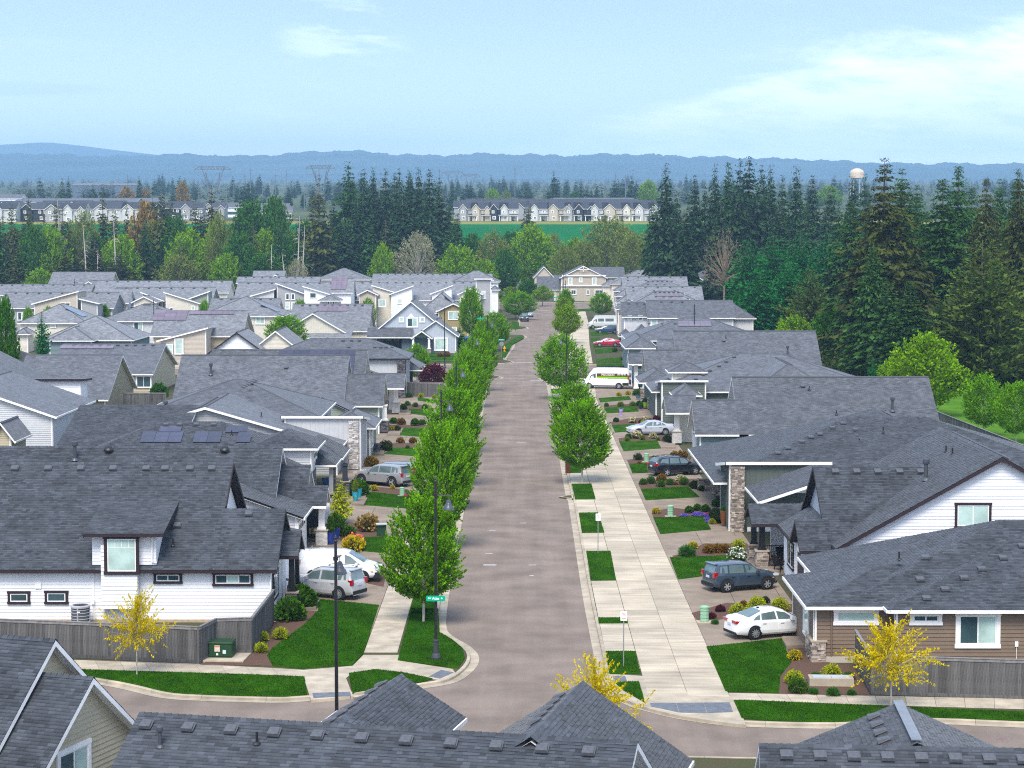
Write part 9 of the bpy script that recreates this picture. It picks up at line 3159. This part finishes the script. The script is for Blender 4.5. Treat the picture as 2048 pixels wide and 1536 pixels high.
# white sheds in front of the field
for px, Y, w, lab in ((1015, 770, 14, 'white roofed barn behind the yellow lime tree'), (1292, 740, 12, 'small cream shed beside the right firs')):
 h = House('barn', lab, (XA(px, Y), Y), wall=M_WHITES, cat='barn', roofm=mat('barn_roof', (0.6, 0.62, 0.64), rough=0.5))
 h.block('gx', XA(px, Y) - w / 2, XA(px, Y) + w / 2, Y, Y + 9, 2.6, 4.4, siding='none')
 h.e.location.z = terrain(Y)
# water tower far right
Y = 1500
q = PY(1714, 345, Y)
t = thing('water_tower', 'cream coloured water tank above the right firs', 'water tower', (q.x, Y, terrain(Y)))
mb = MB()
zt = q.z - terrain(Y)
mb.lathe([(0, zt + 3), (2, zt + 2.8), (4.4, zt + 1.5), (5, zt), (5, zt - 4), (0, zt - 4.6)], n=24)
mb.build('tank', mat('tank_cream', (0.62, 0.50, 0.38), rough=0.6), t)
for a in range(6):
 mb = MB()
 mb.tube([(4 * math.cos(a), 4 * math.sin(a), zt - 4), (4.6 * math.cos(a), 4.6 * math.sin(a), 0)], 0.4, 6)
 mb.build('leg', M_GALV, t)
M_PYL = mat('pylon_steel', (0.13, 0.15, 0.17), rough=0.6)
for px, top, wpx, Y, lab in ((428, 333, 72, 1250, 'lattice pylon above the left wood'), (643, 331, 58, 1400, 'lattice pylon left of the dark fir stand'), (905, 342, 42, 1750, 'lattice pylon right of the dark fir stand'), (941, 349, 38, 1950, 'smaller lattice pylon beside the former'),
        (95, 374, 100, 1150, 'wide lattice gantry over the far left estate'), (1012, 362, 26, 2600, 'faint lattice pylon before the far firs')):
 zg = terrain(Y)
 H_ = PY(px, top, Y).z - zg
 W_ = wpx / FPX * Y
 t = thing('power_pylon', lab, 'pylon', (XA(px, Y), Y, zg))
 r = 0.11 * Y / 1250
 mb = MB()
 zc, zl = H_ * .86, H_ * .82
 def seg(a, b, k=1.0):
  mb.beam(a, b, r * 2 * k)
 for y in (-1.2, 1.2):
  seg((-W_ * .36, y, H_), (W_ * .36, y, H_))
  seg((-W_ * .5, y, zc + (H_ - zc) * .55), (-W_ * .36, y, H_))
  seg((W_ * .5, y, zc + (H_ - zc) * .55), (W_ * .36, y, H_))
  seg((-W_ * .5, y, zc + (H_ - zc) * .5), (W_ * .5, y, zc + (H_ - zc) * .5))
  for i in range(8):
   xa = -W_ * .36 + i * W_ * .09
   seg((xa, y, H_), (xa + W_ * .045, y, zc + (H_ - zc) * .5), .6)
   seg((xa + W_ * .045, y, zc + (H_ - zc) * .5), (xa + W_ * .09, y, H_), .6)
 mb.build('cross_beam', M_PYL, t)
 for sx in (-1, 1):
  mb = MB()
  for y in (-1.2, 1.2):
   seg((sx * W_ * .32, y, H_), (sx * W_ * .10, y * 2, H_ * .45))
   seg((sx * W_ * .20, y, zc), (sx * W_ * .10, y * 2, H_ * .45))
   seg((sx * W_ * .10, y * 2, H_ * .45), (sx * W_ * .16, y * 3, 0))
  for i in range(5):
   z0, z1 = H_ * .45 * i / 5, H_ * .45 * (i + 1) / 5
   seg((sx * W_ * (.16 - .012 * i), -2.6, z0), (sx * W_ * (.15 - .012 * i), 2.6, z1), .6)
  mb.build('leg', M_PYL, t)
  mb = MB()
  seg((sx * W_ * .5, 0, zc + (H_ - zc) * .5), (sx * W_ * .5, 0, zc - H_ * .08), .7)
  seg((sx * W_ * .5, 0, zc - H_ * .08), (sx * W_ * .3, 0, zc - H_ * .08), .7)
  seg((sx * W_ * .16, 0, zc), (0, 0, zc - H_ * .12), .7)
  mb.build('insulator_string', M_PYL, t)
for i in range(26):
 px = (455, 470, 492, 503, 527, 545, 553, 575, 610, 225, 258, 880, 895, 965, 982, 1030, 1100, 1165, 1230, 1265, 1120, 1190, 1250, 640, 420, 400)[i]
 Y = 1150 + (i * 97) % 700
 t = thing('power_pole', 'slim power pole on the plain beyond the estates', 'pole', (XA(px, Y), Y, terrain(Y)), 0, 'slim power poles on the plain')
 mb = MB()
 H_ = 13 + (i % 4) * 4
 mb.tube([(0, 0, 0), (0, 0, H_)], [0.35, 0.22], 5)
 mb.box((0, 0, H_ - 1.2), (2.4, 0.25, 0.25))
 mb.build('shaft', M_PYL, t)
GFF = 'far firs on the plain'
fm = KINDS['far_fir']
n = 0
for i in range(210):
 Y = rnd.choice((1250, 1450, 1700, 2000, 2400, 2900)) * rnd.uniform(0.9, 1.1)
 px = rnd.uniform(-30, 2080)
 if 1300 < px and rnd.random() < 0.5:
  px = rnd.uniform(430, 1330)
 if i % 3:
  px, Y = pxl + rnd.uniform(-22, 22), Yl * rnd.uniform(0.96, 1.04)
 pxl, Yl = px, Y
 s = rnd.triangular(0.35, 1.05, 0.55)
 t = plant('far_fir', 'far_fir', (XA(px, Y), Y, terrain(Y)), 'small dark fir standing on the plain before the hills', 'tree', GFF, s=s * 1.35, sz=s)
for px, Y, top, w, lab in ((1107, 1250, 341, 26, 'lone tall fir above the far estate'), (128, 1300, 355, 22, 'pair of tall firs behind the school, left one'), (140, 1310, 352, 18, 'tall fir behind the school, right one'), (281, 1300, 352, 22, 'tall fir right of the orange trees'), (1262, 1350, 350, 22, 'tall fir right of the far estate'), (1228, 1350, 360, 30, 'wide fir at the right end of the far estate'), (905, 1500, 355, 16, 'fir standing inside the pylon legs')):
 tree('far_fir', px, Y, top, lab, 'tall_fir', w, None, NAT['far_fir'])
for key, px, Y, top, w, lab in (('rust_tree', 255, 1150, 374, 34, 'orange tree beyond the school hall'), ('rust_tree', 293, 1180, 377, 24, 'russet tree right of the tall far fir'), ('rust_tree', 368, 1120, 364, 26, 'straw tinted tree left of the first pylon'), ('lime_tree', 985, 1200, 377, 30, 'round green tree left of the far estate'), ('olive_tree', 1012, 1200, 380, 26, 'olive tree behind the far estate'), ('lime_tree', 1295, 1250, 362, 40, 'broad green tree right of the far estate'), ('green_tree', 1150, 1250, 384, 34, 'green tree clump behind the far estate'), ('green_tree', 520, 1100, 402, 60, 'green tree clump at the white hall'), ('lime_tree', 1655, 1300, 372, 50, 'pale green tree between right firs')):
 tree(key, px, Y, top, lab, 'far_tree', w, None, NAT[key])
# far woods: one mass of small crowns
Vs, Fs, Ts = [], [], []
cm = fm[0][0]
v0 = np.empty(len(cm.vertices) * 3, dtype=np.float32)
cm.vertices.foreach_get('co', v0)
v0 = v0.reshape(-1, 3).reshape(-1, 4, 3)[::6].reshape(-1, 3) * np.array([2.2, 2.2, 1.0])
nq = len(v0) // 4
off = 0
for i in range(900):
 Y = 1300 * math.exp(rnd.uniform(0, 1.62))
 x = rnd.uniform(-0.27, 0.27) * Y
 s = rnd.uniform(0.3, 0.7)
 Vs.append(v0 * s + np.array([x, Y, terrain(Y)]))
 Fs.append(np.arange(4 * nq, dtype=np.int32).reshape(-1, 4) + off)
 off += 4 * nq
 Ts.append(np.full(nq, rnd.random()))
bulk('far_woods', np.concatenate(Vs), np.concatenate(Fs), leaf_mat('far_wood_leaf', (0.025, 0.045, 0.025), tint=0.4, trans=0.0), np.concatenate(Ts), kind='stuff')
ORD = 'first second third fourth fifth sixth seventh eighth ninth tenth eleventh twelfth thirteenth fourteenth fifteenth sixteenth seventeenth eighteenth nineteenth twentieth'.split()
ORD += ['twenty ' + q for q in ORD[:9]] + ['thirtieth'] + ['thirty ' + q for q in ORD[:9]]
for gname, base in ((GF, 'dark fir of the right hand wood'), (GL, 'dark fir of the middle stand'), (GR, 'ragged fir of the left hand wood'), (GW, 'lower tree filling the left hand wood'), (GLT, 'house of the left far estate'), ('golden conifers of the left hedge', 'golden conifer of the left hedge')):
 m = sorted((o for o in COL.objects if o.get('group') == gname), key=lambda o: o.location.x / o.location.y)
 for k, o in enumerate(m):
  o['label'] = base + ', ' + ORD[k] + ' from the left'
# ---------------------------------------------------------------- the air
mb = MB()
mb.box((0, 6600, 285), (13600, 14400, 575))
hz = mb.build('haze', bpy.data.materials.new('haze_air'), kind='stuff')
hm = hz.data.materials[0]
hm.use_nodes = True
N = hm.node_tree.nodes
N.clear()
vp = N.new('ShaderNodeVolumePrincipled')
vp.inputs['Color'].default_value = (0.42, 0.71, 1.0, 1)
vp.inputs['Density'].default_value = 1.4e-4
vp.inputs['Anisotropy'].default_value = 0.0
ou = N.new('ShaderNodeOutputMaterial')
hm.node_tree.links.new(vp.outputs[0], ou.inputs['Volume'])
print('objects', len(bpy.data.objects), 'tris', sum(len(m.polygons) for m in bpy.data.meshes))
